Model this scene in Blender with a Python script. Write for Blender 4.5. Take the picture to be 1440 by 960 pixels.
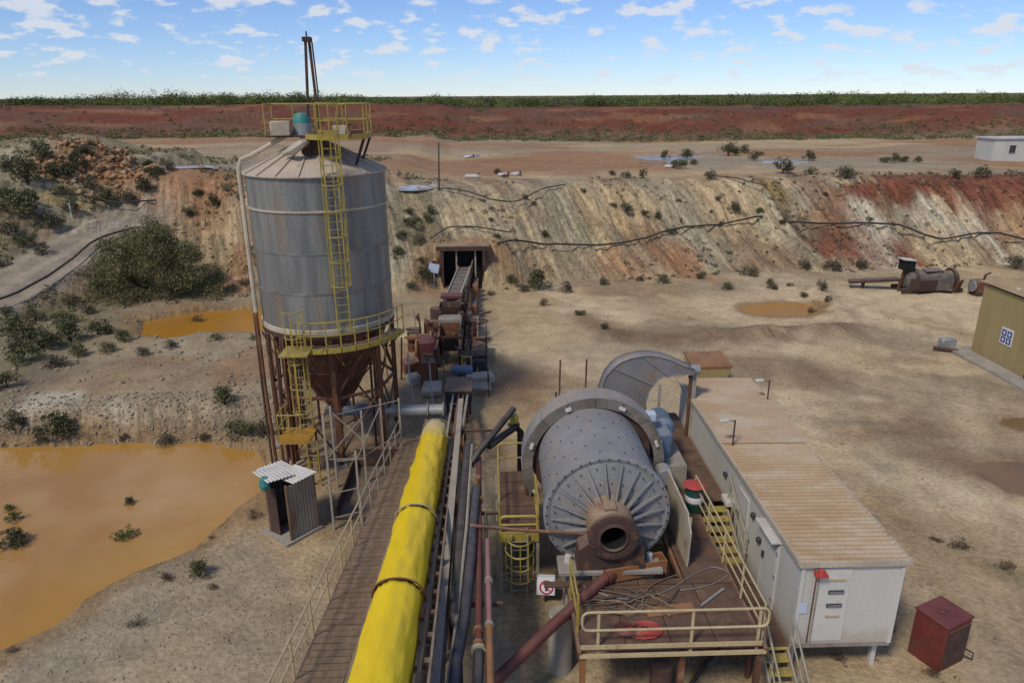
import bpy, bmesh, math, random
import numpy as np
from mathutils import Matrix, Vector
for _o in list(bpy.data.objects): bpy.data.objects.remove(_o)
S = bpy.context.scene
COL = S.collection
R_ = math.radians
# ---------------------------------------------------------------- camera
cam = bpy.data.cameras.new('camera'); cam.lens = 25.0; cam.sensor_width = 36.0
cam.clip_start = 0.1; cam.clip_end = 20000
co = bpy.data.objects.new('camera', cam); COL.objects.link(co)
co.matrix_world = (Matrix.Translation((0, 0, 15.0)) @ Matrix.Rotation(R_(-1.62), 4, 'Z')
                   @ Matrix.Rotation(R_(90) - math.atan(0.345), 4, 'X') @ Matrix.Rotation(R_(-0.35), 4, 'Z'))
S.camera = co
# ---------------------------------------------------------------- light
SUN_EL, SUN_AZ = 50.0, -140.0          # azimuth clockwise from +Y; the sun stands behind and left of the camera
sl = bpy.data.lights.new('sun', 'SUN'); sl.energy = 1.5; sl.angle = R_(10); sl.color = (1.0, 0.91, 0.76)
so = bpy.data.objects.new('sun', sl); COL.objects.link(so)
_d = Vector((math.sin(R_(SUN_AZ)) * math.cos(R_(SUN_EL)), math.cos(R_(SUN_AZ)) * math.cos(R_(SUN_EL)), math.sin(R_(SUN_EL))))
so.rotation_euler = _d.to_track_quat('Z', 'Y').to_euler(); so.location = _d * 300
W = bpy.data.worlds.new('World'); S.world = W; W.use_nodes = True
nt = W.node_tree; nt.nodes.clear()
def wn(t, **k):
    n = nt.nodes.new(t)
    for a, b in k.items(): setattr(n, a, b)
    return n
sky = wn('ShaderNodeTexSky', sky_type='NISHITA', sun_disc=False, sun_elevation=R_(SUN_EL), sun_rotation=R_(SUN_AZ),
         altitude=1200, air_density=1.0, dust_density=0.0, ozone_density=3.0)
tc = wn('ShaderNodeTexCoord'); sep = wn('ShaderNodeSeparateXYZ'); nt.links.new(tc.outputs['Generated'], sep.inputs[0])
def wm(op, a, b=None, clamp=False):
    n = wn('ShaderNodeMath', operation=op, use_clamp=clamp)
    for i, v in enumerate((a, b)):
        if v is None: continue
        if isinstance(v, (int, float)): n.inputs[i].default_value = v
        else: nt.links.new(v, n.inputs[i])
    return n.outputs[0]
zc = wm('MAXIMUM', sep.outputs[2], 0.0); zd = wm('ADD', zc, 0.30)
cx = wm('DIVIDE', sep.outputs[0], zd); cy = wm('DIVIDE', sep.outputs[1], zd)
cmb = wn('ShaderNodeCombineXYZ'); nt.links.new(cx, cmb.inputs[0]); nt.links.new(cy, cmb.inputs[1])
n1 = wn('ShaderNodeTexNoise'); n1.inputs['Scale'].default_value = 8.6; n1.inputs['Detail'].default_value = 5; n1.inputs['Roughness'].default_value = 0.52
n2 = wn('ShaderNodeTexNoise'); n2.inputs['Scale'].default_value = 1.9; n2.inputs['Detail'].default_value = 2
mp = wn('ShaderNodeMapping'); mp.inputs['Location'].default_value = (3.3, 1.7, 0)
nt.links.new(cmb.outputs[0], mp.inputs[0]); nt.links.new(mp.outputs[0], n1.inputs['Vector']); nt.links.new(mp.outputs[0], n2.inputs['Vector'])
cl = wm('ADD', n1.outputs[0], wm('MULTIPLY', wm('SUBTRACT', n2.outputs[0], 0.5), 0.35))
mr = wn('ShaderNodeMapRange', interpolation_type='SMOOTHSTEP'); nt.links.new(cl, mr.inputs[0])
mr.inputs[1].default_value = 0.515; mr.inputs[2].default_value = 0.63
fade = wm('MULTIPLY', wm('SUBTRACT', zc, 0.004), 40.0, True)
cov = wm('MULTIPLY', wm('MULTIPLY', mr.outputs[0], fade), 0.80)
bg1 = wn('ShaderNodeBackground'); bg1.inputs[1].default_value = 0.10
tint = wn('ShaderNodeMix', data_type='RGBA', blend_type='MULTIPLY'); tint.inputs[0].default_value = 1.0
tint.inputs[7].default_value = (0.50, 0.57, 0.75, 1)
nt.links.new(sky.outputs[0], tint.inputs[6]); nt.links.new(tint.outputs[2], bg1.inputs[0])
bg2 = wn('ShaderNodeBackground'); bg2.inputs[0].default_value = (0.80, 0.83, 0.89, 1); bg2.inputs[1].default_value = 0.56
mx = wn('ShaderNodeMixShader'); nt.links.new(cov, mx.inputs[0]); nt.links.new(bg1.outputs[0], mx.inputs[1]); nt.links.new(bg2.outputs[0], mx.inputs[2])
ow = wn('ShaderNodeOutputWorld'); nt.links.new(mx.outputs[0], ow.inputs[0])
S.view_settings.view_transform = 'Standard'; S.view_settings.look = 'None'
S.view_settings.gamma = 1.0; S.view_settings.exposure = 0.70; S.view_settings.use_curve_mapping = False
# ---------------------------------------------------------------- terrain functions
def vnoise(x, y, s=0):
    xi = np.floor(x).astype(np.int64); yi = np.floor(y).astype(np.int64)
    fx = x - xi; fy = y - yi; fx = fx*fx*(3-2*fx); fy = fy*fy*(3-2*fy)
    def hsh(a, b):
        h = (a*374761393 + b*668265263 + s*974634541) & 0x7fffffff
        h = ((h ^ (h >> 13)) * 1274126177) & 0x7fffffff
        return ((h ^ (h >> 16)) & 0xffff) / 65535.0
    return (hsh(xi, yi)*(1-fx) + hsh(xi+1, yi)*fx)*(1-fy) + (hsh(xi, yi+1)*(1-fx) + hsh(xi+1, yi+1)*fx)*fy
def fbm(x, y, o=4, s=0):
    v = 0; a = 0.5
    for i in range(o):
        v = v + a*vnoise(x*2**i, y*2**i, s+i); a *= 0.5
    return v/(1-0.5**o)
def ss(a, b, t):
    t = np.clip((t-a)/(b-a), 0, 1); return t*t*(3-2*t)
def psdf(x, y, P):
    """signed distance to polygon, negative inside"""
    d = np.full(x.shape, 1e9); ins = np.zeros(x.shape, bool)
    n = len(P)
    for i in range(n):
        ax, ay = P[i]; bx, by = P[(i+1) % n]
        ex, ey = bx-ax, by-ay; wx, wy = x-ax, y-ay
        t = np.clip((wx*ex+wy*ey)/(ex*ex+ey*ey), 0, 1)
        d = np.minimum(d, np.hypot(wx-ex*t, wy-ey*t))
        c = ((ay > y) != (by > y)) & (x < (bx-ax)*(y-ay)/(by-ay+1e-12)+ax)
        ins ^= c
    return np.where(ins, -d, d)
POND1 = [(-34, 33.5), (-27, 30.6), (-23, 30.5), (-19, 30.6), (-14.5, 30.7), (-10.7, 29.6), (-9.0, 27.2), (-9.0, 25.5), (-9.9, 24.3),
         (-10.5, 22.1), (-11.9, 20.9), (-13.0, 19.4), (-13.6, 18.0), (-14.4, 17.0), (-17.5, 13.0), (-27, 10), (-40, 12), (-42, 30)]
POND2 = [(-23.2, 43.9), (-24.2, 47.3), (-21.5, 49.6), (-18, 50.3), (-15.0, 50.6), (-12.6, 50.0), (-11.6, 47.0), (-12.8, 44.6), (-15.5, 43.9), (-18.4, 44.1), (-20.8, 42.9)]
POND3 = [(18.4, 50.0), (19.0, 48.5), (21.0, 48.2), (23.3, 48.6), (24.4, 50.0), (24.0, 51.2), (21.6, 51.6), (19.5, 51.2)]
PUD = [  # brown rain puddles on the yard: (x, y, rx, ry)
    (21.6, 25.6, 1.6, 1.6), (25.6, 30.4, 1.5, 0.8)]
POOLS = [(-29.6, 70.5, 3.8, 2.2, 8.77), (23.7, 96.8, 8.5, 9.8, 7.1), (37.1, 89.7, 6.7, 3.6, 7.04), (-7.3, 67.6, 2.7, 3.3, 7.04), (-2.8, 105.9, 3.5, 4.8, 6.89), (29.9, 103.4, 4.0, 3.9, 7.1)]
YB = ([-80, -45, -30, -20, -12, -8, -5, 0, 6, 10, 20, 32, 49, 80, 160], [60, 58, 57, 53, 53.5, 55.5, 57, 57.2, 58.5, 59.5, 61, 61.6, 63.6, 66, 70])
YT = ([-80, -45, -30, -20, -8, -5, 5, 12, 30, 52, 80, 160], [72, 70, 68, 65, 66, 66.8, 70, 74, 73, 71.5, 73, 78])
BERM = [(6.7, 48.2), (7.5, 45.0), (10.5, 43.3), (14.3, 43.7), (19.1, 44.0), (22.8, 44.9), (24.3, 45.9), (25.3, 50.9), (26.0, 54.2)]
def berm_d(x, y):
    d = np.full(x.shape, 1e9)
    for (ax, ay), (bx, by) in zip(BERM, BERM[1:]):
        ex, ey = bx-ax, by-ay; t = np.clip(((x-ax)*ex+(y-ay)*ey)/(ex*ex+ey*ey), 0, 1)
        d = np.minimum(d, np.hypot(x-ax-ex*t, y-ay-ey*t))
    return d
def road_c(y): return -35.2 + (y-48)*(5.2/21.0)
def road_z(y): return np.clip(1.4 + (y-46)*0.225, 0.2, 7.0)
def hgt(x, y, detail=True):
    x = np.asarray(x, float); y = np.asarray(y, float)
    z = (fbm(x*0.12, y*0.12, 3, 5)-0.5)*0.30
    # pad and gravel face behind the lower pond
    wob = (fbm(x*0.25, 0*y, 3, 9)-0.5)*1.2
    pad = 0.95*ss(30.3, 32.6, y+wob)*ss(-6.0, -11.5, x)
    z = z + pad
    # low spoil ring round the yellow puddle
    z = z + 0.6*np.exp(-(berm_d(x, y)/1.1)**2)*(0.4+1.0*fbm(x*0.5, y*0.5, 3, 31))
    yard = z
    # embankment of the tip
    yb = np.interp(x, *YB); yt = np.interp(x, *YT)
    slant = x + (y-60)*0.35
    wav = (fbm(slant*0.22, y*0.05, 3, 77)-0.5)*3.4
    t = np.clip((y - yb - wav*0.7)/(yt-yb), 0, 1.0)
    near = np.exp(-((x+2.35)/6.0)**4)
    pw = 1.0 - 0.42*near
    tt = t**pw
    tt = tt*(1-0.10*np.sin(np.pi*2*tt)*(1-near))
    emb = 7.0*tt
    gul = (fbm(slant*0.9, y*0.10, 4, 21)-0.5)*1.3 - (1-np.abs(2*fbm(slant*0.55, y*0.05, 3, 25)-1))**6*0.9 - (1-np.abs(2*vnoise(slant*1.25, y*0.12, 28)-1))**3*0.38 + 0.35
    emb = emb + gul*np.clip(4*t*(1-t), 0, 1)*(0.85-0.5*near)
    # dark gully beside the yellow outcrop
    gx = 30.3 - (y-67)*0.25
    emb = emb - 0.9*np.exp(-((x-gx)/0.9)**2)*np.clip(4*t*(1-t), 0, 1)
    z = yard + emb
    # plateau roughness, ridge
    z = z + ss(68, 78, y)*(fbm(x*0.06, y*0.06, 4, 3)-0.5)*0.7
    # haul road ramp and the spoil hill west of it
    rc = road_c(y); rz = road_z(y); dr = x-rc
    prof_r = rz - 0.62*np.maximum(dr-3.0, 0) + (fbm(x*0.5, y*0.5, 3, 41)-0.5)*0.9*ss(3, 5, dr)
    hill = rz + np.minimum(0.55*np.maximum(-dr-3.4, 0), 3.6) + (fbm(x*0.22, y*0.22, 4, 43)-0.5)*2.2*ss(3.2, 6, -dr)
    hill = np.where(y > 75, np.minimum(hill, 9.3), hill)
    rp = np.where(dr < 0, hill, prof_r) + 0.05*np.sin(dr*2.2)*(np.abs(dr) < 3)
    gate = ss(90, 84, y)
    rp = rp*gate + 5.5*(1-gate) - 0.35*np.maximum(dr-10, 0)
    z = np.where(x < -9, np.maximum(z, rp), z)
    # orange rubble mound at the top of the ramp
    z = z + 2.0*np.exp(-(((x+46)/6.5)**2+((y-83)/6.0)**2)) + 1.0*np.exp(-(((x+30)/3.6)**2+((y-70.5)/3.2)**2))*(0.6+0.8*fbm(x*.5, y*.5, 2, 8))
    # far red bank and plain
    yb2 = 141 + 5*(fbm(x*0.03, 0*y, 2, 51)-0.5) - np.clip(x-60, 0, 60)*0.12
    t2 = np.clip((y-yb2)/24.0, 0, 1)
    z = z + ss(0, 1, t2)*5.5 + (fbm(x*0.12, y*0.12, 4, 53)-0.5)*1.5*np.clip(4*t2*(1-t2), 0, 1)
    # ponds
    for P, lo, dep in ((POND1, -0.3, 0.7), (POND2, 0.5, 0.6), (POND3, -0.10, 0.3)):
        d = psdf(x, y, P) + (fbm(x*0.6, y*0.6, 3, 61)-0.5)*0.9
        k = ss(1.3, -1.3, d)
        z = z*(1-k) + (lo - dep*np.clip(-d, 0, 1) )*k
    for (ax, ay, rx, ry) in PUD:
        e = np.hypot((x-ax)/rx, (y-ay)/ry) + (fbm(x*0.8, y*0.8, 3, 71)-0.5)*0.9
        k = ss(1.25, 0.75, e)
        z = z*(1-k) + (-0.14)*k
    for (ax, ay, w, d, z0) in POOLS:
        e = np.hypot((x-ax)/(w*0.5), (y-ay)/(d*0.5)) + (fbm(x*0.5, y*0.8, 3, 73)-0.5)*0.9
        k = ss(2.0, 1.15, e); z = z*(1-k) + (z0 + 0.05 - 0.12*ss(1.15, 0.85, e))*k
    # flat footing under the plant and the mouth of the tunnel
    fp = ss(1.5, -1.0, np.maximum(np.maximum(-9.5-x, x-13.5), np.maximum(13-y, y-56)))
    z = np.where((np.abs(x) < 20) & (y < 56.5), z*(1-fp*0.85), z)
    mnd = 3.6*ss(57.5, 58.4, y + (fbm(x*0.6, 0*y, 2, 95)-0.5)*0.8)*ss(7.0, 2.6, np.abs(x+2.35))
    z = np.where((y > 56) & (y < 64), np.maximum(z, mnd), z)
    cut = (np.abs(x+2.35) < 1.75) & (y > 54) & (y < 58.9)
    z = np.where(cut, 0.0, z)
    if detail:
        z = z + (fbm(x*1.3, y*1.3, 3, 81)-0.5)*(0.10+0.55*np.clip(4*t*(1-t), 0, 1)) + (fbm(x*2.2, y*2.2, 2, 83)-0.5)*0.3*np.clip(4*t*(1-t), 0, 1)
    return z
PATCH = [
    (44.8, 70.3, 9.2, 1.3, 'red', 1), (37.1, 70.5, 1.8, 1, 'red', 0.8), (31.9, 64.8, 2, 2.1, 'red', 0.9), (31.5, 67.8, 1.1, 1.8, 'orange', 0.6), (38.5, 64.4, 1.5, 2.2, 'red', 0.95), (39.2, 68.2, 0.8, 2.2, 'brown', 0.7),
    (45.6, 68.3, 1.4, 2.1, 'pale', 0.6), (48, 68.5, 1.8, 0.7, 'red', 0.5), (50.2, 67.2, 1.8, 1.5, 'orange', 0.55), (16.9, 62.6, 2.2, 4.2, 'orange', 0.85), (11.9, 61.6, 2.5, 2.4, 'orange', 0.6), (23.4, 63.7, 3.9, 3, 'brown', 0.5),
    (13.3, 66.2, 2.7, 2.2, 'brown', 0.6), (17.8, 68.3, 3.8, 3.6, 'greygreen', 0.8), (11.1, 69.7, 4.2, 3.1, 'tan', 0.6), (5.9, 66.1, 3.3, 3.4, 'greygreen', 0.5), (23, 69.6, 2.1, 2.8, 'tan', 0.6), (20.4, 64.6, 2.6, 2.6, 'greygreen', 0.6),
    (36.4, 67.1, 2.2, 2.4, 'white', 0.75), (35.8, 63.7, 1.7, 1.9, 'white', 0.5), (42.3, 67.1, 2.7, 2, 'white', 0.55), (47.1, 64.2, 0.9, 3.1, 'white', 0.6), (29.2, 69.1, 1, 4.4, 'dark', 0.7), (28.1, 71.3, 1.1, 1.6, 'yellow', 0.45),
    (30.8, 70.8, 1.6, 1.9, 'greygreen', 0.7), (42.1, 63.6, 2.6, 2.5, 'tan', 0.6), (-0.1, 58.6, 1.5, 1.5, 'orange', 0.55), (1.4, 57.9, 1.8, 0.5, 'brown', 0.6), (-2.5, 59.3, 1.8, 0.9, 'orange', 0.7), (-5.4, 56.8, 1.5, 2, 'orange', 0.4),
    (-6.2, 62.3, 2.2, 3.6, 'olive', 0.5), (0.6, 64.2, 3.2, 3.2, 'greygreen', 0.5), (-1.9, 62.9, 2.5, 2.1, 'tan', 0.4), (-5.5, 59.8, 2.4, 2.2, 'dark', 0.35), (-19.9, 55.2, 1.5, 3.2, 'orange', 0.75), (-22.6, 61.9, 2.1, 2.8, 'tan', 0.7),
    (-24.2, 63.1, 1.6, 1.2, 'dark', 0.35), (-19.8, 58.2, 1.2, 4.2, 'brown', 0.4), (-27.3, 69.1, 4, 7.1, 'orange', 0.9), (-34.1, 77.5, 3, 0.5, 'grey', 0.6), (-4.3, 88.6, 7.8, 13.5, 'orange', 0.7), (10.3, 95.9, 12.2, 15.8, 'orange', 0.85),
    (-9.1, 105.1, 6.1, 4.9, 'tan', 0.7), (3.4, 114.1, 10, 5.4, 'grey', 0.6), (42.7, 88.2, 16.5, 8.9, 'grey', 0.95), (64.3, 101.6, 10, 8.4, 'grey', 0.6), (26.5, 86.9, 6, 6.5, 'grey', 0.8), (41.9, 104.2, 20.4, 6.6, 'orange', 0.7),
    (20.4, 79.7, 7.1, 2.4, 'tan', 0.8), (-17.9, 77.1, 6, 15.4, 'orange', 0.6), (53.9, 76.1, 4.6, 4.7, 'grey', 0.8), (-39.7, 65.6, 5, 4.5, 'greygreen', 0.7), (-36.1, 69.8, 4, 3.5, 'orange', 0.85), (-32.9, 66.6, 2.6, 1.6, 'orange', 0.5),
    (-36.9, 64.3, 1.9, 1.1, 'yellow', 0.5), (-38.8, 59.3, 2.9, 3.4, 'brown', 0.4), (-28.4, 43.4, 3.6, 5.9, 'olive', 0.45), (-26.4, 37.3, 2.3, 3.2, 'dark', 0.35), (-22.7, 41.7, 2.6, 2.8, 'tan', 0.5), (-23.6, 52.3, 2.1, 3.6, 'grey', 0.4),
    (-13.6, 37.5, 1.2, 2.5, 'orange', 0.6), (-18.4, 37.6, 1.6, 0.9, 'orange', 0.45), (-20.1, 34.9, 3, 1.4, 'tan', 0.5), (-22.1, 33.1, 1.3, 0.6, 'white', 0.8), (-18.6, 32.5, 0.7, 0.4, 'white', 0.5), (-15.3, 32, 3.1, 0.6, 'grey', 0.7),
    (-12.5, 31.6, 1.7, 0.8, 'grey', 0.8), (-20.5, 31.5, 2.7, 0.6, 'grey', 0.6), (8.3, 50.4, 3.2, 3.1, 'pale', 0.8), (14.3, 50.9, 4.8, 2.6, 'tan', 0.6), (14.3, 43.8, 7, 2.4, 'dark', 0.36), (20.6, 45.4, 2.9, 1.7, 'red', 0.18),
    (9.6, 43.6, 2.8, 1.5, 'brown', 0.288), (3.3, 46.5, 2.4, 6.5, 'tan', 0.7), (1.5, 51.7, 2.2, 5.3, 'tan', 0.6), (1.8, 36.2, 1.2, 2.1, 'orange', 0.5), (3.8, 36.2, 2, 1.2, 'brown', 0.36), (0.9, 32.6, 1.4, 2.2, 'brown', 0.36),
    (32.9, 52.1, 6.1, 4.7, 'pale', 0.9), (34, 45.5, 2.4, 2.5, 'pale', 0.8), (25.5, 42.6, 4.6, 2.9, 'grey', 0.576), (19.3, 41.2, 4.9, 1.2, 'pale', 0.6), (15.2, 39.5, 2.6, 1.4, 'red', 0.252), (16.8, 37.1, 3.6, 1.7, 'brown', 0.432),
    (21.9, 40, 2.6, 2.5, 'tan', 0.6), (26.4, 37.4, 2.9, 0.8, 'pale', 0.6), (28.2, 41, 1.3, 1.2, 'grey', 0.432), (15.6, 33.3, 1.8, 1.1, 'pale', 0.7), (15.8, 31.1, 1.7, 0.6, 'grey', 0.504), (19.6, 32.3, 1.4, 0.9, 'pale', 0.7),
    (16.5, 29.6, 1.7, 1, 'orange', 0.45), (16.5, 30.3, 1.6, 0.6, 'tan', 0.5), (20.2, 30.2, 2, 1.2, 'brown', 0.54), (19.7, 31.9, 1.8, 0.8, 'brown', 0.432), (19.8, 27.3, 1.6, 1.6, 'brown', 0.432), (16.7, 27.5, 1.6, 1.3, 'grey', 0.432),
    (23.5, 29.9, 1.7, 1.5, 'tan', 0.6), (14.8, 23.9, 0.8, 1.2, 'orange', 0.3), (17.9, 23.8, 1.7, 2.1, 'pale', 0.55), (17.6, 20.9, 1.5, 2.1, 'tan', 0.5), (14.5, 19.9, 1.2, 1.1, 'tan', 0.6), (16.2, 20.6, 0.7, 0.4, 'grey', 0.36),
    (15.2, 17.7, 1.3, 1.6, 'tan', 0.6), (16.8, 19.4, 0.7, 0.7, 'olive', 0.3), (11.8, 15.3, 1.6, 0.5, 'tan', 0.5), (9.5, 15.6, 1.2, 0.4, 'olive', 0.25), (0.8, 16.8, 0.8, 0.9, 'orange', 0.35), (1.6, 15.6, 1.2, 0.5, 'olive', 0.3),
    (4.9, 15.5, 1.2, 0.5, 'grey', 0.36), (-8.8, 20.4, 1.4, 1.5, 'grey', 0.85), (-10.8, 18, 1.7, 1.2, 'grey', 0.85), (-12, 16.3, 2, 1.1, 'grey', 0.9), (-7.3, 17, 1.2, 1.8, 'grey', 0.8), (-9.3, 22, 0.5, 0.6, 'pale', 0.5),
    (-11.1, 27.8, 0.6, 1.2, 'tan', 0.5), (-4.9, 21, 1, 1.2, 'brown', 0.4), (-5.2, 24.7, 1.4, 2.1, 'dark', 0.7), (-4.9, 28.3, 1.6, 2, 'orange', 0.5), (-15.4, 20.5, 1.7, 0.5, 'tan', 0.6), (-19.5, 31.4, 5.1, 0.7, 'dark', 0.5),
    (-12.9, 31.7, 2.1, 0.8, 'dark', 0.4), (-18.8, 36, 5.7, 2.1, 'brown', 0.45), (-27.5, 41.9, 4.8, 6.1, 'olive', 0.5), (-24.7, 35.3, 2.2, 2.9, 'dark', 0.45), (-22.5, 49.6, 3.1, 2.5, 'brown', 0.4),
]
VEG = {
    'emb': [(4.8, 63.9, 1.16, 'g'), (11.9, 69.3, 0.97, 'o'), (13.0, 68.3, 1.51, 'o'), (14.6, 67.7, 1.09, 'o'), (15.9, 67.4, 0.95, 'g'), (17.0, 66.7, 1.22, 'g'), (23.6, 68.8, 1.38, 'g'), (22.2, 69.4, 0.83, 'o'), (21.3, 68.5, 0.55, 'o'), (18.3, 69.4, 0.69, 'o'), (9.0, 69.9, 0.83, 'o'), (4.0, 67.1, 0.80, 'o'), (-6.0, 59.3, 1.43, 'o'), (-6.8, 61.2, 1.71, 'g'), (-5.6, 62.0, 1.24, 'g'), (-7.5, 59.7, 1.32, 'g'), (-5.2, 63.1, 1.13, 'o'), (0.5, 60.1, 0.85, 'o'), (36.0, 66.8, 0.81, 'o'), (33.0, 70.0, 0.70, 'o'), (26.1, 68.7, 0.97, 'g'), (27.8, 67.0, 0.95, 'g'), (22.0, 67.1, 0.68, 'o'), (-7.1, 62.4, 1.11, 'o'), (-7.7, 58.1, 1.29, 'g'), (-5.6, 57.8, 1.17, 'g'), (3.2, 67.5, 0.80, 'o'), (-0.0, 62.0, 0.62, 'o')],
    'toe': [(14.4, 57.8, 1.44, 'g'), (22.6, 60.1, 1.87, 'o'), (3.8, 56.2, 2.32, 'g'), (2.5, 55.9, 1.27, 'o'), (5.9, 55.2, 1.37, 'o'), (6.3, 49.0, 0.92, 'g'), (3.9, 51.6, 0.86, 'o'), (18.0, 59.3, 0.98, 'o'), (9.4, 57.8, 1.08, 'o'), (30.5, 61.4, 1.91, 'o'), (28.0, 61.8, 1.54, 'o'), (47.2, 61.4, 2.31, 'o'), (1.6, 57.1, 1.06, 'g'), (-0.1, 54.9, 0.79, 'o'), (-5.6, 56.8, 1.63, 'g'), (-6.5, 56.2, 1.15, 'o'), (33.2, 61.7, 1.41, 'o'), (12.6, 58.7, 0.85, 'o')],
    'yardfar': [(19.2, 55.7, 1.16, 'g'), (23.0, 55.8, 1.05, 'o'), (25.8, 53.3, 1.12, 'o'), (24.2, 52.8, 0.89, 'o'), (23.2, 57.0, 0.83, 'g'), (24.6, 56.4, 0.71, 'o'), (25.0, 50.3, 0.74, 'o'), (7.6, 45.6, 0.77, 'o'), (23.3, 49.2, 0.73, 'o')],
    'edge': [(26.2, 97.0, 2.09, 'g'), (21.7, 83.1, 2.12, 'g'), (22.9, 95.3, 1.49, 'g'), (32.8, 99.8, 3.32, 'g'), (36.1, 103.2, 1.82, 'g'), (36.9, 99.4, 1.36, 'g'), (40.1, 90.9, 1.79, 'g'), (22.5, 73.4, 1.60, 'o'), (24.4, 87.0, 1.20, 'g'), (14.2, 75.5, 1.34, 'o'), (31.1, 76.6, 2.73, 'o'), (35.8, 72.2, 2.44, 'o'), (33.3, 91.5, 1.62, 'o'), (47.3, 86.3, 1.54, 'g'), (48.3, 85.9, 1.53, 'g'), (50.3, 87.3, 1.55, 'g'), (51.3, 86.2, 1.20, 'g'), (49.6, 71.9, 2.16, 'o'), (46.6, 71.7, 1.43, 'o'), (13.1, 78.0, 1.07, 'o'), (0.8, 81.1, 1.11, 'g'), (1.5, 75.0, 0.88, 'o'), (16.0, 75.4, 1.19, 'o'), (33.6, 75.4, 1.49, 'o')],
    'hill': [(-38.4, 59.7, 3.49, 'g'), (-36.4, 59.7, 2.70, 'o'), (-39.9, 63.7, 3.07, 'g'), (-38.8, 66.1, 2.80, 'g'), (-37.8, 67.9, 2.35, 'g'), (-42.1, 65.6, 2.77, 'o'), (-41.4, 68.9, 2.63, 'g'), (-38.3, 70.5, 2.02, 'g'), (-34.3, 65.0, 2.54, 'g'), (-32.4, 65.0, 2.28, 'o'), (-31.0, 65.8, 2.18, 'g'), (-38.1, 56.9, 2.02, 'o'), (-36.1, 62.5, 1.83, 'o'), (-36.9, 56.8, 1.69, 'g'), (-34.8, 55.4, 1.43, 'o'), (-39.5, 60.4, 1.76, 'g'), (-36.0, 66.5, 1.67, 'o'), (-30.6, 67.4, 1.95, 'g'), (-29.9, 68.4, 1.71, 'o'), (-36.8, 72.8, 1.39, 'o'), (-37.4, 64.3, 1.50, 'g'), (-36.8, 53.6, 1.29, 'o'), (-38.5, 61.4, 1.43, 'g'), (-34.6, 75.1, 1.44, 'g')],
    'ramp': [(-30.1, 43.4, 2.24, 'g'), (-26.7, 40.6, 2.36, 'g'), (-25.8, 41.9, 1.91, 'g'), (-24.8, 43.3, 1.79, 'g'), (-26.6, 38.4, 2.01, 'g'), (-24.3, 37.8, 1.43, 'o'), (-24.0, 39.4, 1.24, 'g'), (-25.2, 34.8, 1.47, 'g'), (-30.7, 46.6, 1.63, 'o'), (-28.4, 45.8, 1.60, 'g'), (-27.9, 47.9, 1.47, 'o'), (-22.6, 39.8, 1.25, 'o'), (-22.5, 41.7, 1.04, 'g'), (-28.4, 41.3, 1.71, 'o'), (-24.3, 63.5, 1.50, 'g'), (-25.9, 64.8, 1.27, 'g'), (-23.1, 64.1, 1.00, 'o'), (-21.5, 62.7, 0.98, 'o'), (-26.2, 62.5, 1.35, 'o'), (-20.2, 39.1, 0.98, 'o'), (-19.1, 40.3, 0.93, 'o'), (-19.1, 54.0, 1.10, 'o'), (-30.0, 49.7, 1.52, 'b'), (-32.5, 46.6, 1.14, 'o')],
    'bank': [(-20.4, 30.8, 2.07, 'g'), (-12.0, 30.7, 1.55, 'g'), (-13.2, 32.4, 1.33, 'g'), (-15.4, 30.3, 1.00, 'o'), (-22.8, 31.2, 1.48, 'o'), (-21.2, 30.6, 0.67, 'o'), (-17.4, 30.6, 0.60, 'o'), (-13.6, 30.6, 0.67, 'o'), (-10.8, 30.7, 1.14, 'o')],
    'water': [(-17.5, 22.6, 1.25, 'g'), (-13.7, 22.9, 0.95, 'y'), (-14.6, 25.2, 0.51, 'g'), (-19.2, 25.0, 0.62, 'y'), (-18.5, 24.2, 0.77, 'y'), (-16.9, 41.7, 1.04, 'y'), (-14.6, 41.5, 0.61, 'y'), (-20.2, 47.4, 1.18, 'b')],
    'shore': [(-14.6, 19.7, 1.45, 'b'), (-10.8, 19.9, 0.70, 'b'), (-9.8, 20.0, 0.85, 'g'), (-9.2, 19.4, 0.46, 'b'), (-14.0, 16.9, 0.41, 'b'), (-10.7, 26.2, 0.59, 'b'), (-9.1, 23.5, 0.70, 'b'), (-10.3, 22.4, 0.31, 'b'), (-10.8, 17.7, 0.64, 'b')],
    'tuft': [(16.2, 20.6, 0.84, 'b'), (15.6, 21.1, 0.56, 'b'), (9.5, 15.6, 0.52, 'b'), (11.8, 15.0, 0.50, 'b'), (16.9, 19.4, 0.71, 'b'), (32.7, 42.2, 0.55, 'y'), (1.9, 17.0, 0.29, 'b')],
}
PIPE1 = [(0.5, 58.3), (3.0, 61.0), (6.9, 62.6), (10.9, 63.5), (15.9, 65.8), (21.0, 67.0), (24.6, 67.6), (26.2, 68.1)]
PIPE2 = [(28.2, 66.5), (32.6, 67.0), (36.8, 66.3), (38.7, 66.4), (40.6, 64.9), (43.4, 65.0), (46.5, 65.8), (50.4, 65.1)]
PIPE3 = [(-5.0, 58.0), (-3.7, 60.9), (-2.2, 61.1), (-0.4, 60.3), (1.7, 60.1)]
PIPE4 = [(-4.9, 66.3), (-2.6, 65.4), (-0.0, 63.8), (1.6, 64.8), (4.7, 67.9), (7.3, 70.5)]
PIPE5 = [(22.9, 74.6), (24.3, 73.2), (25.4, 70.9), (26.7, 69.4)]
PIPE6 = [(-33.1, 46.8), (-32.3, 48.0), (-31.7, 50.5), (-31.4, 53.4), (-31.5, 56.3), (-31.0, 57.6), (-29.3, 60.4)]
PIPE7 = [(-38.1, 63.8), (-35.2, 64.4), (-31.9, 63.7), (-29.8, 64.9)]
MARK = [(-35.8, 62.0), (-31.4, 57.7)]
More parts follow.
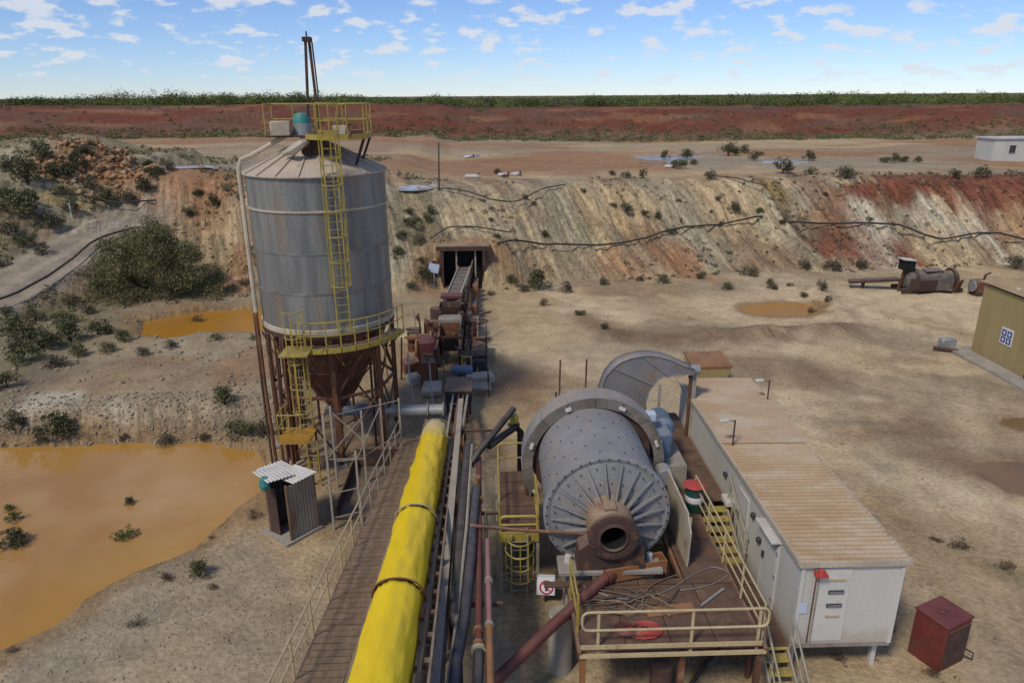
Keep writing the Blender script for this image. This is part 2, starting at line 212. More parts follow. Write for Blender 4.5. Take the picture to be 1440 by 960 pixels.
SCRAP = [(-1.9, 76.0, 1.5), (1.4, 77.5, 1.1), (2.8, 78.1, 0.9), (-2.9, 101.4, 1.4), (20.8, 84.4, 1.3)]
# ---------------------------------------------------------------- materials
def _mix(nt, fac, a, b, blend='MIX'):
    n = nt.nodes.new('ShaderNodeMix'); n.data_type = 'RGBA'; n.blend_type = blend
    for i, v in ((0, fac), (6, a), (7, b)):
        if isinstance(v, (int, float)): n.inputs[i].default_value = v
        elif isinstance(v, tuple): n.inputs[i].default_value = (*v[:3], 1)
        else: nt.links.new(v, n.inputs[i])
    return n.outputs[2]
def _noise(nt, vec, scale, detail=4, rough=0.55, w=None):
    n = nt.nodes.new('ShaderNodeTexNoise'); n.inputs['Scale'].default_value = scale
    n.inputs['Detail'].default_value = detail; n.inputs['Roughness'].default_value = rough
    if w is not None:
        n.noise_dimensions = '4D'; nt.links.new(w, n.inputs['W'])
    nt.links.new(vec, n.inputs['Vector']); return n.outputs[0]
def _range(nt, v, a, b, c=0.0, d=1.0):
    n = nt.nodes.new('ShaderNodeMapRange'); n.interpolation_type = 'SMOOTHSTEP'; nt.links.new(v, n.inputs[0])
    for i, q in enumerate((a, b, c, d)): n.inputs[i+1].default_value = q
    return n.outputs[0]
def _map(nt, vec, scale):
    n = nt.nodes.new('ShaderNodeMapping'); n.inputs['Scale'].default_value = scale; nt.links.new(vec, n.inputs[0]); return n.outputs[0]
M = {}
def mat(name, c1, c2=None, patch=None, pthr=(0.55, 0.66), pscale=2.2, scale=1.2, stretch=(1, 1, 1), rough=0.65, metal=0.0,
        bump=0.15, dust=0.0, fine=0.18, spec=0.4):
    """weathered surface: broad tone change c1-c2, rust or dirt patches, fine grain, dust lying on upward faces"""
    m = bpy.data.materials.new(name); m.use_nodes = True; nt = m.node_tree
    b = nt.nodes['Principled BSDF']
    t = nt.nodes.new('ShaderNodeTexCoord'); oi = nt.nodes.new('ShaderNodeObjectInfo')
    w = nt.nodes.new('ShaderNodeMath'); w.operation = 'MULTIPLY'; nt.links.new(oi.outputs['Random'], w.inputs[0]); w.inputs[1].default_value = 37.0
    w = w.outputs[0]
    v = _map(nt, t.outputs['Object'], stretch)
    c2 = c2 or tuple(k*0.7 for k in c1)
    col = _mix(nt, _range(nt, _noise(nt, v, scale, 5, 0.6, w), 0.35, 0.65), c1, c2)
    rv = None
    if patch:
        pf = _range(nt, _noise(nt, v, pscale, 6, 0.65, w), *pthr)
        col = _mix(nt, pf, col, patch)
    g = _noise(nt, t.outputs['Object'], 28, 3, 0.6, w)
    col = _mix(nt, fine, col, _mix(nt, _range(nt, g, 0.3, 0.7), (0.0, 0.0, 0.0), (1, 1, 1)), 'OVERLAY')
    if dust:
        ge = nt.nodes.new('ShaderNodeNewGeometry'); s = nt.nodes.new('ShaderNodeSeparateXYZ'); nt.links.new(ge.outputs['Normal'], s.inputs[0])
        k = nt.nodes.new('ShaderNodeMath'); k.operation = 'MULTIPLY'; k.use_clamp = True
        nt.links.new(_range(nt, s.outputs[2], 0.35, 0.95), k.inputs[0]); 
        k2 = nt.nodes.new('ShaderNodeMath'); k2.operation = 'MULTIPLY'; nt.links.new(_range(nt, _noise(nt, t.outputs['Object'], 2.6, 4, 0.6, w), 0.3, 0.7, 0.35, 1.0), k2.inputs[0]); k2.inputs[1].default_value = dust
        nt.links.new(k2.outputs[0], k.inputs[1])
        col = _mix(nt, k.outputs[0], col, (0.42, 0.33, 0.24))
    nt.links.new(col, b.inputs['Base Color'])
    b.inputs['Roughness'].default_value = rough; b.inputs['Metallic'].default_value = metal
    b.inputs['Specular IOR Level'].default_value = spec
    nt.links.new(_range(nt, g, 0.2, 0.8, max(rough-0.1, 0.05), min(rough+0.12, 1)), b.inputs['Roughness'])
    if bump:
        bp = nt.nodes.new('ShaderNodeBump'); bp.inputs['Strength'].default_value = bump; bp.inputs['Distance'].default_value = 0.02
        nt.links.new(_noise(nt, v, 9, 5, 0.6, w), bp.inputs['Height']); nt.links.new(bp.outputs[0], b.inputs['Normal'])
    M[name] = m; return m
mat_dummy = None
RUST = (0.185, 0.074, 0.036); DRUST = (0.07, 0.038, 0.028)
mat('silo_steel', (0.265, 0.265, 0.24), (0.155, 0.16, 0.16), (0.25, 0.185, 0.12), (0.50, 0.70), 0.9, 1.1, (1.6, 1.6, 0.16), 0.5, 0.25, 0.06)
mat('silo_roof', (0.50, 0.42, 0.33), (0.42, 0.34, 0.26), (0.30, 0.22, 0.15), (0.58, 0.72), 1.6, 1.0, rough=0.8, dust=0.4)
mat('cream', (0.50, 0.44, 0.34), (0.40, 0.34, 0.25), (0.20, 0.10, 0.06), (0.60, 0.72), rough=0.7, dust=0.3)
mat('rust', RUST, (0.09, 0.045, 0.03), (0.28, 0.15, 0.08), (0.54, 0.7), rough=0.9, dust=0.35)
mat('dark_rust', (0.085, 0.045, 0.034), (0.05, 0.034, 0.028), (0.14, 0.065, 0.038), rough=0.9, dust=0.35)
mat('yellow_worn', (0.40, 0.31, 0.05), (0.30, 0.235, 0.06), (0.18, 0.09, 0.04), (0.56, 0.68), 3.0, 2.0, rough=0.6, dust=0.25)
mat('yellow_clean', (0.50, 0.39, 0.06), (0.42, 0.33, 0.09), (0.20, 0.10, 0.04), (0.62, 0.72), 4.0, 2.0, rough=0.55, dust=0.2)
mat('rail_cream', (0.52, 0.42, 0.24), (0.45, 0.36, 0.2), (0.30, 0.16, 0.07), (0.6, 0.72), 4.0, 2.0, rough=0.6, dust=0.2)
mat('pale_steel', (0.36, 0.32, 0.24), (0.28, 0.25, 0.19), (0.17, 0.09, 0.05), (0.58, 0.72), 3.0, 2.0, rough=0.7, dust=0.3)
mat('orange_paint', (0.46, 0.25, 0.035), (0.38, 0.2, 0.04), RUST, (0.6, 0.72), rough=0.6)
mat('galv', (0.36, 0.37, 0.37), (0.27, 0.28, 0.28), (0.25, 0.17, 0.11), (0.6, 0.75), rough=0.5, metal=0.3, dust=0.3)
mat('mill_grey', (0.272, 0.27, 0.268), (0.22, 0.22, 0.222), (0.30, 0.255, 0.20), (0.50, 0.70), 1.5, 1.0, rough=0.55, metal=0.1, dust=0.18)
mat('guard_grey', (0.30, 0.295, 0.28), (0.23, 0.225, 0.215), (0.16, 0.11, 0.075), (0.57, 0.7), 2.0, rough=0.6, metal=0.15, dust=0.75)
mat('chute_grey', (0.27, 0.26, 0.25), (0.21, 0.2, 0.195), (0.30, 0.2, 0.12), (0.52, 0.68), 1.6, 1.0, rough=0.55, metal=0.25, dust=0.5)
mat('cover_yellow', (0.90, 0.64, 0.008), (0.84, 0.58, 0.010), (0.55, 0.41, 0.09), (0.60, 0.76), 2.2, 0.9, (1.6, 0.7, 1.6), rough=0.45, bump=0.9, fine=0.08)
mat('cover_faded', (0.66, 0.52, 0.13), (0.58, 0.47, 0.2), (0.55, 0.46, 0.28), (0.45, 0.62), 1.6, 0.9, rough=0.6, bump=0.3, fine=0.1)
mat('belt_frame', (0.20, 0.16, 0.12), (0.13, 0.09, 0.065), RUST, (0.52, 0.66), 3.0, 2.0, rough=0.8, dust=0.4)
mat('timber', (0.20, 0.122, 0.062), (0.125, 0.077, 0.042), (0.26, 0.19, 0.12), (0.55, 0.7), 3.0, 2.5, (3, 1, 1), rough=0.9, dust=0.35)
mat('deck_plate', (0.115, 0.054, 0.030), (0.075, 0.04, 0.027), (0.19, 0.115, 0.065), (0.54, 0.72), 2.0, 1.4, rough=0.85, dust=0.15, bump=0.4)
mat('white_panel', (0.56, 0.55, 0.495), (0.50, 0.49, 0.44), (0.47, 0.42, 0.33), (0.60, 0.78), 1.2, 0.7, (1, 1, 0.35), rough=0.5, bump=0.03, fine=0.08)
mat('white_door', (0.59, 0.585, 0.54), (0.54, 0.535, 0.49), (0.5, 0.46, 0.38), (0.64, 0.8), rough=0.45, bump=0.03, fine=0.08)
mat('roof_sheet', (0.45, 0.315, 0.18), (0.385, 0.26, 0.14), (0.48, 0.375, 0.25), (0.46, 0.62), 0.8, 0.6, (0.6, 1.4, 1), rough=0.75, bump=0.1, fine=0.12)
mat('roof_sheet_pale', (0.455, 0.335, 0.215), (0.39, 0.28, 0.17), (0.48, 0.385, 0.28), (0.46, 0.62), 0.8, 0.6, (0.6, 1.4, 1), rough=0.72, bump=0.1, fine=0.12)
mat('tan_sheet', (0.37, 0.29, 0.13), (0.33, 0.255, 0.11), (0.30, 0.22, 0.11), (0.58, 0.74), 1.0, 0.7, (1, 1, 0.3), rough=0.6, bump=0.03, fine=0.08)
mat('tan_roof', (0.40, 0.29, 0.16), (0.33, 0.23, 0.12), (0.55, 0.5, 0.42), (0.62, 0.66), 0.7, 0.8, rough=0.65)
mat('red_paint', (0.17, 0.036, 0.030), (0.13, 0.030, 0.026), (0.09, 0.05, 0.035), (0.56, 0.7), 2.4, 1.5, rough=0.55, dust=0.08)
mat('red_oxide', (0.15, 0.040, 0.034), (0.11, 0.034, 0.03), (0.10, 0.055, 0.04), (0.56, 0.7), 3.0, 1.6, rough=0.65, dust=0.12)
mat('red_bright', (0.46, 0.065, 0.05), (0.38, 0.06, 0.05), (0.3, 0.1, 0.06), rough=0.6)
mat('pink_pipe', (0.30, 0.135, 0.14), (0.24, 0.105, 0.11), (0.17, 0.08, 0.06), (0.58, 0.72), 3.0, 2.0, rough=0.6, dust=0.3)
mat('orange_pipe', (0.30, 0.13, 0.045), (0.23, 0.10, 0.04), (0.13, 0.07, 0.04), rough=0.75, dust=0.2)
mat('black_rubber', (0.018, 0.018, 0.02), (0.03, 0.029, 0.028), (0.06, 0.05, 0.042), (0.58, 0.75), rough=0.55, dust=0.22)
mat('blue_poly', (0.028, 0.036, 0.052), (0.024, 0.03, 0.042), (0.07, 0.07, 0.07), (0.6, 0.76), rough=0.42, dust=0.2)
mat('motor_blue', (0.13, 0.20, 0.29), (0.10, 0.15, 0.22), (0.2, 0.17, 0.13), (0.58, 0.72), rough=0.5, dust=0.4)
mat('teal', (0.05, 0.24, 0.22), (0.04, 0.18, 0.17), (0.2, 0.2, 0.17), (0.6, 0.7), rough=0.5, dust=0.2)
mat('green_drum', (0.018, 0.075, 0.055), (0.014, 0.055, 0.042), (0.08, 0.06, 0.04), (0.62, 0.74), rough=0.4)
mat('concrete', (0.36, 0.32, 0.26), (0.28, 0.25, 0.20), (0.2, 0.15, 0.1), (0.58, 0.74), rough=0.9, bump=0.4)
mat('sheet_grey', (0.33, 0.30, 0.25), (0.25, 0.22, 0.18), (0.2, 0.13, 0.085), (0.56, 0.7), 1.4, 1.0, (1, 1, 0.4), rough=0.7)
mat('white_sheet', (0.62, 0.60, 0.55), (0.52, 0.49, 0.43), (0.36, 0.28, 0.2), (0.6, 0.74), rough=0.65)
mat('blackness', (0.012, 0.011, 0.01), (0.008, 0.008, 0.008), rough=0.9)  # near-black: black feed box, and painted dark inside openings
mat('sign_white', (0.72, 0.70, 0.70), (0.66, 0.63, 0.63), rough=0.5, bump=0, fine=0.05)
mat('sign_red', (0.42, 0.03, 0.06), (0.36, 0.03, 0.05), rough=0.5, bump=0, fine=0.05)
mat('sign_blue', (0.035, 0.075, 0.24), (0.03, 0.065, 0.2), rough=0.5, bump=0, fine=0.05)
mat('pale_blue', (0.50, 0.58, 0.68), (0.46, 0.54, 0.64), rough=0.5, bump=0, fine=0.05)
mat('dark_grey', (0.055, 0.058, 0.065), (0.04, 0.042, 0.048), rough=0.6)
mat('bark', (0.10, 0.075, 0.055), (0.06, 0.045, 0.035), rough=0.95, stretch=(3, 3, 0.6))
mat('stone_mix', (0.34, 0.27, 0.20), (0.24, 0.17, 0.12), (0.40, 0.20, 0.10), (0.5, 0.6), rough=0.95)
mat('stone_orange', (0.40, 0.20, 0.085), (0.26, 0.12, 0.06), (0.46, 0.33, 0.20), (0.5, 0.6), rough=0.95)
mat('stone_grey', (0.33, 0.27, 0.185), (0.25, 0.20, 0.14), (0.40, 0.34, 0.25), (0.5, 0.6), rough=0.95)

mat('trunnion', (0.29, 0.195, 0.115), (0.21, 0.13, 0.075), RUST, (0.5, 0.64), 2.2, 1.4, rough=0.8, dust=0.45)
mat('scrap_grey', (0.13, 0.115, 0.10), (0.09, 0.075, 0.065), (0.19, 0.15, 0.12), (0.5, 0.62), rough=0.85, dust=0.3)
mat('fill_soil', (0.34, 0.25, 0.15), (0.25, 0.175, 0.10), (0.33, 0.17, 0.08), (0.5, 0.62), 1.2, 0.8, rough=0.95, bump=0.9)
mat('guard_face_shaded', (0.20, 0.18, 0.155), (0.14, 0.12, 0.10), (0.28, 0.235, 0.18), (0.52, 0.68), 1.8, rough=0.6, metal=0.15, dust=0.3)  # oily dirt and front-face shade both put into this darker grey
def dusty_end(m):
    """lime dust fallen on the cover below the feeder, thinning out up the slope"""
    nt = m.node_tree; b = nt.nodes['Principled BSDF']; old = b.inputs['Base Color'].links[0].from_socket
    t = nt.nodes.new('ShaderNodeTexCoord'); s = nt.nodes.new('ShaderNodeSeparateXYZ'); nt.links.new(t.outputs['Object'], s.inputs[0])
    a = nt.nodes.new('ShaderNodeMath'); a.operation = 'ADD'; nt.links.new(s.outputs[1], a.inputs[0])
    n = nt.nodes.new('ShaderNodeMath'); n.operation = 'MULTIPLY_ADD'; nt.links.new(_noise(nt, t.outputs['Object'], 1.6, 5, 0.6), n.inputs[0]); n.inputs[1].default_value = 2.6; n.inputs[2].default_value = -1.3
    nt.links.new(n.outputs[0], a.inputs[1])
    nt.links.new(_mix(nt, _range(nt, a.outputs[0], -2.9, -0.2, 0.0, 0.85), old, (0.58, 0.50, 0.34)), b.inputs['Base Color'])
dusty_end(M['cover_yellow'])
def splash(m, z0, z1, c=(0.36, 0.27, 0.18)):
    """mud splashed up a wall from the ground, ragged at the top"""
    nt = m.node_tree; b = nt.nodes['Principled BSDF']; old = b.inputs['Base Color'].links[0].from_socket
    g = nt.nodes.new('ShaderNodeNewGeometry'); s = nt.nodes.new('ShaderNodeSeparateXYZ'); nt.links.new(g.outputs['Position'], s.inputs[0])
    n = nt.nodes.new('ShaderNodeMath'); n.operation = 'MULTIPLY_ADD'; nt.links.new(_noise(nt, g.outputs['Position'], 2.2, 6, 0.65), n.inputs[0]); n.inputs[1].default_value = 1.0; n.inputs[2].default_value = -0.5
    a = nt.nodes.new('ShaderNodeMath'); a.operation = 'ADD'; nt.links.new(s.outputs[2], a.inputs[0]); nt.links.new(n.outputs[0], a.inputs[1])
    nt.links.new(_mix(nt, _range(nt, a.outputs[0], z0, z1, 0.55, 0.0), old, c), b.inputs['Base Color'])
splash(M['white_panel'], 1.05, 1.75); splash(M['tan_sheet'], 0.1, 0.9, (0.33, 0.22, 0.12))
# ---------------------------------------------------------------- mesh helpers
class MB:
    def __init__(s): s.v = []; s.f = []
    def add(s, vs, fs):
        o = len(s.v); s.v += [tuple(p) for p in vs]; s.f += [tuple(i+o for i in q) for q in fs]; return s
    def box(s, c, d, rz=0.0, mtx=None):
        x, y, z = (k/2 for k in d)
        p = [Vector(q) for q in ((-x,-y,-z),(x,-y,-z),(x,y,-z),(-x,y,-z),(-x,-y,z),(x,-y,z),(x,y,z),(-x,y,z))]
        m = mtx or Matrix.Rotation(rz, 4, 'Z')
        c = Vector(c); p = [(m @ q) + c for q in p]
        return s.add(p, ((0,3,2,1),(4,5,6,7),(0,1,5,4),(1,2,6,5),(2,3,7,6),(3,0,4,7)))
    def bar(s, a, b, w, h, up=(0, 0, 1)):
        a = Vector(a); b = Vector(b); d = (b-a).normalized(); u = Vector(up)
        if abs(d.dot(u)) > 0.98: u = Vector((0, 1, 0)) if abs(d.y) < 0.9 else Vector((1, 0, 0))
        sd = d.cross(u).normalized(); u = sd.cross(d).normalized()
        p = [q + sd*i*w/2 + u*j*h/2 for q in (a, b) for i, j in ((-1,-1),(1,-1),(1,1),(-1,1))]
        return s.add(p, ((0,1,2,3),(7,6,5,4),(0,4,5,1),(1,5,6,2),(2,6,7,3),(3,7,4,0)))
    def tube(s, pts, r, n=8, caps=True):
        pts = [Vector(p) for p in pts]; rs = r if isinstance(r, (list, tuple)) else [r]*len(pts)
        prev = None; vs = []
        for i, p in enumerate(pts):
            t = (pts[min(i+1, len(pts)-1)] - pts[max(i-1, 0)]).normalized()
            if prev is None:
                u = Vector((0,0,1)) if abs(t.z) < 0.9 else Vector((1,0,0))
                u = (u - t*u.dot(t)).normalized()
            else:
                u = (prev - t*prev.dot(t)).normalized()
            prev = u; w = t.cross(u)
            vs += [p + (u*math.cos(k*math.tau/n) + w*math.sin(k*math.tau/n))*rs[i] for k in range(n)]
        fs = []
        for i in range(len(pts)-1):
            for k in range(n):
                a = i*n+k; b = i*n+(k+1) % n; fs.append((a, b, b+n, a+n))
        if caps: fs.append(tuple(range(n-1, -1, -1))); fs.append(tuple((len(pts)-1)*n+k for k in range(n)))
        return s.add(vs, fs)
    def lathe(s, prof, n=32, org=(0,0,0), axis='Z', a0=0.0, a1=math.tau, closed=False):
        """prof: list of (radius, height along axis)"""
        full = abs(a1-a0) > math.tau-1e-4; m = n if full else n+1; vs = []
        o = Vector(org)
        for r, h in prof:
            for k in range(m):
                a = a0+(a1-a0)*k/n; c, q = r*math.cos(a), r*math.sin(a)
                vs.append(o + (Vector((c, q, h)) if axis == 'Z' else Vector((c, h, q)) if axis == 'Y' else Vector((h, c, q))))
        fs = []; L = len(prof)
        for i in range(L if closed else L-1):
            j = (i+1) % L
            for k in range(n):
                b = (k+1) % m; q = (i*m+k, i*m+b, j*m+b, j*m+k)
                fs.append(q if axis != 'Y' else q[::-1])
        if not full and closed:
            fs.append(tuple(i*m for i in range(L))[::-1]); fs.append(tuple(i*m+n for i in range(L)))
        return s.add(vs, fs)
    def prism(s, poly, a, b, axis='Y'):
        """poly: outline in the plane across axis; a..b along axis"""
        def mk(p, h): return (p[0], h, p[1]) if axis == 'Y' else (p[0], p[1], h) if axis == 'Z' else (h, p[0], p[1])
        n = len(poly); vs = [mk(p, a) for p in poly] + [mk(p, b) for p in poly]
        fs = [tuple(range(n)), tuple(range(2*n-1, n-1, -1))] + [(k, k+n, (k+1) % n+n, (k+1) % n) for k in range(n)]
        return s.add(vs, fs)
    def mesh(s, name, m, sharp=35):
        me = bpy.data.meshes.new(name); me.from_pydata(s.v, [], s.f)
        bm = bmesh.new(); bm.from_mesh(me); bmesh.ops.recalc_face_normals(bm, faces=bm.faces); bm.to_mesh(me); bm.free()
        me.materials.append(M[m] if isinstance(m, str) else m)
        me.polygons.foreach_set('use_smooth', [True]*len(me.polygons)); me.set_sharp_from_angle(angle=R_(sharp))
        return me
def wl(o):
    v = Vector((0, 0, 0))
    while o is not None: v += o.location; o = o.parent
    return v
def tag(o, label=None, cat=None, group=None, kind=None):
    if label: o['label'] = label
    if cat: o['category'] = cat
    if group: o['group'] = group
    if kind: o['kind'] = kind
    return o
def thing(name, label, cat, loc, group=None):
    o = bpy.data.objects.new(name, None); COL.objects.link(o); o.location = loc; o.empty_display_size = 0.3
    return tag(o, label, cat, group)
def part(name, mb, m, parent=None, label=None, sharp=35, bevel=0.0, kind=None):
    """one mesh object; its corners are given in world coordinates"""
    org = wl(parent) if parent else Vector((0, 0, 0))
    mb.v = [(p[0]-org.x, p[1]-org.y, p[2]-org.z) for p in mb.v]
    o = bpy.data.objects.new(name, mb.mesh(name, m, sharp)); COL.objects.link(o); o.parent = parent
    if label: o['label'] = label
    if kind: o['kind'] = kind
    if bevel:
        b = o.modifiers.new('bevel', 'BEVEL'); b.width = bevel; b.segments = 1; b.limit_method = 'ANGLE'; b.angle_limit = R_(50)
    return o
def solo(name, mb, m, label, cat, loc, group=None, sharp=35, bevel=0.0):
    """a thing that is one mesh, its origin at loc"""
    mb.v = [(p[0]-loc[0], p[1]-loc[1], p[2]-loc[2]) for p in mb.v]
    o = bpy.data.objects.new(name, mb.mesh(name, m, sharp)); COL.objects.link(o); o.location = loc
    if bevel:
        b = o.modifiers.new('bevel', 'BEVEL'); b.width = bevel; b.segments = 1; b.limit_method = 'ANGLE'; b.angle_limit = R_(50)
    return tag(o, label, cat, group)
def inst(name, me, parent, loc, rot=(0, 0, 0), scale=(1, 1, 1)):
    """a piece that shares its mesh; loc in world coordinates"""
    o = bpy.data.objects.new(name, me); COL.objects.link(o); o.parent = parent
    o.location = Vector(loc) - (wl(parent) if parent else Vector((0, 0, 0))); o.rotation_euler = rot; o.scale = scale
    return o
def copy_tree(o, parent=None):
    c = o.copy(); COL.objects.link(c); c.parent = parent
    for ch in list(o.children): copy_tree(ch, c)
    return c
def rail(parent, pts, m, h=1.05, r=0.022, step=1.4, mid=(0.5,), toe=False, up=None):
    """handrail along foot points: each post, and each rail, a part"""
    pts = [Vector(p) for p in pts]; Z = Vector((0, 0, 1))
    posts = []
    for a, b in zip(pts, pts[1:]):
        n = max(1, round((b-a).length/step))
        posts += [a+(b-a)*k/n for k in range(n)]
    posts.append(pts[-1])
    for p in posts: part('rail_post', MB().tube([p, p+Z*(h-0.01)], r*1.1, 6), m, parent)
    part('top_rail', MB().tube([p+Z*h for p in pts], r*1.15, 6), m, parent)
    for k in mid: part('mid_rail', MB().tube([p+Z*h*k for p in pts], r*0.95, 6), m, parent)
    if toe:
        for a, b in zip(pts, pts[1:]): part('toe_board', MB().bar(a+Z*0.06, b+Z*0.06, 0.012, 0.12), m, parent)
def corr(w, l, pitch, amp, th=0.012, along='x'):
    """corrugated sheet, ridges along x, length l in y, centred"""
    n = int(l/pitch*6); v = []
    for sgn in (0, -th):
        for k in range(n+1):
            y = -l/2+l*k/n; z = amp*math.sin(y/pitch*math.tau)+sgn
            v += [(-w/2, y, z), (w/2, y, z)]
    f = []; N = 2*(n+1)
    for k in range(n):
        a = 2*k; f.append((a, a+1, a+3, a+2)); f.append((N+a, N+a+2, N+a+3, N+a+1))
        f.append((a, a+2, N+a+2, N+a)); f.append((a+1, N+a+1, N+a+3, a+3))
    f.append((0, N, N+1, 1)); f.append((2*n, 2*n+1, N+2*n+1, N+2*n))
    mb = MB(); mb.add(v, f); return mb
def xform(mb, mtx):
    mb.v = [tuple(mtx @ Vector(p)) for p in mb.v]; return mb
# ---------------------------------------------------------------- the ground: one sheet to the horizon
GC = dict(red=(0.20, 0.075, 0.045), orange=(0.33, 0.18, 0.092), brown=(0.22, 0.14, 0.08), tan=(0.465, 0.345, 0.195), pale=(0.62, 0.485, 0.30),
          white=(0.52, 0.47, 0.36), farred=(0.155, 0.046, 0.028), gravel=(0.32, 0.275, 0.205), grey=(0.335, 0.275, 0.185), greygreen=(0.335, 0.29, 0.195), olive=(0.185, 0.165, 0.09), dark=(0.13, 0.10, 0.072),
          yellow=(0.34, 0.24, 0.06))
def geo(p, d, far, g):
    r = []
    while p < far: d *= g; p += d; r.append(p)
    return r
gx = np.array([-44-(v-56) for v in geo(56, 0.36, 9000, 1.09)][::-1] + list(np.arange(-44, 56.01, 0.26)) + geo(56, 0.36, 9000, 1.09))
gy = np.array([-300, -150, -60, -20, -5, 2, 6] + list(np.arange(9, 76, 0.30)) + list(np.arange(76.2, 172, 0.75)) + geo(172, 0.75, 16000, 1.10))
GX, GY = np.meshgrid(gx, gy); GZ = hgt(GX, GY)
far = ss(170, 230, GY); GZ = GZ*(1-far) + far*(12.6 + (fbm(GX*0.01, GY*0.01, 2, 91)-0.5)*1.0)
farx = ss(150, 260, np.abs(GX)); GZ = GZ*(1-farx) + farx*np.where(GY > 150, 12.6, np.minimum(np.maximum(GZ, 0), 12))
nx, ny = len(gx), len(gy)
def gcol(x, y, z):
    n = x.shape
    def m(c, key, k): 
        k = np.clip(k, 0, 1)[..., None]; return c*(1-k) + np.array(GC[key])*k
    c = np.ones(n+(3,))*np.array(GC['tan'])
    wx = x + (fbm(x*0.3, y*0.3, 4, 101)-0.5)*5; wy = y + (fbm(x*0.3, y*0.3, 4, 105)-0.5)*5
    st = fbm((x*0.75+y*0.5)*0.35, (y*0.8-x*0.5)*0.09, 4, 111)      # wheel and wash streaks
    c = m(c, 'pale', ss(0.52, 0.64, st)*0.8); c = m(c, 'brown', ss(0.46, 0.34, st)*0.5)
    c = m(c, 'grey', ss(0.5, 0.62, fbm(wx*0.12, wy*0.12, 4, 115))*0.5)
    left = ss(-9, -11, x)*ss(60, 54, y)
    c = m(c, 'grey', left*0.75)
    # embankment
    yb = np.interp(x, *YB); emb = ss(-0.5, 1.2, y-yb)*ss(76, 73.5, y)
    sl = x+(y-60)*0.35
    c = m(c, 'greygreen', emb*0.9)
    v1 = fbm(sl*0.5, y*0.06, 4, 121); v2 = fbm(sl*0.35+9, y*0.05, 4, 131); v3 = fbm(sl*1.5, y*0.15, 3, 135)
    c = m(c, 'brown', emb*ss(0.52, 0.62, v1)*0.55); c = m(c, 'tan', emb*ss(0.5, 0.62, v2)*0.8)
    c = m(c, 'olive', emb*ss(0.56, 0.7, v3)*0.4)
    v4 = vnoise(sl*2.1, y*0.10, 137)*0.6+vnoise(sl*4.3, y*0.25, 138)*0.4; c = m(c, 'pale', emb*ss(0.58, 0.72, v4)*0.55); c = m(c, 'dark', emb*ss(0.40, 0.24, v4)*0.38)
    c = m(c, 'brown', emb*ss(4.5, 0.5, y-yb)*0.35*ss(0.3, .6, v2))
    # plateau
    pl = ss(73, 77, y)
    c = m(c, 'tan', pl*0.8)
    p1 = fbm(x*0.035, y*0.11, 4, 141); c = m(c, 'orange', pl*ss(0.36, 0.52, p1)*0.85); c = m(c, 'grey', pl*ss(0.52, 0.65, fbm(x*0.03+5, y*0.10, 3, 145))*0.6)
    # left hill and road
    dr = x-road_c(y); hill = ss(-8, -12, x)*ss(44, 47, y)*ss(92, 86, y)
    hl = hill*ss(-3.0, -4.2, dr); c = m(c, 'greygreen', hl*0.8); c = m(c, 'olive', hl*ss(0.45, 0.6, fbm(x*0.35, y*0.35, 3, 151))*0.7); c = m(c, 'brown', hl*ss(0.55, 0.68, fbm(x*0.3+4, y*0.3, 3, 155))*0.6)
    rd = hill*ss(4.1, 3.3, np.abs(dr)); c = m(c, 'gravel', rd*0.95); c = m(c, 'dark', rd*0.25*ss(0.45, 0.75, np.abs(np.sin(dr*1.3))))
    hr = hill*ss(2.9, 4.0, dr)*ss(12, 8, dr); c = m(c, 'brown', hr*0.5); c = m(c, 'olive', hr*ss(0.48, 0.6, fbm(x*0.5, y*0.5, 3, 161))*0.7)
    # hand-placed soil patches, edges broken by noise
    ex = x + (fbm(x*0.45, y*0.45, 4, 171)-0.5)*3.0; ey = y + (fbm(x*0.45, y*0.45, 4, 175)-0.5)*3.0
    ex2 = x + (fbm(x*0.1, y*0.1, 4, 171)-0.5)*16.0; ey2 = y + (fbm(x*0.1, y*0.1, 4, 175)-0.5)*12.0
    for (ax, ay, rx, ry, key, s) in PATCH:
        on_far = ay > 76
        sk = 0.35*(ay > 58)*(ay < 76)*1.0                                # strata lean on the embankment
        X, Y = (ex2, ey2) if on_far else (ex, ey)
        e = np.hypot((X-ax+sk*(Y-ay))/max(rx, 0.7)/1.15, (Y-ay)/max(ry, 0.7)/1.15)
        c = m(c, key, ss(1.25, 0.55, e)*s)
    # red top of the tip on the east side
    rt = ss(36, 40, x)*ss(69.0, 70.0, y + (v1-0.5)*5)*ss(74.2, 73.2, y); c = m(c, 'red', rt*0.9)
    rs = ss(28, 33, x)*emb*ss(0.62, 0.70, vnoise(sl*0.30, y*0.03, 139)*0.7+v4*0.3); c = m(c, 'red', rs*0.45)
    bk = np.exp(-((berm_d(x, y)+(fbm(x*0.7, y*0.7, 3, 195)-0.5)*1.5)/1.5)**2); c = m(c, 'brown', bk*0.6); c = m(c, 'dark', bk*0.3*ss(0.4, 0.6, fbm(x*0.6, y*0.6, 3, 197)))
    bs = psdf(x, y, POND3); c = m(c, 'pale', ss(5.5, 1.5, bs+(fbm(x*0.3, y*0.3, 3, 225)-0.5)*4)*ss(0.3, 1.0, bs)*0.7*(y > 45.5))
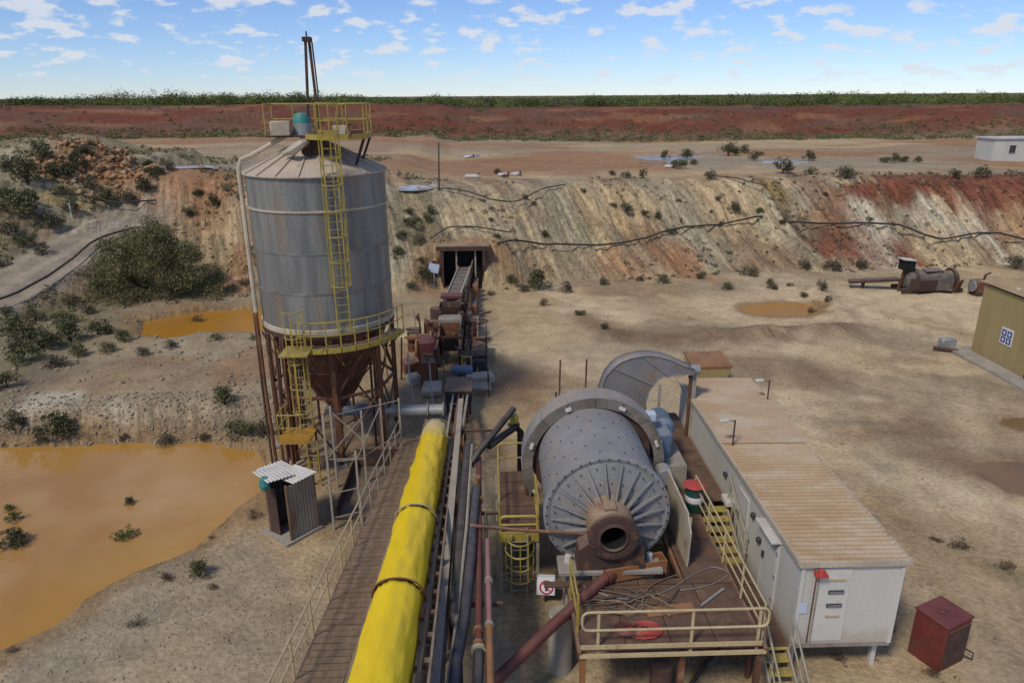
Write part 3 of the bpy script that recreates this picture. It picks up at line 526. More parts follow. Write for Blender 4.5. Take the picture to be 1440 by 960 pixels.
    # wheel tracks worn into the yard
    for TR in ([(13.2, 10), (13.6, 20), (14.5, 30), (17, 39), (22.5, 46.5), (28, 52), (37, 57)], [(44, 27), (34, 34), (26, 40), (17, 45), (9, 49.5), (2, 51)], [(18, 8), (19, 18), (21, 27), (26, 36), (31, 46), (33, 52)]):
        d = np.full(x.shape, 1e9)
        for (ax, ay), (bx, by) in zip(TR, TR[1:]):
            ex_, ey_ = bx-ax, by-ay; t = np.clip(((x-ax)*ex_+(y-ay)*ey_)/(ex_*ex_+ey_*ey_), 0, 1); d = np.minimum(d, np.hypot(x-ax-ex_*t, y-ay-ey_*t))
        d = d + (fbm(x*0.4, y*0.4, 2, 221)-0.5)*0.6
        for o_ in (0.0, 2.4):
            w = np.exp(-((np.abs(d-0.95-o_))/0.24)**2)*ss(0.35, 0.6, fbm(x*0.3, y*0.3, 3, 223+int(o_))); c = m(c, 'brown', w*0.2)
        c = m(c, 'pale', np.exp(-(d/0.6)**2)*0.2)
    # far bank
    t2 = ss(140, 149, y+(fbm(x*0.04, y*0.1, 3, 181)-0.5)*10); c = m(c, 'dark', ss(134, 141, y)*0.65)
    c = m(c, 'farred', t2*0.88)
    c = m(c, 'dark', t2*ss(0.45, 0.65, fbm(x*0.10, y*0.25, 4, 185))*0.45)
    c = m(c, 'orange', t2*ss(0.56, 0.7, fbm(x*0.09+7, y*0.25, 4, 187))*0.4)
    pn = ss(166, 172, y); c = m(c, 'olive', pn*0.75)
    # wet rims of the ponds
    for P, lim in ((POND1, 1.6), (POND2, 1.2), (POND3, 1.0)):
        d = psdf(x, y, P) + (fbm(x*0.8, y*0.8, 3, 191)-0.5)*1.6
        k = ss(lim, 0.1, d)[..., None]*0.6
        c = c*(1-k) + np.array((0.27, 0.155, 0.06))*k
    for (ax, ay, rx, ry) in PUD:
        e = np.hypot((x-ax)/rx, (y-ay)/ry) + (fbm(x*0.8, y*0.8, 3, 71)-0.5)*0.9
        c = m(c, 'brown', ss(1.7, 0.9, e)*0.7)
    g = 0.88 + 0.24*fbm(x*1.7, y*1.7, 3, 201)
    return c*g[..., None]
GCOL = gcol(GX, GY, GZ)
me = bpy.data.meshes.new('ground')
vv = np.stack([GX, GY, GZ], -1).reshape(-1, 3)
i0 = (np.arange(ny-1)[:, None]*nx + np.arange(nx-1)[None, :]).reshape(-1)
qq = np.stack([i0, i0+1, i0+nx+1, i0+nx], -1)
def quick_mesh(me, v, q):
    k = q.shape[1]
    me.vertices.add(len(v)); me.vertices.foreach_set('co', v.astype(np.float32).ravel())
    me.loops.add(q.size); me.loops.foreach_set('vertex_index', q.astype(np.int32).ravel())
    me.polygons.add(len(q)); me.polygons.foreach_set('loop_start', np.arange(0, q.size, k, dtype=np.int32))
    me.update(calc_edges=True)
quick_mesh(me, vv, qq)
me.polygons.foreach_set('use_smooth', np.ones(len(qq), bool))
at = me.color_attributes.new('soil', 'FLOAT_COLOR', 'POINT')
at.data.foreach_set('color', np.concatenate([GCOL.reshape(-1, 3), np.ones((nx*ny, 1))], 1).astype(np.float32).ravel())
gm = bpy.data.materials.new('soil'); gm.use_nodes = True; nt = gm.node_tree; b = nt.nodes['Principled BSDF']
an = nt.nodes.new('ShaderNodeAttribute'); an.attribute_name = 'soil'
ge = nt.nodes.new('ShaderNodeNewGeometry'); P = ge.outputs['Position']
c = an.outputs['Color']
nA = _noise(nt, P, 0.9, 6, 0.62); nB = _noise(nt, P, 5.5, 5, 0.65); nC = _noise(nt, P, 0.18, 4, 0.6)
c = _mix(nt, 0.20, c, _mix(nt, _range(nt, nA, 0.3, 0.7), (0.18, 0.18, 0.18), (0.80, 0.80, 0.80)), 'OVERLAY')
c = _mix(nt, 0.26, c, _mix(nt, _range(nt, nB, 0.3, 0.7), (0.15, 0.15, 0.15), (0.85, 0.85, 0.85)), 'OVERLAY')
c = _mix(nt, 0.15, c, _mix(nt, _range(nt, nC, 0.3, 0.7), (0.25, 0.25, 0.25), (0.75, 0.73, 0.70)), 'OVERLAY')
sn = nt.nodes.new('ShaderNodeSeparateXYZ'); nt.links.new(ge.outputs['True Normal'], sn.inputs[0])
stp = _range(nt, sn.outputs[2], 0.97, 0.86, 0.0, 1.0)                  # rills and rubble only where the ground is steep
mp0 = nt.nodes.new('ShaderNodeMapping'); mp0.inputs['Rotation'].default_value = (0, 0, R_(-19)); nt.links.new(P, mp0.inputs[0])
mpn = nt.nodes.new('ShaderNodeMapping'); mpn.inputs['Scale'].default_value = (2.0, 0.14, 0.2); nt.links.new(mp0.outputs[0], mpn.inputs[0])
nR = _noise(nt, mpn.outputs[0], 1.6, 6, 0.7); nS = _noise(nt, P, 2.4, 6, 0.75)
k1 = nt.nodes.new('ShaderNodeMath'); k1.operation = 'MULTIPLY'; nt.links.new(stp, k1.inputs[0]); k1.inputs[1].default_value = 0.45
c = _mix(nt, k1.outputs[0], c, _mix(nt, _range(nt, nR, 0.36, 0.64), (0.16, 0.15, 0.14), (0.82, 0.82, 0.80)), 'OVERLAY')
c = _mix(nt, k1.outputs[0], c, _mix(nt, _range(nt, nS, 0.34, 0.66), (0.28, 0.27, 0.26), (0.72, 0.72, 0.71)), 'OVERLAY')
vo = nt.nodes.new('ShaderNodeTexVoronoi'); vo.inputs['Scale'].default_value = 4.5; nt.links.new(P, vo.inputs['Vector'])
peb = _range(nt, vo.outputs['Distance'], 0.12, 0.22, 1.0, 0.0)
rnd = nt.nodes.new('ShaderNodeSeparateColor'); nt.links.new(vo.outputs['Color'], rnd.inputs[0])
pk = nt.nodes.new('ShaderNodeMath'); pk.operation = 'MULTIPLY'; nt.links.new(peb, pk.inputs[0]); nt.links.new(_range(nt, rnd.outputs[0], 0.62, 0.8, 0.0, 0.45), pk.inputs[1])
c = _mix(nt, pk.outputs[0], c, _mix(nt, rnd.outputs[1], (0.10, 0.075, 0.055), (0.44, 0.37, 0.28)))
nt.links.new(c, b.inputs['Base Color']); b.inputs['Roughness'].default_value = 0.95; b.inputs['Specular IOR Level'].default_value = 0.15
bp = nt.nodes.new('ShaderNodeBump'); bp.inputs['Strength'].default_value = 0.7; bp.inputs['Distance'].default_value = 0.12
ad = nt.nodes.new('ShaderNodeMath'); ad.operation = 'ADD'; nt.links.new(nB, ad.inputs[0]); nt.links.new(nA, ad.inputs[1])
ad2 = nt.nodes.new('ShaderNodeMath'); ad2.operation = 'ADD'; nt.links.new(ad.outputs[0], ad2.inputs[0]); nt.links.new(pk.outputs[0], ad2.inputs[1])
ad3 = nt.nodes.new('ShaderNodeMath'); ad3.operation = 'MULTIPLY_ADD'; nt.links.new(nS, ad3.inputs[0]); nt.links.new(stp, ad3.inputs[1]); nt.links.new(ad2.outputs[0], ad3.inputs[2])
nt.links.new(ad3.outputs[0], bp.inputs['Height']); nt.links.new(bp.outputs[0], b.inputs['Normal'])
me.materials.append(gm)
ground = bpy.data.objects.new('ground', me); COL.objects.link(ground); ground['kind'] = 'structure'
def H(x, y): return float(hgt(np.array([float(x)]), np.array([float(y)]))[0])

# ---------------------------------------------------------------- water
def water_mat(name, c1, c2, rough=0.10, scale=0.16):
    m = bpy.data.materials.new(name); m.use_nodes = True; nt = m.node_tree; b = nt.nodes['Principled BSDF']
    g = nt.nodes.new('ShaderNodeNewGeometry'); P = g.outputs['Position']
    col = _mix(nt, _range(nt, _noise(nt, P, scale, 4, 0.55), 0.38, 0.62), c1, c2)
    nt.links.new(col, b.inputs['Base Color']); b.inputs['Roughness'].default_value = rough; b.inputs['IOR'].default_value = 1.33
    b.inputs['Specular IOR Level'].default_value = 0.5
    bp = nt.nodes.new('ShaderNodeBump'); bp.inputs['Strength'].default_value = 0.06; bp.inputs['Distance'].default_value = 0.05
    nt.links.new(_noise(nt, _map(nt, P, (1, 2.5, 1)), 2.2, 3, 0.5), bp.inputs['Height']); nt.links.new(bp.outputs[0], b.inputs['Normal'])
    M[name] = m
water_mat('mud_water', (0.39, 0.205, 0.06), (0.46, 0.275, 0.11), 0.06)
water_mat('ochre_water', (0.42, 0.20, 0.018), (0.38, 0.18, 0.03), 0.2, 0.3)
water_mat('brown_water', (0.24, 0.14, 0.06), (0.19, 0.115, 0.055), 0.15, 0.5)
water_mat('sky_pale_water', (0.32, 0.33, 0.33), (0.38, 0.37, 0.35), 0.12, 0.5)  # pale base puts the reflected sky into the pool colour
def pond(name, P, z, m, grow=1.6):
    cx = sum(p[0] for p in P)/len(P); cy = sum(p[1] for p in P)/len(P); n = len(P)
    vs = []
    for p in P:
        d = Vector((p[0]-cx, p[1]-cy)); l = d.length; d *= (l+grow)/l
        vs.append((cx+d.x, cy+d.y, z))
    mb = MB().add(vs, [tuple(range(n))]); o = part(name, mb, m); o['kind'] = 'structure'; return o
def grid_pond(P, z, m, step, shallow):
    xs = np.arange(-46, -8, step); ys = np.arange(9, 35, step); X, Y = np.meshgrid(xs, ys); d = psdf(X, Y, P)
    k = len(xs); q = []
    for j in range(len(ys)-1):
        for i in range(k-1):
            if d[j, i] < 1.7: q.append((j*k+i, j*k+i+1, (j+1)*k+i+1, (j+1)*k+i))
    me = bpy.data.meshes.new('pond'); q = np.array(q); u, inv = np.unique(q, return_inverse=True)
    quick_mesh(me, np.stack([X.ravel()[u], Y.ravel()[u], np.full(len(u), z)], -1), inv.reshape(-1, 4))
    dd = d.ravel()[u] + (fbm(X.ravel()[u]*0.3, Y.ravel()[u]*0.3, 4, 231)-0.5)*3.0
    at = me.attributes.new('shallow', 'FLOAT', 'POINT'); at.data.foreach_set('value', ss(-3.2, 0.2, dd).astype(np.float32))
    mm = M[m]; nt = mm.node_tree; b = nt.nodes['Principled BSDF']; old = b.inputs['Base Color'].links[0].from_socket
    an = nt.nodes.new('ShaderNodeAttribute'); an.attribute_name = 'shallow'
    sc = nt.nodes.new('ShaderNodeMath'); sc.operation = 'MULTIPLY'; nt.links.new(an.outputs['Fac'], sc.inputs[0]); sc.inputs[1].default_value = 0.75
    nt.links.new(_mix(nt, sc.outputs[0], old, shallow), b.inputs['Base Color'])
    me.materials.append(mm); o = bpy.data.objects.new('pond', me); COL.objects.link(o); o['kind'] = 'structure'
grid_pond(POND1, -0.30, 'mud_water', 0.5, (0.43, 0.225, 0.04))
pond('pond', POND2, 0.50, 'ochre_water', 1.2); pond('pond', POND3, -0.06, 'ochre_water', 0.7)
for (ax, ay, rx, ry) in PUD:
    pond('puddle', [(ax+rx*math.cos(k*math.tau/14), ay+ry*math.sin(k*math.tau/14)) for k in range(14)], -0.085, 'brown_water', 0.5)
# ================================================================ lime silo
SX, SY, SR = -7.13, 30.0, 2.75
def polar(a, r, z): return (SX+r*math.cos(a), SY+r*math.sin(a), z)
silo = thing('storage_silo', 'tall grey steel silo with dusty cone roof on rusty legs', 'silo', (SX, SY, 0))
zs = [6.12, 7.65, 9.25, 10.88, 12.2]
for z0, z1 in zip(zs, zs[1:]):
    r = SR + (0.02 if z1 > 12 else 0.0)
    part('shell_ring', MB().lathe([(r, z0+0.01), (r, z1-0.01), (r-0.05, z1-0.01), (r-0.05, z0+0.01)], 64, (SX, SY, 0), closed=True), 'silo_steel', silo)
for z in zs[1:-1]:
    rr = SR+(0.055 if z > 10 else 0.022)
    part('ring_seam', MB().lathe([(SR-0.02, z-0.045), (rr, z-0.04), (rr, z+0.04), (SR-0.02, z+0.045)], 64, (SX, SY, 0)), 'cream' if z > 10 else 'silo_steel', silo)
part('base_rim', MB().lathe([(SR-0.03, 5.98), (SR+0.06, 5.98), (SR+0.06, 6.16), (SR-0.03, 6.2)], 64, (SX, SY, 0)), 'cream', silo)
NP = 20
for k in range(7):
    a = k*math.tau/7+0.5; p = polar(a, 1.9, 0)
    part('inner_post', MB().bar((*p[:2], 0), (*p[:2], 5.2-0.35*(k % 3)), 0.09, 0.09), 'rust' if k % 2 else 'dark_rust', silo)
    q = polar(a+math.tau/7, 1.9, 0)
    for z in (1.5, 3.9): part('tie_bar', MB().bar((*p[:2], z), (*q[:2], z+0.3*(k % 2)), 0.05, 0.05), 'yellow_worn' if k % 3 == 0 else 'rust', silo)
for k in range(9):
    a = R_(-150+k*17); p = polar(a, 2.9, 0); q = polar(a+0.25, 2.6, 0)
    part('hanger', MB().bar((*p[:2], 5.75), (*q[:2], 5.75-1.2-0.5*(k % 4)), 0.045, 0.045), ('rust', 'yellow_worn', 'dark_rust')[k % 3], silo)
for k in range(NP):                                    # cone roof: one panel between each pair of standing seams
    a0 = k*math.tau/NP+0.004; a1 = (k+1)*math.tau/NP-0.004
    part('roof_panel', MB().lathe([(0.45, 13.34), (SR+0.13, 12.2), (SR+0.13, 12.15), (0.45, 13.28)], 4, (SX, SY, 0), a0=a0, a1=a1, closed=True), 'silo_roof', silo)
    part('roof_seam', MB().bar(polar(a0, 0.45, 13.36), polar(a0, SR+0.13, 12.225), 0.045, 0.07), 'silo_roof', silo)
part('roof_hub', MB().lathe([(0.0, 13.62), (0.42, 13.6), (0.5, 13.5), (0.5, 13.2)], 20, (SX, SY, 0)), 'dark_rust', silo)
# hopper and legs
part('hopper', MB().lathe([(SR-0.1, 6.05), (2.3, 5.1), (0.95, 2.5), (0.38, 1.75), (0.38, 1.45)], 40, (SX, SY, 0)), 'rust', silo, label='rusty brown hopper cone')
part('hopper_gate', MB().box((SX, SY, 1.62), (1.0, 1.0, 0.22)), 'motor_blue', silo)
LA = [k*math.tau/8+0.2 for k in range(8)]
for i, a in enumerate(LA):
    p = polar(a, 2.66, 0)
    part('leg', MB().bar(p, (p[0], p[1], 5.8), 0.20, 0.20, (math.cos(a), math.sin(a), 0)), 'rust', silo)
    part('foot_plate', MB().box((p[0], p[1], 0.05), (0.5, 0.5, 0.10), a), 'concrete', silo)
    q = polar(LA[(i+1) % 8], 2.66, 0)
    for za, zb in ((0.4, 3.1), (3.1, 5.7)):
        part('brace', MB().bar((p[0], p[1], za), (q[0], q[1], zb), 0.07, 0.07), 'rust', silo)
        if i % 2: part('brace', MB().bar((p[0], p[1], zb), (q[0], q[1], za), 0.06, 0.06), 'dark_rust', silo)
    part('girt', MB().bar((p[0], p[1], 3.1), (q[0], q[1], 3.1), 0.11, 0.11), 'rust', silo)
part('ring_beam', MB().lathe([(2.5, 5.78), (2.80, 5.78), (2.80, 5.98), (2.5, 5.98)], 48, (SX, SY, 0), closed=True), 'dark_rust', silo)
# fill pipe up the west side
part('fill_pipe', MB().tube([(-9.35, 27.4, 0.0), (-9.62, 28.0, 3.5), (-9.78, 28.5, 6.6)], 0.075, 8), 'rust', silo)
part('fill_pipe', MB().tube([(-9.78, 28.5, 6.6), (-9.98, 29.2, 11.6), (-10.03, 29.35, 12.35), (-9.9, 29.4, 12.68), (-9.5, 29.45, 12.82), (-8.3, 29.5, 13.45), (-7.8, 29.6, 13.72)], 0.095, 8), 'cream', silo)
for k, (x, y) in enumerate(((-9.15, 27.7), (-8.85, 27.4), (-9.05, 28.3), (-8.5, 27.15))):
    part('conduit', MB().tube([(x, y, 0.0), (x-0.02, y+0.05, 3.0), (x-0.03+0.04*k, y+0.1, 5.9)], 0.05, 6), 'rust' if k % 2 else 'dark_rust', silo)
part('fill_pipe', MB().tube([(-9.52, 27.4, 0.0), (-9.78, 28.1, 3.5), (-9.93, 28.75, 7.0)], 0.05, 6), 'dark_rust', silo)
# top platform, rails, filter and hoist mast
TP = [(-6.95, 28.15), (-6.4, 27.75), (-5.3, 27.75), (-4.75, 28.2), (-4.75, 29.9), (-6.95, 29.9)]
part('platform', MB().prism(TP, 13.52, 13.60, 'Z'), 'dark_rust', silo)
for a, b in zip(TP, TP[1:]+TP[:1]):
    part('platform_edge', MB().bar((*a, 13.58), (*b, 13.58), 0.05, 0.2), 'yellow_worn', silo)
for (x, y) in ((-6.9, 28.2), (-4.8, 28.3), (-4.8, 29.85)):
    part('bracket', MB().bar((x, y, 13.5), (SX+(x-SX)*0.82, SY+(y-SY)*0.82, 12.5), 0.08, 0.08), 'dark_rust', silo)
rail(silo, [(-6.4, 27.75, 13.6), (-5.3, 27.75, 13.6), (-4.75, 28.2, 13.6), (-4.75, 29.9, 13.6), (-6.95, 29.9, 13.6), (-8.7, 30.1, 13.6), (-8.75, 29.2, 13.6)], 'yellow_worn', 1.15, 0.026, 1.1)
part('platform', MB().box((-7.9, 29.7, 13.55), (1.75, 1.1, 0.07)), 'dark_rust', silo)
part('bag_filter', MB().box((-8.2, 29.35, 13.85), (0.75, 0.7, 0.55), 0.2), 'cream', silo, bevel=0.04)
part('bag_filter_cap', MB().lathe([(0, 0.42), (0.25, 0.36), (0.34, 0.16), (0.36, 0.0)], 16, (-7.45, 29.75, 14.02)), 'teal', silo)
part('bag_filter_drum', MB().lathe([(0.36, 0.45), (0.36, 0.0)], 16, (-7.45, 29.75, 13.58)), 'galv', silo)
part('inlet_box', MB().box((-5.85, 29.2, 13.78), (0.5, 0.4, 0.34)), 'cream', silo, bevel=0.02)
part('inlet_box', MB().box((-5.2, 29.3, 13.7), (0.6, 0.45, 0.18), 0.2), 'rust', silo, bevel=0.02)
part('torn_lagging', MB().tube([(-7.9, 28.4, 12.95), (-7.5, 28.1, 13.1), (-7.1, 28.1, 13.35), (-6.9, 28.3, 13.42)], [0.1, 0.2, 0.16, 0.08], 7), 'cream', silo)
part('vent_shroud', MB().box((-6.9, 28.9, 13.2), (0.9, 0.9, 0.6), 0.3), 'dark_rust', silo, bevel=0.05)
for dx in (-0.14, 0.14):
    part('mast_leg', MB().bar((-7.05+dx*1.6, 30.0, 13.5), (-7.0+dx*0.5, 30.0, 17.05), 0.09, 0.11), 'dark_rust', silo)
part('mast_head', MB().box((-6.98, 29.9, 17.1), (0.30, 0.42, 0.16)).tube([(-6.98, 29.85, 17.1), (-6.98, 29.85, 17.38)], 0.03, 6), 'dark_rust', silo)
part('hoist_chain', MB().tube([(-6.78, 29.8, 17.0), (-6.72, 29.8, 15.2), (-6.78, 29.8, 13.7)], 0.03, 6), 'dark_rust', silo)
# caged ladders
def ladder(parent, x, y, z0, z1, m, w=0.42, cage=True, out=(0, -1), zc=2.2, hoops=None, name='ladder'):
    ox, oy = out; sx, sy = -oy, ox
    for s in (-1, 1): part('stile', MB().bar((x+sx*s*w/2, y+sy*s*w/2, z0), (x+sx*s*w/2, y+sy*s*w/2, z1), 0.05, 0.05), m, parent)
    n = int((z1-z0)/0.3); rm = None
    for k in range(n):
        z = z0+0.2+k*0.3
        if z < z1-0.05:
            if rm is None:
                mb = MB().tube([(-sx*w/2, -sy*w/2, 0), (sx*w/2, sy*w/2, 0)], 0.016, 6); rm = mb.mesh('rung', m)
            inst('rung', rm, parent, (x, y, z))
    if cage:
        zz = np.linspace(z0+zc, z1+0.9, max(2, int((z1+0.9-z0-zc)/0.85)+1)); R = 0.38
        mb = MB(); 
        pts = [(x+ox*(0.36+0)+R*(math.cos(t)*ox-math.sin(t)*oy)*1.0, y+oy*0.36+R*(math.cos(t)*oy+math.sin(t)*ox), 0) for t in np.linspace(-2.3, 2.3, 13)]
        loc = [(p[0]-x, p[1]-y, 0) for p in pts]; hm = MB().tube(loc, 0.022, 5).mesh('cage_hoop', m)
        for z in zz: inst('cage_hoop', hm, parent, (x, y, float(z)))
        for t in (-1.7, -0.85, 0, 0.85, 1.7):
            px_, py_ = x+ox*0.36+R*(math.cos(t)*ox-math.sin(t)*oy), y+oy*0.36+R*(math.cos(t)*oy+math.sin(t)*ox)
            part('cage_bar', MB().bar((px_, py_, float(zz[0])), (px_, py_, float(zz[-1])), 0.04, 0.012, (ox, oy, 0)), m, parent)
ladder(silo, -5.95, 27.32, 6.1, 13.9, 'yellow_worn', 0.5, zc=2.0, out=(0.3, -0.95))
ladder(silo, -7.75, 26.95, 2.0, 6.3, 'yellow_worn', 0.5, zc=1.0, out=(0, -1))
for s in (-0.25, 0.25):
    for z in (8.0, 10.0, 12.0): part('ladder_bracket', MB().bar((-5.95+s, 27.3, z), (-6.05+s, 27.55, z), 0.05, 0.05), 'yellow_worn', silo)
# ring platform round the front of the shell
aa = np.linspace(R_(-100), R_(-12), 10)
for i in range(len(aa)-1):
    a0, a1 = aa[i]+0.006, aa[i+1]-0.006
    part('platform_plate', MB().lathe([(SR+0.08, 5.5), (SR+0.62, 5.5), (SR+0.62, 5.56), (SR+0.08, 5.56)], 2, (SX, SY, 0), a0=a0, a1=a1, closed=True), 'dark_rust', silo)
    part('platform_edge', MB().bar(polar(a0, SR+0.64, 5.5), polar(a1, SR+0.64, 5.5), 0.04, 0.22), 'yellow_worn', silo)
rail(silo, [polar(a, SR+0.60, 5.56) for a in aa], 'yellow_worn', 1.1, 0.025, 0.7)
part('platform', MB().box((-7.75, 26.6, 5.53), (1.1, 1.2, 0.06)), 'yellow_worn', silo)
for a in aa[::3]: part('bracket', MB().bar(polar(a, SR+0.58, 5.48), polar(a, SR-0.1, 4.7), 0.07, 0.07), 'rust', silo)
part('platform', MB().box((-8.0, 26.5, 1.97), (1.25, 1.2, 0.07)), 'orange_paint', silo, label='orange landing plate at the foot of the ladder')
part('platform_edge', MB().box((-8.0, 25.89, 2.06), (1.25, 0.03, 0.42)), 'orange_paint', silo)
for (x, y) in ((-8.55, 25.95), (-7.45, 25.95), (-8.55, 27.05), (-7.45, 27.05)):
    part('platform_post', MB().bar((x, y, 0), (x, y, 1.94), 0.08, 0.08), 'rust', silo)
ladder(silo, -7.3, 25.75, 0.0, 2.05, 'yellow_worn', 0.42, cage=False)
rail(silo, [(-8.6, 27.05, 2.0), (-8.6, 25.92, 2.0), (-7.7, 25.92, 2.0)], 'yellow_worn', 1.1, 0.025, 0.6)

# screw feeder from silo to conveyor tail
scr = thing('screw_feeder', 'grey tube screw feeder running from silo hopper to conveyor tail', 'feeder', (-4.4, 29.6, 0))
part('tube', MB().lathe([(0.27, -5.7), (0.27, -2.25)], 20, (0, 29.6, 1.55), 'X').lathe([(0, -2.25), (0.27, -2.25)], 20, (0, 29.6, 1.55), 'X'), 'galv', scr)
for x in (-5.6, -4.3, -3.0, -2.3): part('flange', MB().lathe([(0.26, x-0.03), (0.36, x-0.03), (0.36, x+0.03), (0.26, x+0.03)], 20, (0, 29.6, 1.55), 'X'), 'sheet_grey', scr)
part('drive_motor', MB().lathe([(0, -6.75), (0.2, -6.72), (0.22, -6.2), (0.3, -6.1), (0.3, -5.75), (0, -5.7)], 16, (0, 29.3, 1.75), 'X'), 'motor_blue', scr)
for x in (-5.2, -3.1): part('stand', MB().bar((x, 29.6, 0), (x, 29.6, 1.3), 0.12, 0.12), 'pale_steel', scr)
part('outlet_spout', MB().box((-2.5, 29.6, 1.15), (0.4, 0.4, 0.5)), 'dark_grey', scr)

# pale pipe-rack frame in front of the silo
fr = thing('pipe_rack', 'pale steel post frame with thin rails in front of silo', 'frame', (-5.3, 25.6, 0))
for (x, y, h) in ((-5.93, 22.6, 4.6), (-5.25, 25.8, 3.3), (-4.75, 27.4, 3.1), (-5.0, 23.0, 3.0), (-6.4, 25.6, 3.6), (-4.05, 27.9, 2.9)):
    part('post', MB().bar((x, y, 0), (x, y, h), 0.075, 0.075), 'pale_steel', fr)
for a, b in (((-6.4, 25.6, 3.2), (-4.05, 27.9, 2.8)), ((-6.4, 25.6, 1.2), (-5.25, 25.8, 1.2)), ((-5.25, 25.8, 1.3), (-4.05, 27.9, 1.3)), ((-5.93, 22.6, 2.9), (-5.25, 25.8, 3.0)), ((-5.93, 22.6, 1.5), (-5.0, 23.0, 1.5)), ((-5.93, 22.6, 0.5), (-5.0, 23.0, 0.5)), ((-5.0, 23.0, 2.6), (-4.75, 27.4, 2.8)), ((-5.93, 22.6, 2.9), (-5.0, 23.0, 2.7))):
    part('rail', MB().tube([a, b], 0.022, 6), 'pale_steel', fr)
part('brace', MB().bar((-6.4, 25.6, 3.4), (-5.25, 25.8, 2.0), 0.04, 0.04), 'pale_steel', fr)

# steel bund beside the walkway
bd = thing('steel_bund', 'low rusty steel plate bund between silo and walkway', 'bund', (-5.0, 25.4, 0))
part('floor_plate', MB().box((-5.05, 25.2, 0.06), (1.75, 3.9, 0.05)), 'dark_rust', bd)
for c_, s_ in (((-5.05, 27.2, 0.45), (1.8, 0.05, 0.9)), ((-5.95, 25.2, 0.3), (0.05, 3.9, 0.6)), ((-4.15, 25.2, 0.3), (0.05, 3.9, 0.6))):
    part('side_plate', MB().box(c_, s_), 'dark_rust', bd)

# tool shed by the pond
sh = thing('tin_shed', 'small open tin shed with tilted pale sheet roof beside pond', 'shed', (-7.35, 22.5, 0))
SA, SB, SC, SD = (-7.26, 21.85), (-6.52, 22.72), (-8.15, 22.45), (-7.40, 23.35)
part('slab', MB().prism([(-7.35, 21.55), (-6.35, 22.7), (-7.5, 23.65), (-8.55, 22.5)], -0.02, 0.11, 'Z'), 'concrete', sh)
def tin(p, q, h, m, nm):
    l = math.hypot(q[0]-p[0], q[1]-p[1]); a = math.atan2(q[1]-p[1], q[0]-p[0])
    part(nm, xform(corr(h, l, 0.13, 0.016), Matrix.Translation(((p[0]+q[0])/2, (p[1]+q[1])/2, 0.1+h/2)) @ Matrix.Rotation(a-R_(90), 4, 'Z') @ Matrix.Rotation(R_(90), 4, 'Y')), m, sh)
tin(SA, SB, 2.15, 'sheet_grey', 'side_wall'); tin(SB, SD, 2.2, 'sheet_grey', 'back_wall'); tin(SC, SD, 2.1, 'dark_grey', 'side_wall')
part('door', MB().bar((SC[0], SC[1], 1.05), (SC[0]+0.42, SC[1]-0.28, 1.05), 0.04, 1.85), 'dark_rust', sh, label='dark weathered door panel')
for (x, y) in (SA, SB, SC, SD): part('post', MB().bar((x, y, 0.05), (x, y, 2.3), 0.07, 0.07), 'timber', sh)
for k, (dx, dy, rz, tl, tx) in enumerate(((-0.36, 0.30, 0.80, 0.03, 0.06), (0.30, -0.10, 0.86, -0.03, 0.12), (-0.42, -0.12, 0.70, 0.05, 0.10))):
    part('roof_sheet', xform(corr(1.35, 0.95, 0.13, 0.014), Matrix.Translation((-7.38+dx, 22.5+dy, 2.42+0.05*k)) @ Matrix.Rotation(rz+R_(90), 4, 'Z') @ Matrix.Rotation(tx, 4, 'Y') @ Matrix.Rotation(tl, 4, 'X')), 'white_sheet', sh)
part('tarp', MB().lathe([(0.02, 0.30), (0.14, 0.26), (0.20, 0.0), (0.10, -0.22)], 9, (-8.0, 21.95, 2.32)), 'teal', sh, label='faded teal tarp hanging at the roof corner')

# ================================================================ yellow covered conveyor
def cvx(y): return -2.6 + (29-y)*0.019
def cvz(y): return 1.40 + (29-y)*0.205          # top of the cover
Y0, Y1 = 29.0, 6.0
cv = thing('covered_conveyor', 'inclined conveyor under long bright yellow fabric cover', 'conveyor', (-2.6, 29.0, 0))
segs = [(29.0, 18.6, 'cover_yellow'), (18.5, 13.9, 'cover_yellow'), (13.8, 6.0, 'cover_yellow')]
def cover(y0, y1, mname, seed):
    n = max(3, int((y0-y1)/0.14)); m_ = 22; vs = []; fs = []
    for i in range(n+1):
        y = y0+(y1-y0)*i/n; cx_ = cvx(y); zt = cvz(y)
        for k in range(m_+1):
            t = math.pi*k/m_; s_ = math.sin(t); c_ = math.cos(t)
            nz = float(vnoise(np.array(y*0.9+seed), np.array(k*0.42), seed)) - 0.5; nz2 = float(vnoise(np.array(y*2.6+seed), np.array(k*1.1), seed+3)) - 0.5
            cr = 1-abs(2*float(vnoise(np.array(y*0.75+k*0.35+seed), np.array(k*0.55-y*0.2), seed+5))-1); r = 0.58*(1+0.05*nz+0.03*nz2-0.07*cr**4); sag = 0.03*nz
            flat = -0.16 if k in (0, m_) else 0
            e = 0.14*float(vnoise(np.array(y*1.1), np.array(seed*3.0+(k > 11)*9), 7))*(k in (0, m_))
            vs.append((cx_ - c_*r*1.0*(1+ (0.25*max(0, nz) if k < 3 else 0)), y, zt-0.62+r*(abs(s_)**0.85)+flat*0.9-e+sag))
    for i in range(n):
        for k in range(m_):
            a = i*(m_+1)+k; fs.append((a, a+1, a+m_+2, a+m_+1))
    o = part('cover', MB().add(vs, fs), mname, cv, sharp=60)
    so_ = o.modifiers.new('thick', 'SOLIDIFY'); so_.thickness = 0.012
for i, (a, b, m_) in enumerate(segs): cover(a, b, m_, 3+5*i)
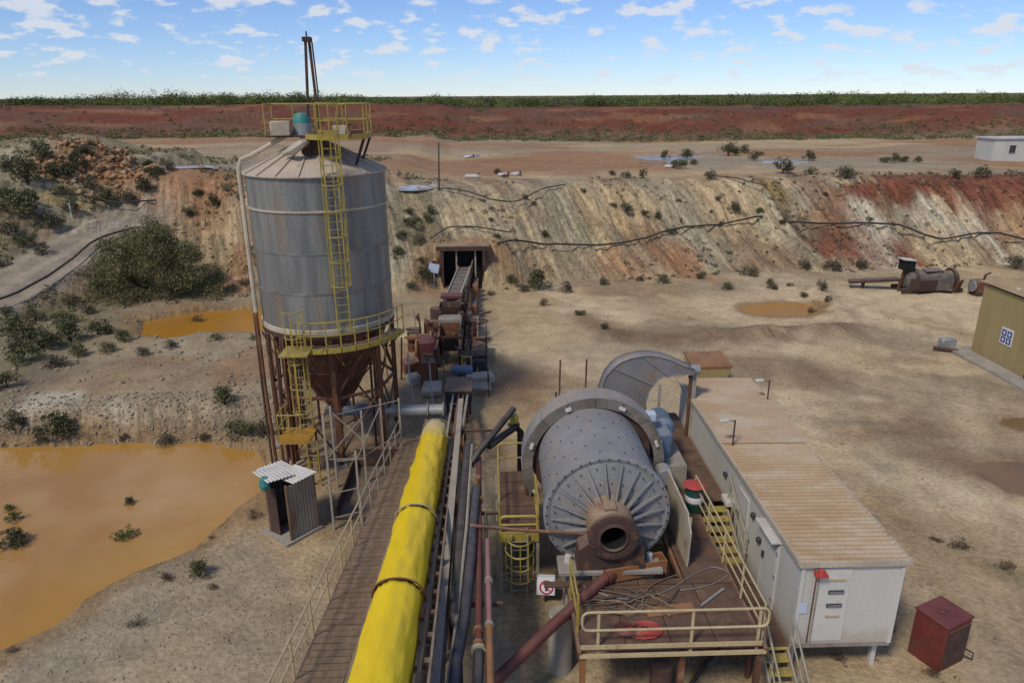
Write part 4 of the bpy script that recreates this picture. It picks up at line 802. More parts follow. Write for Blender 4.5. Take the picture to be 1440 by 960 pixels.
for y in (18.55, 13.85, 29.02):
    part('cover_strap', MB().tube([(cvx(y)-math.cos(t)*0.61, y+0.02*math.sin(3*t), cvz(y)-0.62+0.60*math.sin(t)**0.85+(0.012)) for t in np.linspace(0.05, math.pi-0.05, 18)], 0.026, 6), 'rust' if y < 15 else 'pale_steel', cv)
part('cover_end', MB().prism([(cvx(29)-0.58*math.cos(t), cvz(29)-0.64+0.56*math.sin(t)) for t in np.linspace(0, math.pi, 13)], 29.0, 29.04), 'cover_faded', cv)
for s in (-0.66, 0.70):
    part('stringer', MB().bar((cvx(Y0)+s, Y0+0.6, cvz(Y0+0.6)-0.85), (cvx(Y1)+s, Y1, cvz(Y1)-0.85), 0.08, 0.26), 'belt_frame', cv)
    part('lower_chord', MB().bar((cvx(Y0)+s, Y0-3, cvz(Y0-3)-1.75), (cvx(Y1)+s, Y1, cvz(Y1)-1.75), 0.08, 0.16), 'rust', cv)
part('belt', MB().bar((cvx(Y0), Y0+0.5, cvz(Y0+0.5)-0.78), (cvx(Y1), Y1, cvz(Y1)-0.78), 1.0, 0.03), 'black_rubber', cv)
yy = Y0-3.2; k = 0
while yy > 7:
    for s in (-0.66, 0.70):
        part('truss_web', MB().bar((cvx(yy)+s, yy, cvz(yy)-1.7), (cvx(yy)+s, yy-(0.9 if k % 2 else -0.0), cvz(yy)-0.95+(0.18 if k % 2 else 0)), 0.06, 0.06), 'rust', cv)
    part('idler_frame', MB().bar((cvx(yy)-0.66, yy, cvz(yy)-0.98), (cvx(yy)+0.95, yy, cvz(yy)-0.98), 0.09, 0.09), 'belt_frame', cv)
    part('idler_bracket', MB().box((cvx(yy)+0.86, yy, cvz(yy)-0.85), (0.16, 0.14, 0.22)), 'dark_rust', cv)
    yy -= 0.95; k += 1
for y in (25.0, 20.5, 16.0, 11.5):
    zt = cvz(y)-1.8
    for s in (-0.7, 0.72): part('trestle_leg', MB().bar((cvx(y)+s*1.15, y, 0), (cvx(y)+s, y, zt), 0.14, 0.14), 'rust', cv)
    part('trestle_brace', MB().bar((cvx(y)-0.8, y, 0.3), (cvx(y)+0.75, y, zt-0.1), 0.07, 0.07), 'rust', cv)
# right-hand truss side and catch plates of the conveyor
for s, w, m_ in ((0.93, 0.05, 'belt_frame'), (1.06, 0.09, 'dark_rust')):
    part('side_angle', MB().bar((cvx(28.6)+s, 28.8, 2.02 if s > 1 else 1.2), (cvx(6.5)+s, 6.5, 3.2 if s > 1 else cvz(6.5)-0.8), w, 0.16), m_, cv)
# walkway with boards
def wkz(y): return 0.42 + (29-y)*0.185
wk = thing('conveyor_walkway', 'sloping walkway of brown boards along the yellow conveyor', 'walkway', (-3.6, 29, 0))
sl_ = math.atan(0.185)
pm = MB().box((0, 0, 0), (0.98, 0.225, 0.045)).mesh('board', 'timber')
y = 28.9; k = 0
rnd_ = random.Random(3)
while y > 7:
    inst('board', pm, wk, (-3.66+rnd_.uniform(-0.02, 0.02), y, wkz(y)+rnd_.uniform(-0.008, 0.008)), (-sl_+rnd_.uniform(-0.02, 0.02), rnd_.uniform(-0.015, 0.015), rnd_.uniform(-0.02, 0.02))); y -= 0.25
for s in (-4.18, -3.14): part('bearer', MB().bar((s, 29.1, wkz(29.1)-0.10), (s, 6.8, wkz(6.8)-0.10), 0.07, 0.2), 'dark_rust', wk)
yy = 28.8
pts = []
while yy > 7.2:
    pts.append(yy); yy -= 1.55
for y in pts: part('rail_post', MB().tube([(-4.2, y, wkz(y)-0.1), (-4.2, y, wkz(y)+1.02)], 0.026, 6), 'pale_steel' if y > 19 else 'rail_cream', wk)
for a, b, m_ in ((28.9, 19.4, 'pale_steel'), (19.4, 7.0, 'rail_cream')):
    part('top_rail', MB().tube([(-4.2, a, wkz(a)+1.03), (-4.2, b, wkz(b)+1.03)], 0.028, 6), m_, wk)
    part('mid_rail', MB().tube([(-4.2, a, wkz(a)+0.55), (-4.2, b, wkz(b)+0.55)], 0.024, 6), m_, wk)
for y in (26, 21.5, 17.0, 12.5): part('support_post', MB().bar((-4.15, y, 0), (-4.15, y, wkz(y)-0.2), 0.1, 0.1), 'rust', wk)
for y in (21.5, 17.0, 12.5): part('support_beam', MB().bar((-4.2, y, wkz(y)-0.25), (-3.1, y, wkz(y)-0.25), 0.08, 0.12), 'dark_rust', wk)

# ---------------------------------------------------------------- pipes beside the conveyor
def pipe(name, label, pts, r, m, n=10, flanges=(), fm=None, cat='pipe', group=None):
    t = thing(name, label, cat, (pts[0][0], pts[0][1], 0), group)
    part('run', MB().tube(pts, r, n), m, t)
    for f in flanges:
        f = Vector(f[0]), Vector(f[1])
        d = (f[1]-f[0]).normalized(); part('flange', MB().tube([f[0]-d*0.05, f[0]+d*0.05], r*1.45, 12), fm or m, t)
    return t
bm_ = thing('steel_beam', 'long pale steel channel beam between conveyor and black pipes', 'beam', (-1.38, 26.5, 0))
part('flange', MB().bar((-1.38, 27.5, 3.0), (-1.36, 7.0, 3.0), 0.20, 0.03), 'pale_steel', bm_)
part('web', MB().bar((-1.38, 27.5, 2.88), (-1.36, 7.0, 2.88), 0.04, 0.2), 'pale_steel', bm_)
for y in (26.5, 21.5, 16.5, 11.5): part('leg', MB().bar((-1.37, y, 0), (-1.37, y, 2.78), 0.12, 0.12), 'rust', bm_)
for y in (25, 19.2, 15.0, 12.0): part('pipe_bracket', MB().bar((-1.3, y, 2.74), (0.15, y, 2.74), 0.08, 0.1), 'dark_rust', bm_)
pipe('black_pipe', 'thick black rubber pipe beside the pale steel beam', [(-0.95, 23.4, 3.0), (-1.0, 21, 2.98), (-1.04, 17, 2.97), (-1.05, 14.3, 2.95), (-1.0, 13.9, 2.6), (-1.0, 13.8, 0.2)], 0.15, 'black_rubber')
pipe('brown_conduit', 'thin tan conduit between the thick black and blue pipes', [(-0.82, 23.2, 3.06), (-0.86, 18, 3.05), (-0.98, 14.2, 3.02), (-1.12, 11.5, 3.0), (-1.2, 7, 3.0)], 0.05, 'pale_steel', 7)
pipe('blue_pipe', 'thick dark blue plastic pipe curving beside the conveyor', [(-0.60, 20.4, 2.97), (-0.66, 18.5, 2.97), (-0.70, 16.5, 2.98), (-0.80, 14.3, 2.98), (-0.95, 12.8, 2.96), (-1.02, 11.0, 2.95), (-1.05, 7, 2.95)], 0.15, 'blue_poly', 12)
pipe('red_pipe', 'dull red pipe with bolted flanges ending in a coupling', [(-0.56, 22.5, 2.9), (-0.50, 18, 2.88), (-0.46, 15, 2.88), (-0.44, 13.4, 2.88)], 0.095, 'red_oxide', 10, [((-0.52, 19.7, 2.9), (-0.5, 19, 2.9)), ((-0.46, 13.9, 2.88), (-0.46, 13.5, 2.88)), ((-0.45, 13.45, 2.88), (-0.45, 13, 2.88))], 'orange_pipe')
pipe('hose_coupling', 'black hose with pale clamp ring joined to the red pipe', [(-0.44, 13.3, 2.88), (-0.44, 12.4, 2.84), (-0.46, 11.3, 2.7), (-0.46, 7, 2.5)], 0.13, 'blue_poly', 12, [((-0.44, 13.25, 2.88), (-0.44, 12.5, 2.88))], 'pale_steel')
pipe('black_conduit', 'narrow black conduit between red and pink pipes', [(-0.3, 19, 2.88), (-0.28, 15, 2.86), (-0.30, 11, 2.85), (-0.3, 7, 2.8)], 0.05, 'black_rubber', 7)
pp = pipe('pink_pipe', 'straight faded pink pipe with orange lower length', [(-0.24, 17.4, 3.0), (-0.19, 13.95, 3.0)], 0.075, 'pink_pipe', 10, [((-0.19, 13.95, 3), (-0.19, 13, 3)), ((-0.21, 15.6, 3), (-0.21, 15, 3))], 'pale_steel')
part('lower_length', MB().tube([(-0.19, 13.95, 3.0), (-0.15, 11, 3.0), (-0.12, 7, 3.0)], 0.088, 10), 'orange_pipe', pp)
pipe('valve_stem', 'rusty valve body on the red pipe', [(-0.56, 20.4, 2.9), (-0.56, 20.4, 3.3)], 0.07, 'orange_pipe', 8, [((-0.56, 20.4, 3.3), (-0.56, 20.4, 3.5))], 'orange_pipe', 'valve')
pipe('cross_pipe', 'thin rusty pipe running across to the mill trunnion', [(-0.75, 18.0, 3.1), (0.6, 17.7, 3.12), (2.55, 17.0, 3.4)], 0.05, 'rust', 8, [((0.9, 17.6, 3.17), (1.4, 17.4, 3.2))])
pipe('discharge_hose', 'black rubber hose rising beside the yellow valve', [(-0.85, 22.0, 2.9), (-0.55, 22.2, 3.3), (0.2, 23.2, 3.8), (0.72, 24.0, 4.1)], 0.12, 'black_rubber', 10)
pipe('branch_hose', 'short thick black branch hose below the yellow valve', [(-0.2, 22.6, 3.3), (0.3, 23.3, 3.35), (0.8, 24.0, 3.35), (0.98, 24.1, 3.1), (0.98, 24.1, 1.2)], 0.13, 'black_rubber', 10)
yv = thing('yellow_valve', 'yellow actuator valve standing on a black pipe', 'valve', (0.72, 24.0, 3.3))
part('body', MB().lathe([(0, 0.36), (0.14, 0.36), (0.17, 0.3), (0.17, 0.06), (0.12, 0)], 14, (0.72, 24.0, 3.5)), 'yellow_clean', yv)
part('stem', MB().tube([(0.72, 24, 3.3), (0.72, 24, 3.55)], 0.05, 8).tube([(0.5, 24, 3.45), (0.95, 24, 3.45)], 0.07, 8), 'dark_grey', yv)
# ================================================================ ball mill
MX, MZ, MY0, MY1, MR = 3.17, 3.74, 17.45, 21.7, 1.71
ml = thing('ball_mill', 'large grey ball mill drum with ribbed end and rusty trunnion', 'mill', (MX, 19.5, 0))
part('shell', MB().lathe([(MR, MY0+0.2), (MR, MY1)], 96, (MX, 0, MZ), 'Y'), 'mill_grey', ml)
part('head_flange', MB().lathe([(MR-0.02, MY0+0.26), (MR+0.10, MY0+0.26), (MR+0.10, MY0+0.05), (MR+0.02, MY0+0.02), (MR-0.08, MY0+0.05)], 96, (MX, 0, MZ), 'Y'), 'mill_grey', ml)
part('end_plate', MB().lathe([(MR-0.06, MY0+0.06), (1.2, MY0-0.06), (0.66, MY0-0.16), (0.5, MY0-0.16)], 72, (MX, 0, MZ), 'Y'), 'mill_grey', ml)
NR = 20
for k in range(NR):
    a = k*math.tau/NR+0.08; c_, s_ = math.cos(a), math.sin(a); d = Vector((c_, 0, s_)); q = Vector((-s_, 0, c_))*0.022; o_ = Vector((MX, 0, MZ))
    pr = [(0.62, MY0-0.15), (1.62, MY0+0.02), (1.62, MY0-0.03), (1.25, MY0-0.16), (0.66, MY0-0.42)]
    vs = [o_+d*r+Vector((0, y, 0))-q for r, y in pr]+[o_+d*r+Vector((0, y, 0))+q for r, y in pr]
    part('rib', MB().add(vs, [(0,1,2,3,4), (9,8,7,6,5)]+[(i, i+5, (i+1) % 5+5, (i+1) % 5) for i in range(5)]), 'mill_grey', ml)
bt = MB()
def bolt(p, n, r=0.035, l=0.05):
    p = Vector(p); n = Vector(n).normalized(); bt.tube([p-n*0.01, p+n*l], r, 6)
for k in range(40):
    a = k*math.tau/40; bolt((MX+math.cos(a)*(MR+0.03), MY0+0.04, MZ+math.sin(a)*(MR+0.03)), (0, -1, 0), 0.024)
for k in range(NR):
    a = (k+0.5)*math.tau/NR+0.08
    for r in (1.05, 1.5): bolt((MX+math.cos(a)*r, MY0-0.12+0.16*(r-0.9), MZ+math.sin(a)*r), (0, -1, 0), 0.02, 0.03)
part('end_bolts', bt, 'dark_grey', ml, kind='stuff')
bt = MB()
for j in range(7):
    y = MY0+0.55+j*0.5
    for k in range(15):
        a = (k+0.5*(j % 2))*math.tau/15; n_ = (math.cos(a), 0, math.sin(a)); bolt((MX+n_[0]*MR, y, MZ+n_[2]*MR), n_, 0.023, 0.025)
part('shell_bolts', bt, 'dark_grey', ml, kind='stuff')
part('trunnion', MB().lathe([(0.74, MY0-0.12), (0.66, MY0-0.3), (0.60, MY0-1.05)], 40, (MX, 0, MZ), 'Y'), 'trunnion', ml, label='dusty rust-stained trunnion neck')
part('trunnion_flange', MB().lathe([(0.6, MY0-1.03), (0.69, MY0-1.05), (0.69, MY0-1.17), (0.55, MY0-1.20), (0.45, MY0-1.18)], 40, (MX, 0, MZ), 'Y'), 'dark_rust', ml, label='dark rusty trunnion flange')
part('trunnion_liner', MB().lathe([(0.48, MY0-1.17), (0.38, MY0-1.23), (0.34, MY0-1.16)], 32, (MX, 0, MZ), 'Y'), 'dark_rust', ml)
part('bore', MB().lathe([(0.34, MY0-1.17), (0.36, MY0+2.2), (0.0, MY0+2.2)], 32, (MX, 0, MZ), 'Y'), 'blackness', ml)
bt = MB()
for k in range(14):
    a = k*math.tau/14; bolt((MX+math.cos(a)*0.62, MY0-1.17, MZ+math.sin(a)*0.62), (0, -1, 0), 0.03, 0.04)
part('trunnion_bolts', bt, 'dark_rust', ml, kind='stuff')
part('trunnion_cap', MB().box((MX-0.05, MY0-0.6, MZ+0.65), (0.34, 0.4, 0.10)), 'trunnion', ml, bevel=0.02)
part('bearing_housing', MB().prism([(MX-0.95, MZ-1.15), (MX+0.95, MZ-1.15), (MX+0.9, MZ-0.5), (MX+0.62, MZ-0.28), (MX+0.5, MZ-0.5), (MX, MZ-0.68), (MX-0.5, MZ-0.5), (MX-0.62, MZ-0.28), (MX-0.9, MZ-0.5)], MY0-0.98, MY0-0.40), 'dark_rust', ml)
part('sole_plate', MB().box((MX, MY0-0.65, MZ-1.22), (2.9, 0.8, 0.14)), 'sheet_grey', ml, bevel=0.02)
for sx in (-1, 1):
    part('oil_pot', MB().lathe([(0, 0.22), (0.09, 0.2), (0.11, 0.0)], 10, (MX+sx*1.15, MY0-0.55, MZ-1.15)), 'white_sheet', ml)
    part('plinth', MB().box((MX+sx*0.85, MY0-0.45, 1.2), (0.75, 0.7, 2.4)), 'concrete', ml, bevel=0.03)
part('rear_head', MB().lathe([(MR, MY1), (1.2, MY1+0.1), (0.7, MY1+0.25), (0.65, MY1+1.2), (0, MY1+1.2)], 48, (MX, 0, MZ), 'Y'), 'mill_grey', ml)
part('rear_plinth', MB().box((MX, MY1+0.85, 1.45), (1.9, 0.7, 2.9)), 'concrete', ml, bevel=0.03)
# ring gear and its guard
part('ring_gear', MB().lathe([(MR, MY1-0.62), (1.98, MY1-0.62), (1.98, MY1-0.25), (MR, MY1-0.25)], 90, (MX, 0, MZ), 'Y'), 'dark_rust', ml)
GX_, GZ_ = MX+0.10, MZ-0.30
gd = thing('gear_guard', 'curved steel guard arched over the rear of the mill drum', 'guard', (MX, 21.3, 0))
NG = 10
for k in range(NG):
    a0 = R_(-28)+k*R_(236)/NG+0.004; a1 = R_(-28)+(k+1)*R_(236)/NG-0.004
    part('rim_plate', MB().lathe([(2.30, MY1-0.75), (2.36, MY1-0.75), (2.36, MY1+0.12), (2.30, MY1+0.12)], 6, (GX_, 0, GZ_), 'Y', a0, a1, True), 'guard_grey', gd)
    part('face_plate', MB().lathe([(2.02, MY1-0.78), (2.365, MY1-0.78), (2.365, MY1-0.74), (2.02, MY1-0.74)], 6, (GX_, 0, GZ_), 'Y', a0, a1, True), 'guard_face_shaded', gd)
for k in range(NG+1):
    a = R_(-28)+k*R_(236)/NG; d = Vector((math.cos(a), 0, math.sin(a)))
    p = Vector((GX_, 0, GZ_))
    part('splice', MB().bar(p+d*2.365+Vector((0, MY1-0.80, 0)), p+d*2.365+Vector((0, MY1+0.04, 0)), 0.06, 0.03, tuple(d)), 'guard_grey', gd)
    if k % 2 == 0: part('lug', MB().box(tuple(p+d*2.18+Vector((0, MY1-0.82, 0))), (0.2, 0.09, 0.1), mtx=Matrix.Rotation(-a+R_(90), 4, 'Y')), 'white_sheet', gd)
for sx in (-1, 1): part('stand', MB().box((MX+sx*2.02, MY1-0.35, 1.35), (0.25, 0.6, 2.7)), 'dark_rust', gd)
dr_ = thing('mill_drive', 'blue grey drive motor and gearbox beside the mill guard', 'motor', (5.9, 22.6, 0))
part('gearbox', MB().box((5.75, 22.3, 3.55), (0.75, 0.95, 0.95)), 'motor_blue', dr_, bevel=0.08)
part('motor', MB().lathe([(0, 22.6), (0.3, 22.6), (0.4, 22.75), (0.4, 23.8), (0.28, 23.95), (0, 23.95)], 20, (6.0, 0, 3.75), 'Y'), 'motor_blue', dr_)
for k in range(9): part('fin', MB().lathe([(0.40, 22.85+k*0.1), (0.44, 22.85+k*0.1), (0.44, 22.88+k*0.1), (0.40, 22.88+k*0.1)], 20, (6.0, 0, 3.75), 'Y'), 'motor_blue', dr_)
part('pinion_bearing', MB().lathe([(0, 20.3), (0.26, 20.3), (0.3, 20.4), (0.3, 20.8), (0, 20.85)], 16, (5.55, 0, 3.2), 'Y'), 'galv', dr_)
part('base', MB().box((5.9, 22.6, 1.55), (1.3, 2.6, 3.1)), 'concrete', dr_, bevel=0.03)
part('cooler', MB().box((5.35, 22.2, 4.55), (0.42, 0.35, 0.3)), 'pale_blue', dr_, bevel=0.03)
for k, (z, m_) in enumerate(((2.75, 'galv'), (2.6, 'dark_rust'), (2.85, 'motor_blue'))): part('oil_line', MB().tube([(5.2, 20.2+0.2*k, z), (5.6, 20.5, z+0.1), (5.9, 21.6, z+0.4)], 0.04, 6), m_, dr_)

# grey swan-neck duct behind the mill
ch = thing('curved_duct', 'big grey curved steel duct narrowing to a tall post behind mill', 'duct', (5.4, 25.5, 0))
OUT = [(4.05, 3.3), (4.1, 4.2), (4.28, 4.83), (4.55, 5.2), (4.85, 5.44), (5.2, 5.58), (5.63, 5.66), (6.05, 5.66), (6.46, 5.58), (6.9, 5.42), (7.35, 5.2), (7.7, 5.09)]
INN = [(5.88, 3.3), (5.88, 3.75), (5.98, 4.2), (6.12, 4.45), (6.3, 4.66), (6.5, 4.78), (6.7, 4.82), (6.9, 4.84), (7.1, 4.86), (7.3, 4.87), (7.5, 4.88), (7.7, 4.88)]
for nm, y_ in (('side_plate', 25.15), ('side_plate', 25.72)):
    vs = [(x, y_, z) for x, z in OUT]+[(x, y_, z) for x, z in INN]+[(x, y_+0.03, z) for x, z in OUT]+[(x, y_+0.03, z) for x, z in INN]; n = len(OUT); fs = []
    for i in range(n-1):
        fs += [(i, i+1, n+i+1, n+i), (2*n+i, 3*n+i, 3*n+i+1, 2*n+i+1), (i, 2*n+i, 2*n+i+1, i+1), (n+i, n+i+1, 3*n+i+1, 3*n+i)]
    part(nm, MB().add(vs, fs), 'chute_grey', ch)
for L_, nm in ((OUT, 'back_plate'), (INN, 'throat_plate')):
    vs = [(x, 25.12, z) for x, z in L_]+[(x, 25.78, z) for x, z in L_]; n = len(L_)
    o = part(nm, MB().add(vs, [(i, i+1, n+i+1, n+i) for i in range(n-1)]), 'chute_grey', ch); o.modifiers.new('thick', 'SOLIDIFY').thickness = 0.03
for i in (3, 6, 9): part('stiffener', MB().bar((OUT[i][0], 25.13, OUT[i][1]), (INN[i][0], 25.13, INN[i][1]), 0.05, 0.05, (0, 1, 0)), 'chute_grey', ch)
part('neck', MB().tube([(7.6, 25.4, 4.98), (7.95, 25.4, 4.98)], 0.2, 12), 'galv', ch)
part('downpipe', MB().bar((7.78, 25.4, 1.1), (7.78, 25.4, 5.0), 0.16, 0.16), 'pale_steel', ch)
part('downpipe', MB().bar((7.60, 25.3, 1.1), (7.60, 25.3, 4.8), 0.08, 0.08), 'rust', ch)
part('prop', MB().bar((6.35, 24.9, 1.0), (6.35, 24.9, 4.6), 0.1, 0.1), 'pale_steel', ch)
part('inlet', MB().box((4.97, 25.42, 2.4), (1.7, 0.6, 2.0)), 'dark_rust', ch)

# ================================================================ mill platform
DZ = 2.2
pf = thing('mill_platform', 'brown steel mill platform with cream handrail along the front edge', 'platform', (4.5, 15, 0))
def plates(x0, x1, y0, y1, nx_, ny_, z=DZ):
    w = (x1-x0)/nx_; l = (y1-y0)/ny_
    me_ = MB().box((0, 0, 0), (w-0.025, l-0.025, 0.04)).mesh('deck_plate', 'deck_plate')
    for i in range(nx_):
        for j in range(ny_): inst('deck_plate', me_, pf, (x0+w*(i+0.5), y0+l*(j+0.5), z-0.02-0.004*((i*3+j*5) % 3)), (0, 0, 0))
plates(2.05, 6.55, 13.9, 16.3, 4, 2)
plates(5.25, 6.55, 16.3, 20.5, 1, 4)
plates(5.25, 7.72, 20.5, 27.5, 2, 6)
plates(1.3, 5.25, 16.3, 16.55, 3, 1)
for a, b in (((2.0, 13.88), (6.60, 13.88)), ((2.0, 16.5), (5.2, 16.5)), ((5.2, 16.5), (5.2, 27.5)), ((6.60, 13.88), (6.60, 20.4)), ((2.0, 13.88), (2.0, 16.5)), ((7.74, 20.5), (7.74, 27.5)), ((5.2, 27.5), (7.74, 27.5))):
    part('edge_beam', MB().bar((*a, DZ-0.16), (*b, DZ-0.16), 0.09, 0.07 if a[1] < 14 and b[1] < 14 else 0.2), 'rail_cream' if a[1] < 14 and b[1] < 14 else 'rust', pf)
for (x, y) in ((2.1, 14.0), (4.6, 14.1), (6.5, 14.0), (2.1, 16.4), (5.3, 18.5), (6.5, 18), (5.4, 24), (7.6, 21), (7.6, 27)):
    part('post', MB().bar((x, y, 0), (x, y, DZ-0.22), 0.14, 0.14), 'orange_pipe' if x < 3 and y < 15 else 'rust', pf)
Z_ = DZ
# front handrail with rounded ends
def loop_rail(xa, xb, y, z0, z1, m):
    r = 0.16; pts = []
    for cx_, cz_, a0 in ((xb-r, z1-r, 0), (xa+r, z1-r, 90), (xa+r, z0+r, 180), (xb-r, z0+r, 270)):
        for t in range(0, 91, 30): pts.append((cx_+r*math.cos(R_(a0+t)), y, cz_+r*math.sin(R_(a0+t))))
    pts.append(pts[0]); return MB().tube(pts, 0.032, 7, False)
part('front_rail', loop_rail(2.05, 6.60, 13.95, Z_+0.55, Z_+1.08, None), 'rail_cream', pf)
part('toe_rail', MB().bar((2.02, 13.92, Z_+0.07), (6.5, 13.92, Z_+0.07), 0.03, 0.12), 'rail_cream', pf)
for x in (2.45, 4.75, 6.4): part('rail_post', MB().bar((x, 13.98, Z_-0.3), (x, 13.98, Z_+1.06), 0.07, 0.03), 'rail_cream', pf)
rail(pf, [(6.55, 14.1, Z_), (6.55, 20.3, Z_)], 'rail_cream', 1.08, 0.026, 1.55, (0.35, 0.68))
# left end guard frame, worn yellow
for (x, y) in ((2.02, 14.6), (2.0, 16.0)): part('rail_post', MB().bar((x, y, Z_-0.4), (x, y, Z_+1.1), 0.06, 0.06), 'yellow_worn', pf)
part('side_rail', MB().tube([(2.0, 14.6, Z_+1.1), (2.0, 16.0, Z_+1.1)], 0.03, 6), 'yellow_worn', pf)
part('side_rail', MB().tube([(2.0, 14.6, Z_+0.55), (2.0, 16.0, Z_+0.55)], 0.03, 6), 'yellow_worn', pf)
# cream splash panel right of the mill
sp = thing('splash_panel', 'tall cream sheet steel panel standing on deck beside the mill', 'panel', (5.5, 18.0, DZ))
part('sheet', MB().prism([(17.0, DZ+0.03), (19.3, DZ+0.03), (19.75, DZ+1.62), (17.3, DZ+1.55), (16.9, DZ+1.2)], 5.44, 5.48, 'X'), 'yellow_worn' if False else 'cream', sp)
part('edge_angle', MB().bar((5.46, 17.3, DZ+1.57), (5.46, 19.75, DZ+1.64), 0.06, 0.05), 'cream', sp)
for y in (17.15, 18.3, 19.3): part('stiffener', MB().bar((5.53, y, DZ+0.03), (5.53, y+0.1, DZ+1.5), 0.05, 0.05), 'cream', sp)
# concrete pier under the deck corner
solo('concrete_pier', MB().lathe([(0, 1.85), (0.29, 1.85), (0.34, 1.8), (0.33, 0.0)], 20, (1.72, 15.7, 0)), 'concrete', 'round dusty concrete pier under the deck corner by red pipe', 'pier', (1.75, 15.6, 0))
# red pipe and the spout launder
rp_ = thing('drain_pipe', 'long dark red pipe slanting down from launder past the pier', 'pipe', (3.1, 16.6, 0))
part('run', MB().tube([(3.1, 16.45, 2.42), (1.5, 15.1, 2.0), (-0.4, 13.4, 1.45), (-2.0, 12.0, 1.0)], 0.15, 14), 'red_oxide', rp_)
part('collar', MB().tube([(3.02, 16.38, 2.40), (3.2, 16.53, 2.45)], 0.21, 14), 'red_oxide', rp_)
ld = thing('spout_launder', 'rusty orange steel launder trough below the mill trunnion', 'trough', (3.9, 16.6, DZ))
part('side', MB().bar((3.0, 16.35, 2.45), (4.75, 16.62, 2.55), 0.05, 0.42), 'orange_pipe', ld)
part('side', MB().bar((2.95, 16.75, 2.45), (4.7, 17.0, 2.55), 0.05, 0.42), 'orange_pipe', ld)
part('bed', MB().bar((3.0, 16.55, 2.34), (4.72, 16.8, 2.42), 0.42, 0.04), 'stone_mix', ld)
part('end_plate', MB().bar((4.75, 16.6, 2.52), (4.68, 17.02, 2.52), 0.04, 0.46), 'orange_pipe', ld)
# ladder platform left of the mill
lp = thing('ladder_platform', 'small yellow railed platform with caged ladder left of mill', 'platform', (0.75, 19, 0))
for j in range(5): part('tread_plate', MB().box((0.72, 19.25+j*0.78, DZ-0.02), (1.15, 0.74, 0.04)), 'deck_plate', lp)
for x in (0.12, 1.33): part('edge_beam', MB().bar((x, 18.85, DZ-0.1), (x, 22.75, DZ-0.1), 0.06, 0.18), 'yellow_worn', lp)
part('edge_beam', MB().bar((0.12, 18.84, DZ-0.1), (1.33, 18.84, DZ-0.1), 0.06, 0.34), 'yellow_worn', lp)
def gate(parent, xa, xb, y, z, h, m):
    r = 0.12
    part('rail_frame', MB().tube([(xa, y, z), (xa, y, z+h-r), (xa+r*0.3, y, z+h-r*0.3), (xa+r, y, z+h), (xb-r, y, z+h), (xb-r*0.3, y, z+h-r*0.3), (xb, y, z+h-r), (xb, y, z)], 0.036, 7), m, parent)
    part('mid_rail', MB().tube([(xa, y, z+h*0.5), (xb, y, z+h*0.5)], 0.028, 6), m, parent)
gate(lp, 0.14, 1.28, 22.7, DZ, 1.15, 'yellow_worn')
gate(lp, 0.14, 1.28, 18.9, DZ, 0.6, 'yellow_clean')
rail(lp, [(0.12, 18.9, DZ), (0.12, 22.7, DZ)], 'yellow_worn', 1.05, 0.03, 1.9)
rail(lp, [(1.32, 18.9, DZ), (1.32, 20.6, DZ)], 'yellow_worn', 1.05, 0.03, 1.7)
ladder(lp, 0.72, 18.72, 0.0, DZ+0.05, 'pale_steel', 0.5, False)
for z in (1.0, 1.45, 1.9, 2.35):
    part('cage_hoop', MB().tube([(0.72+0.45*math.cos(t), 18.6+0.62*math.sin(t), z) for t in np.linspace(math.pi, math.tau, 11)], 0.028, 5), 'yellow_worn', lp)
for t in (3.5, 4.1, 4.71, 5.3, 5.9): part('cage_bar', MB().tube([(0.72+0.45*math.cos(t), 18.6+0.62*math.sin(t), 0.98), (0.72+0.45*math.cos(t), 18.6+0.62*math.sin(t), 2.37)], 0.02, 5), 'yellow_worn', lp)
for (x, y) in ((0.14, 18.9), (1.3, 18.9), (0.14, 22.6), (1.3, 22.6)): part('post', MB().bar((x, y, 0), (x, y, DZ-0.2), 0.09, 0.09), 'pale_steel', lp)
for z in (0.5, 0.75): part('brace', MB().tube([(0.14, 18.88, z), (1.3, 18.88, z)], 0.025, 6), 'pale_steel', lp)
part('brace', MB().tube([(0.95, 18.2, 1.2), (1.3, 18.85, 0.5)], 0.025, 6), 'pale_steel', lp)
part('back_panel', MB().box((0.03, 20.8, 1.3), (0.05, 3.6, 1.7)), 'pale_steel', lp)
# safety sign beside the ladder
sg = thing('safety_sign', 'white safety sign with red prohibition ring at the ladder foot', 'sign', (1.55, 18.2, 0.2))
rot_ = Matrix.Translation((1.52, 18.3, 0.72)) @ Matrix.Rotation(-0.1, 4, 'Z') @ Matrix.Rotation(R_(-22), 4, 'X')
def onsign(mb): return xform(mb, rot_)
part('plate', onsign(MB().box((0, 0, 0), (0.56, 0.02, 0.62))), 'sign_white', sg)
part('ring', onsign(MB().lathe([(0.17, -0.014), (0.22, -0.014), (0.22, -0.019), (0.17, -0.019)], 28, (0.02, 0, -0.08), 'Y', closed=True)), 'sign_red', sg)
part('bar', onsign(MB().bar((-0.11, -0.017, 0.05), (0.15, -0.017, -0.21), 0.035, 0.006, (0, 1, 0))), 'sign_red', sg)
part('pictogram', onsign(MB().box((0.02, -0.0145, -0.10), (0.09, 0.004, 0.18)).lathe([(0, -0.013), (0.045, -0.013), (0.045, -0.017), (0, -0.017)], 12, (0.02, 0, 0.04), 'Y')), 'dark_grey', sg)
part('stripe', onsign(MB().box((0, -0.013, 0.27), (0.56, 0.004, 0.06)).box((0.255, -0.013, -0.05), (0.05, 0.004, 0.5))), 'pale_blue', sg)
part('stake', MB().bar((1.52, 18.4, 0), (1.52, 18.4, 0.6), 0.05, 0.05), 'dark_rust', sg)

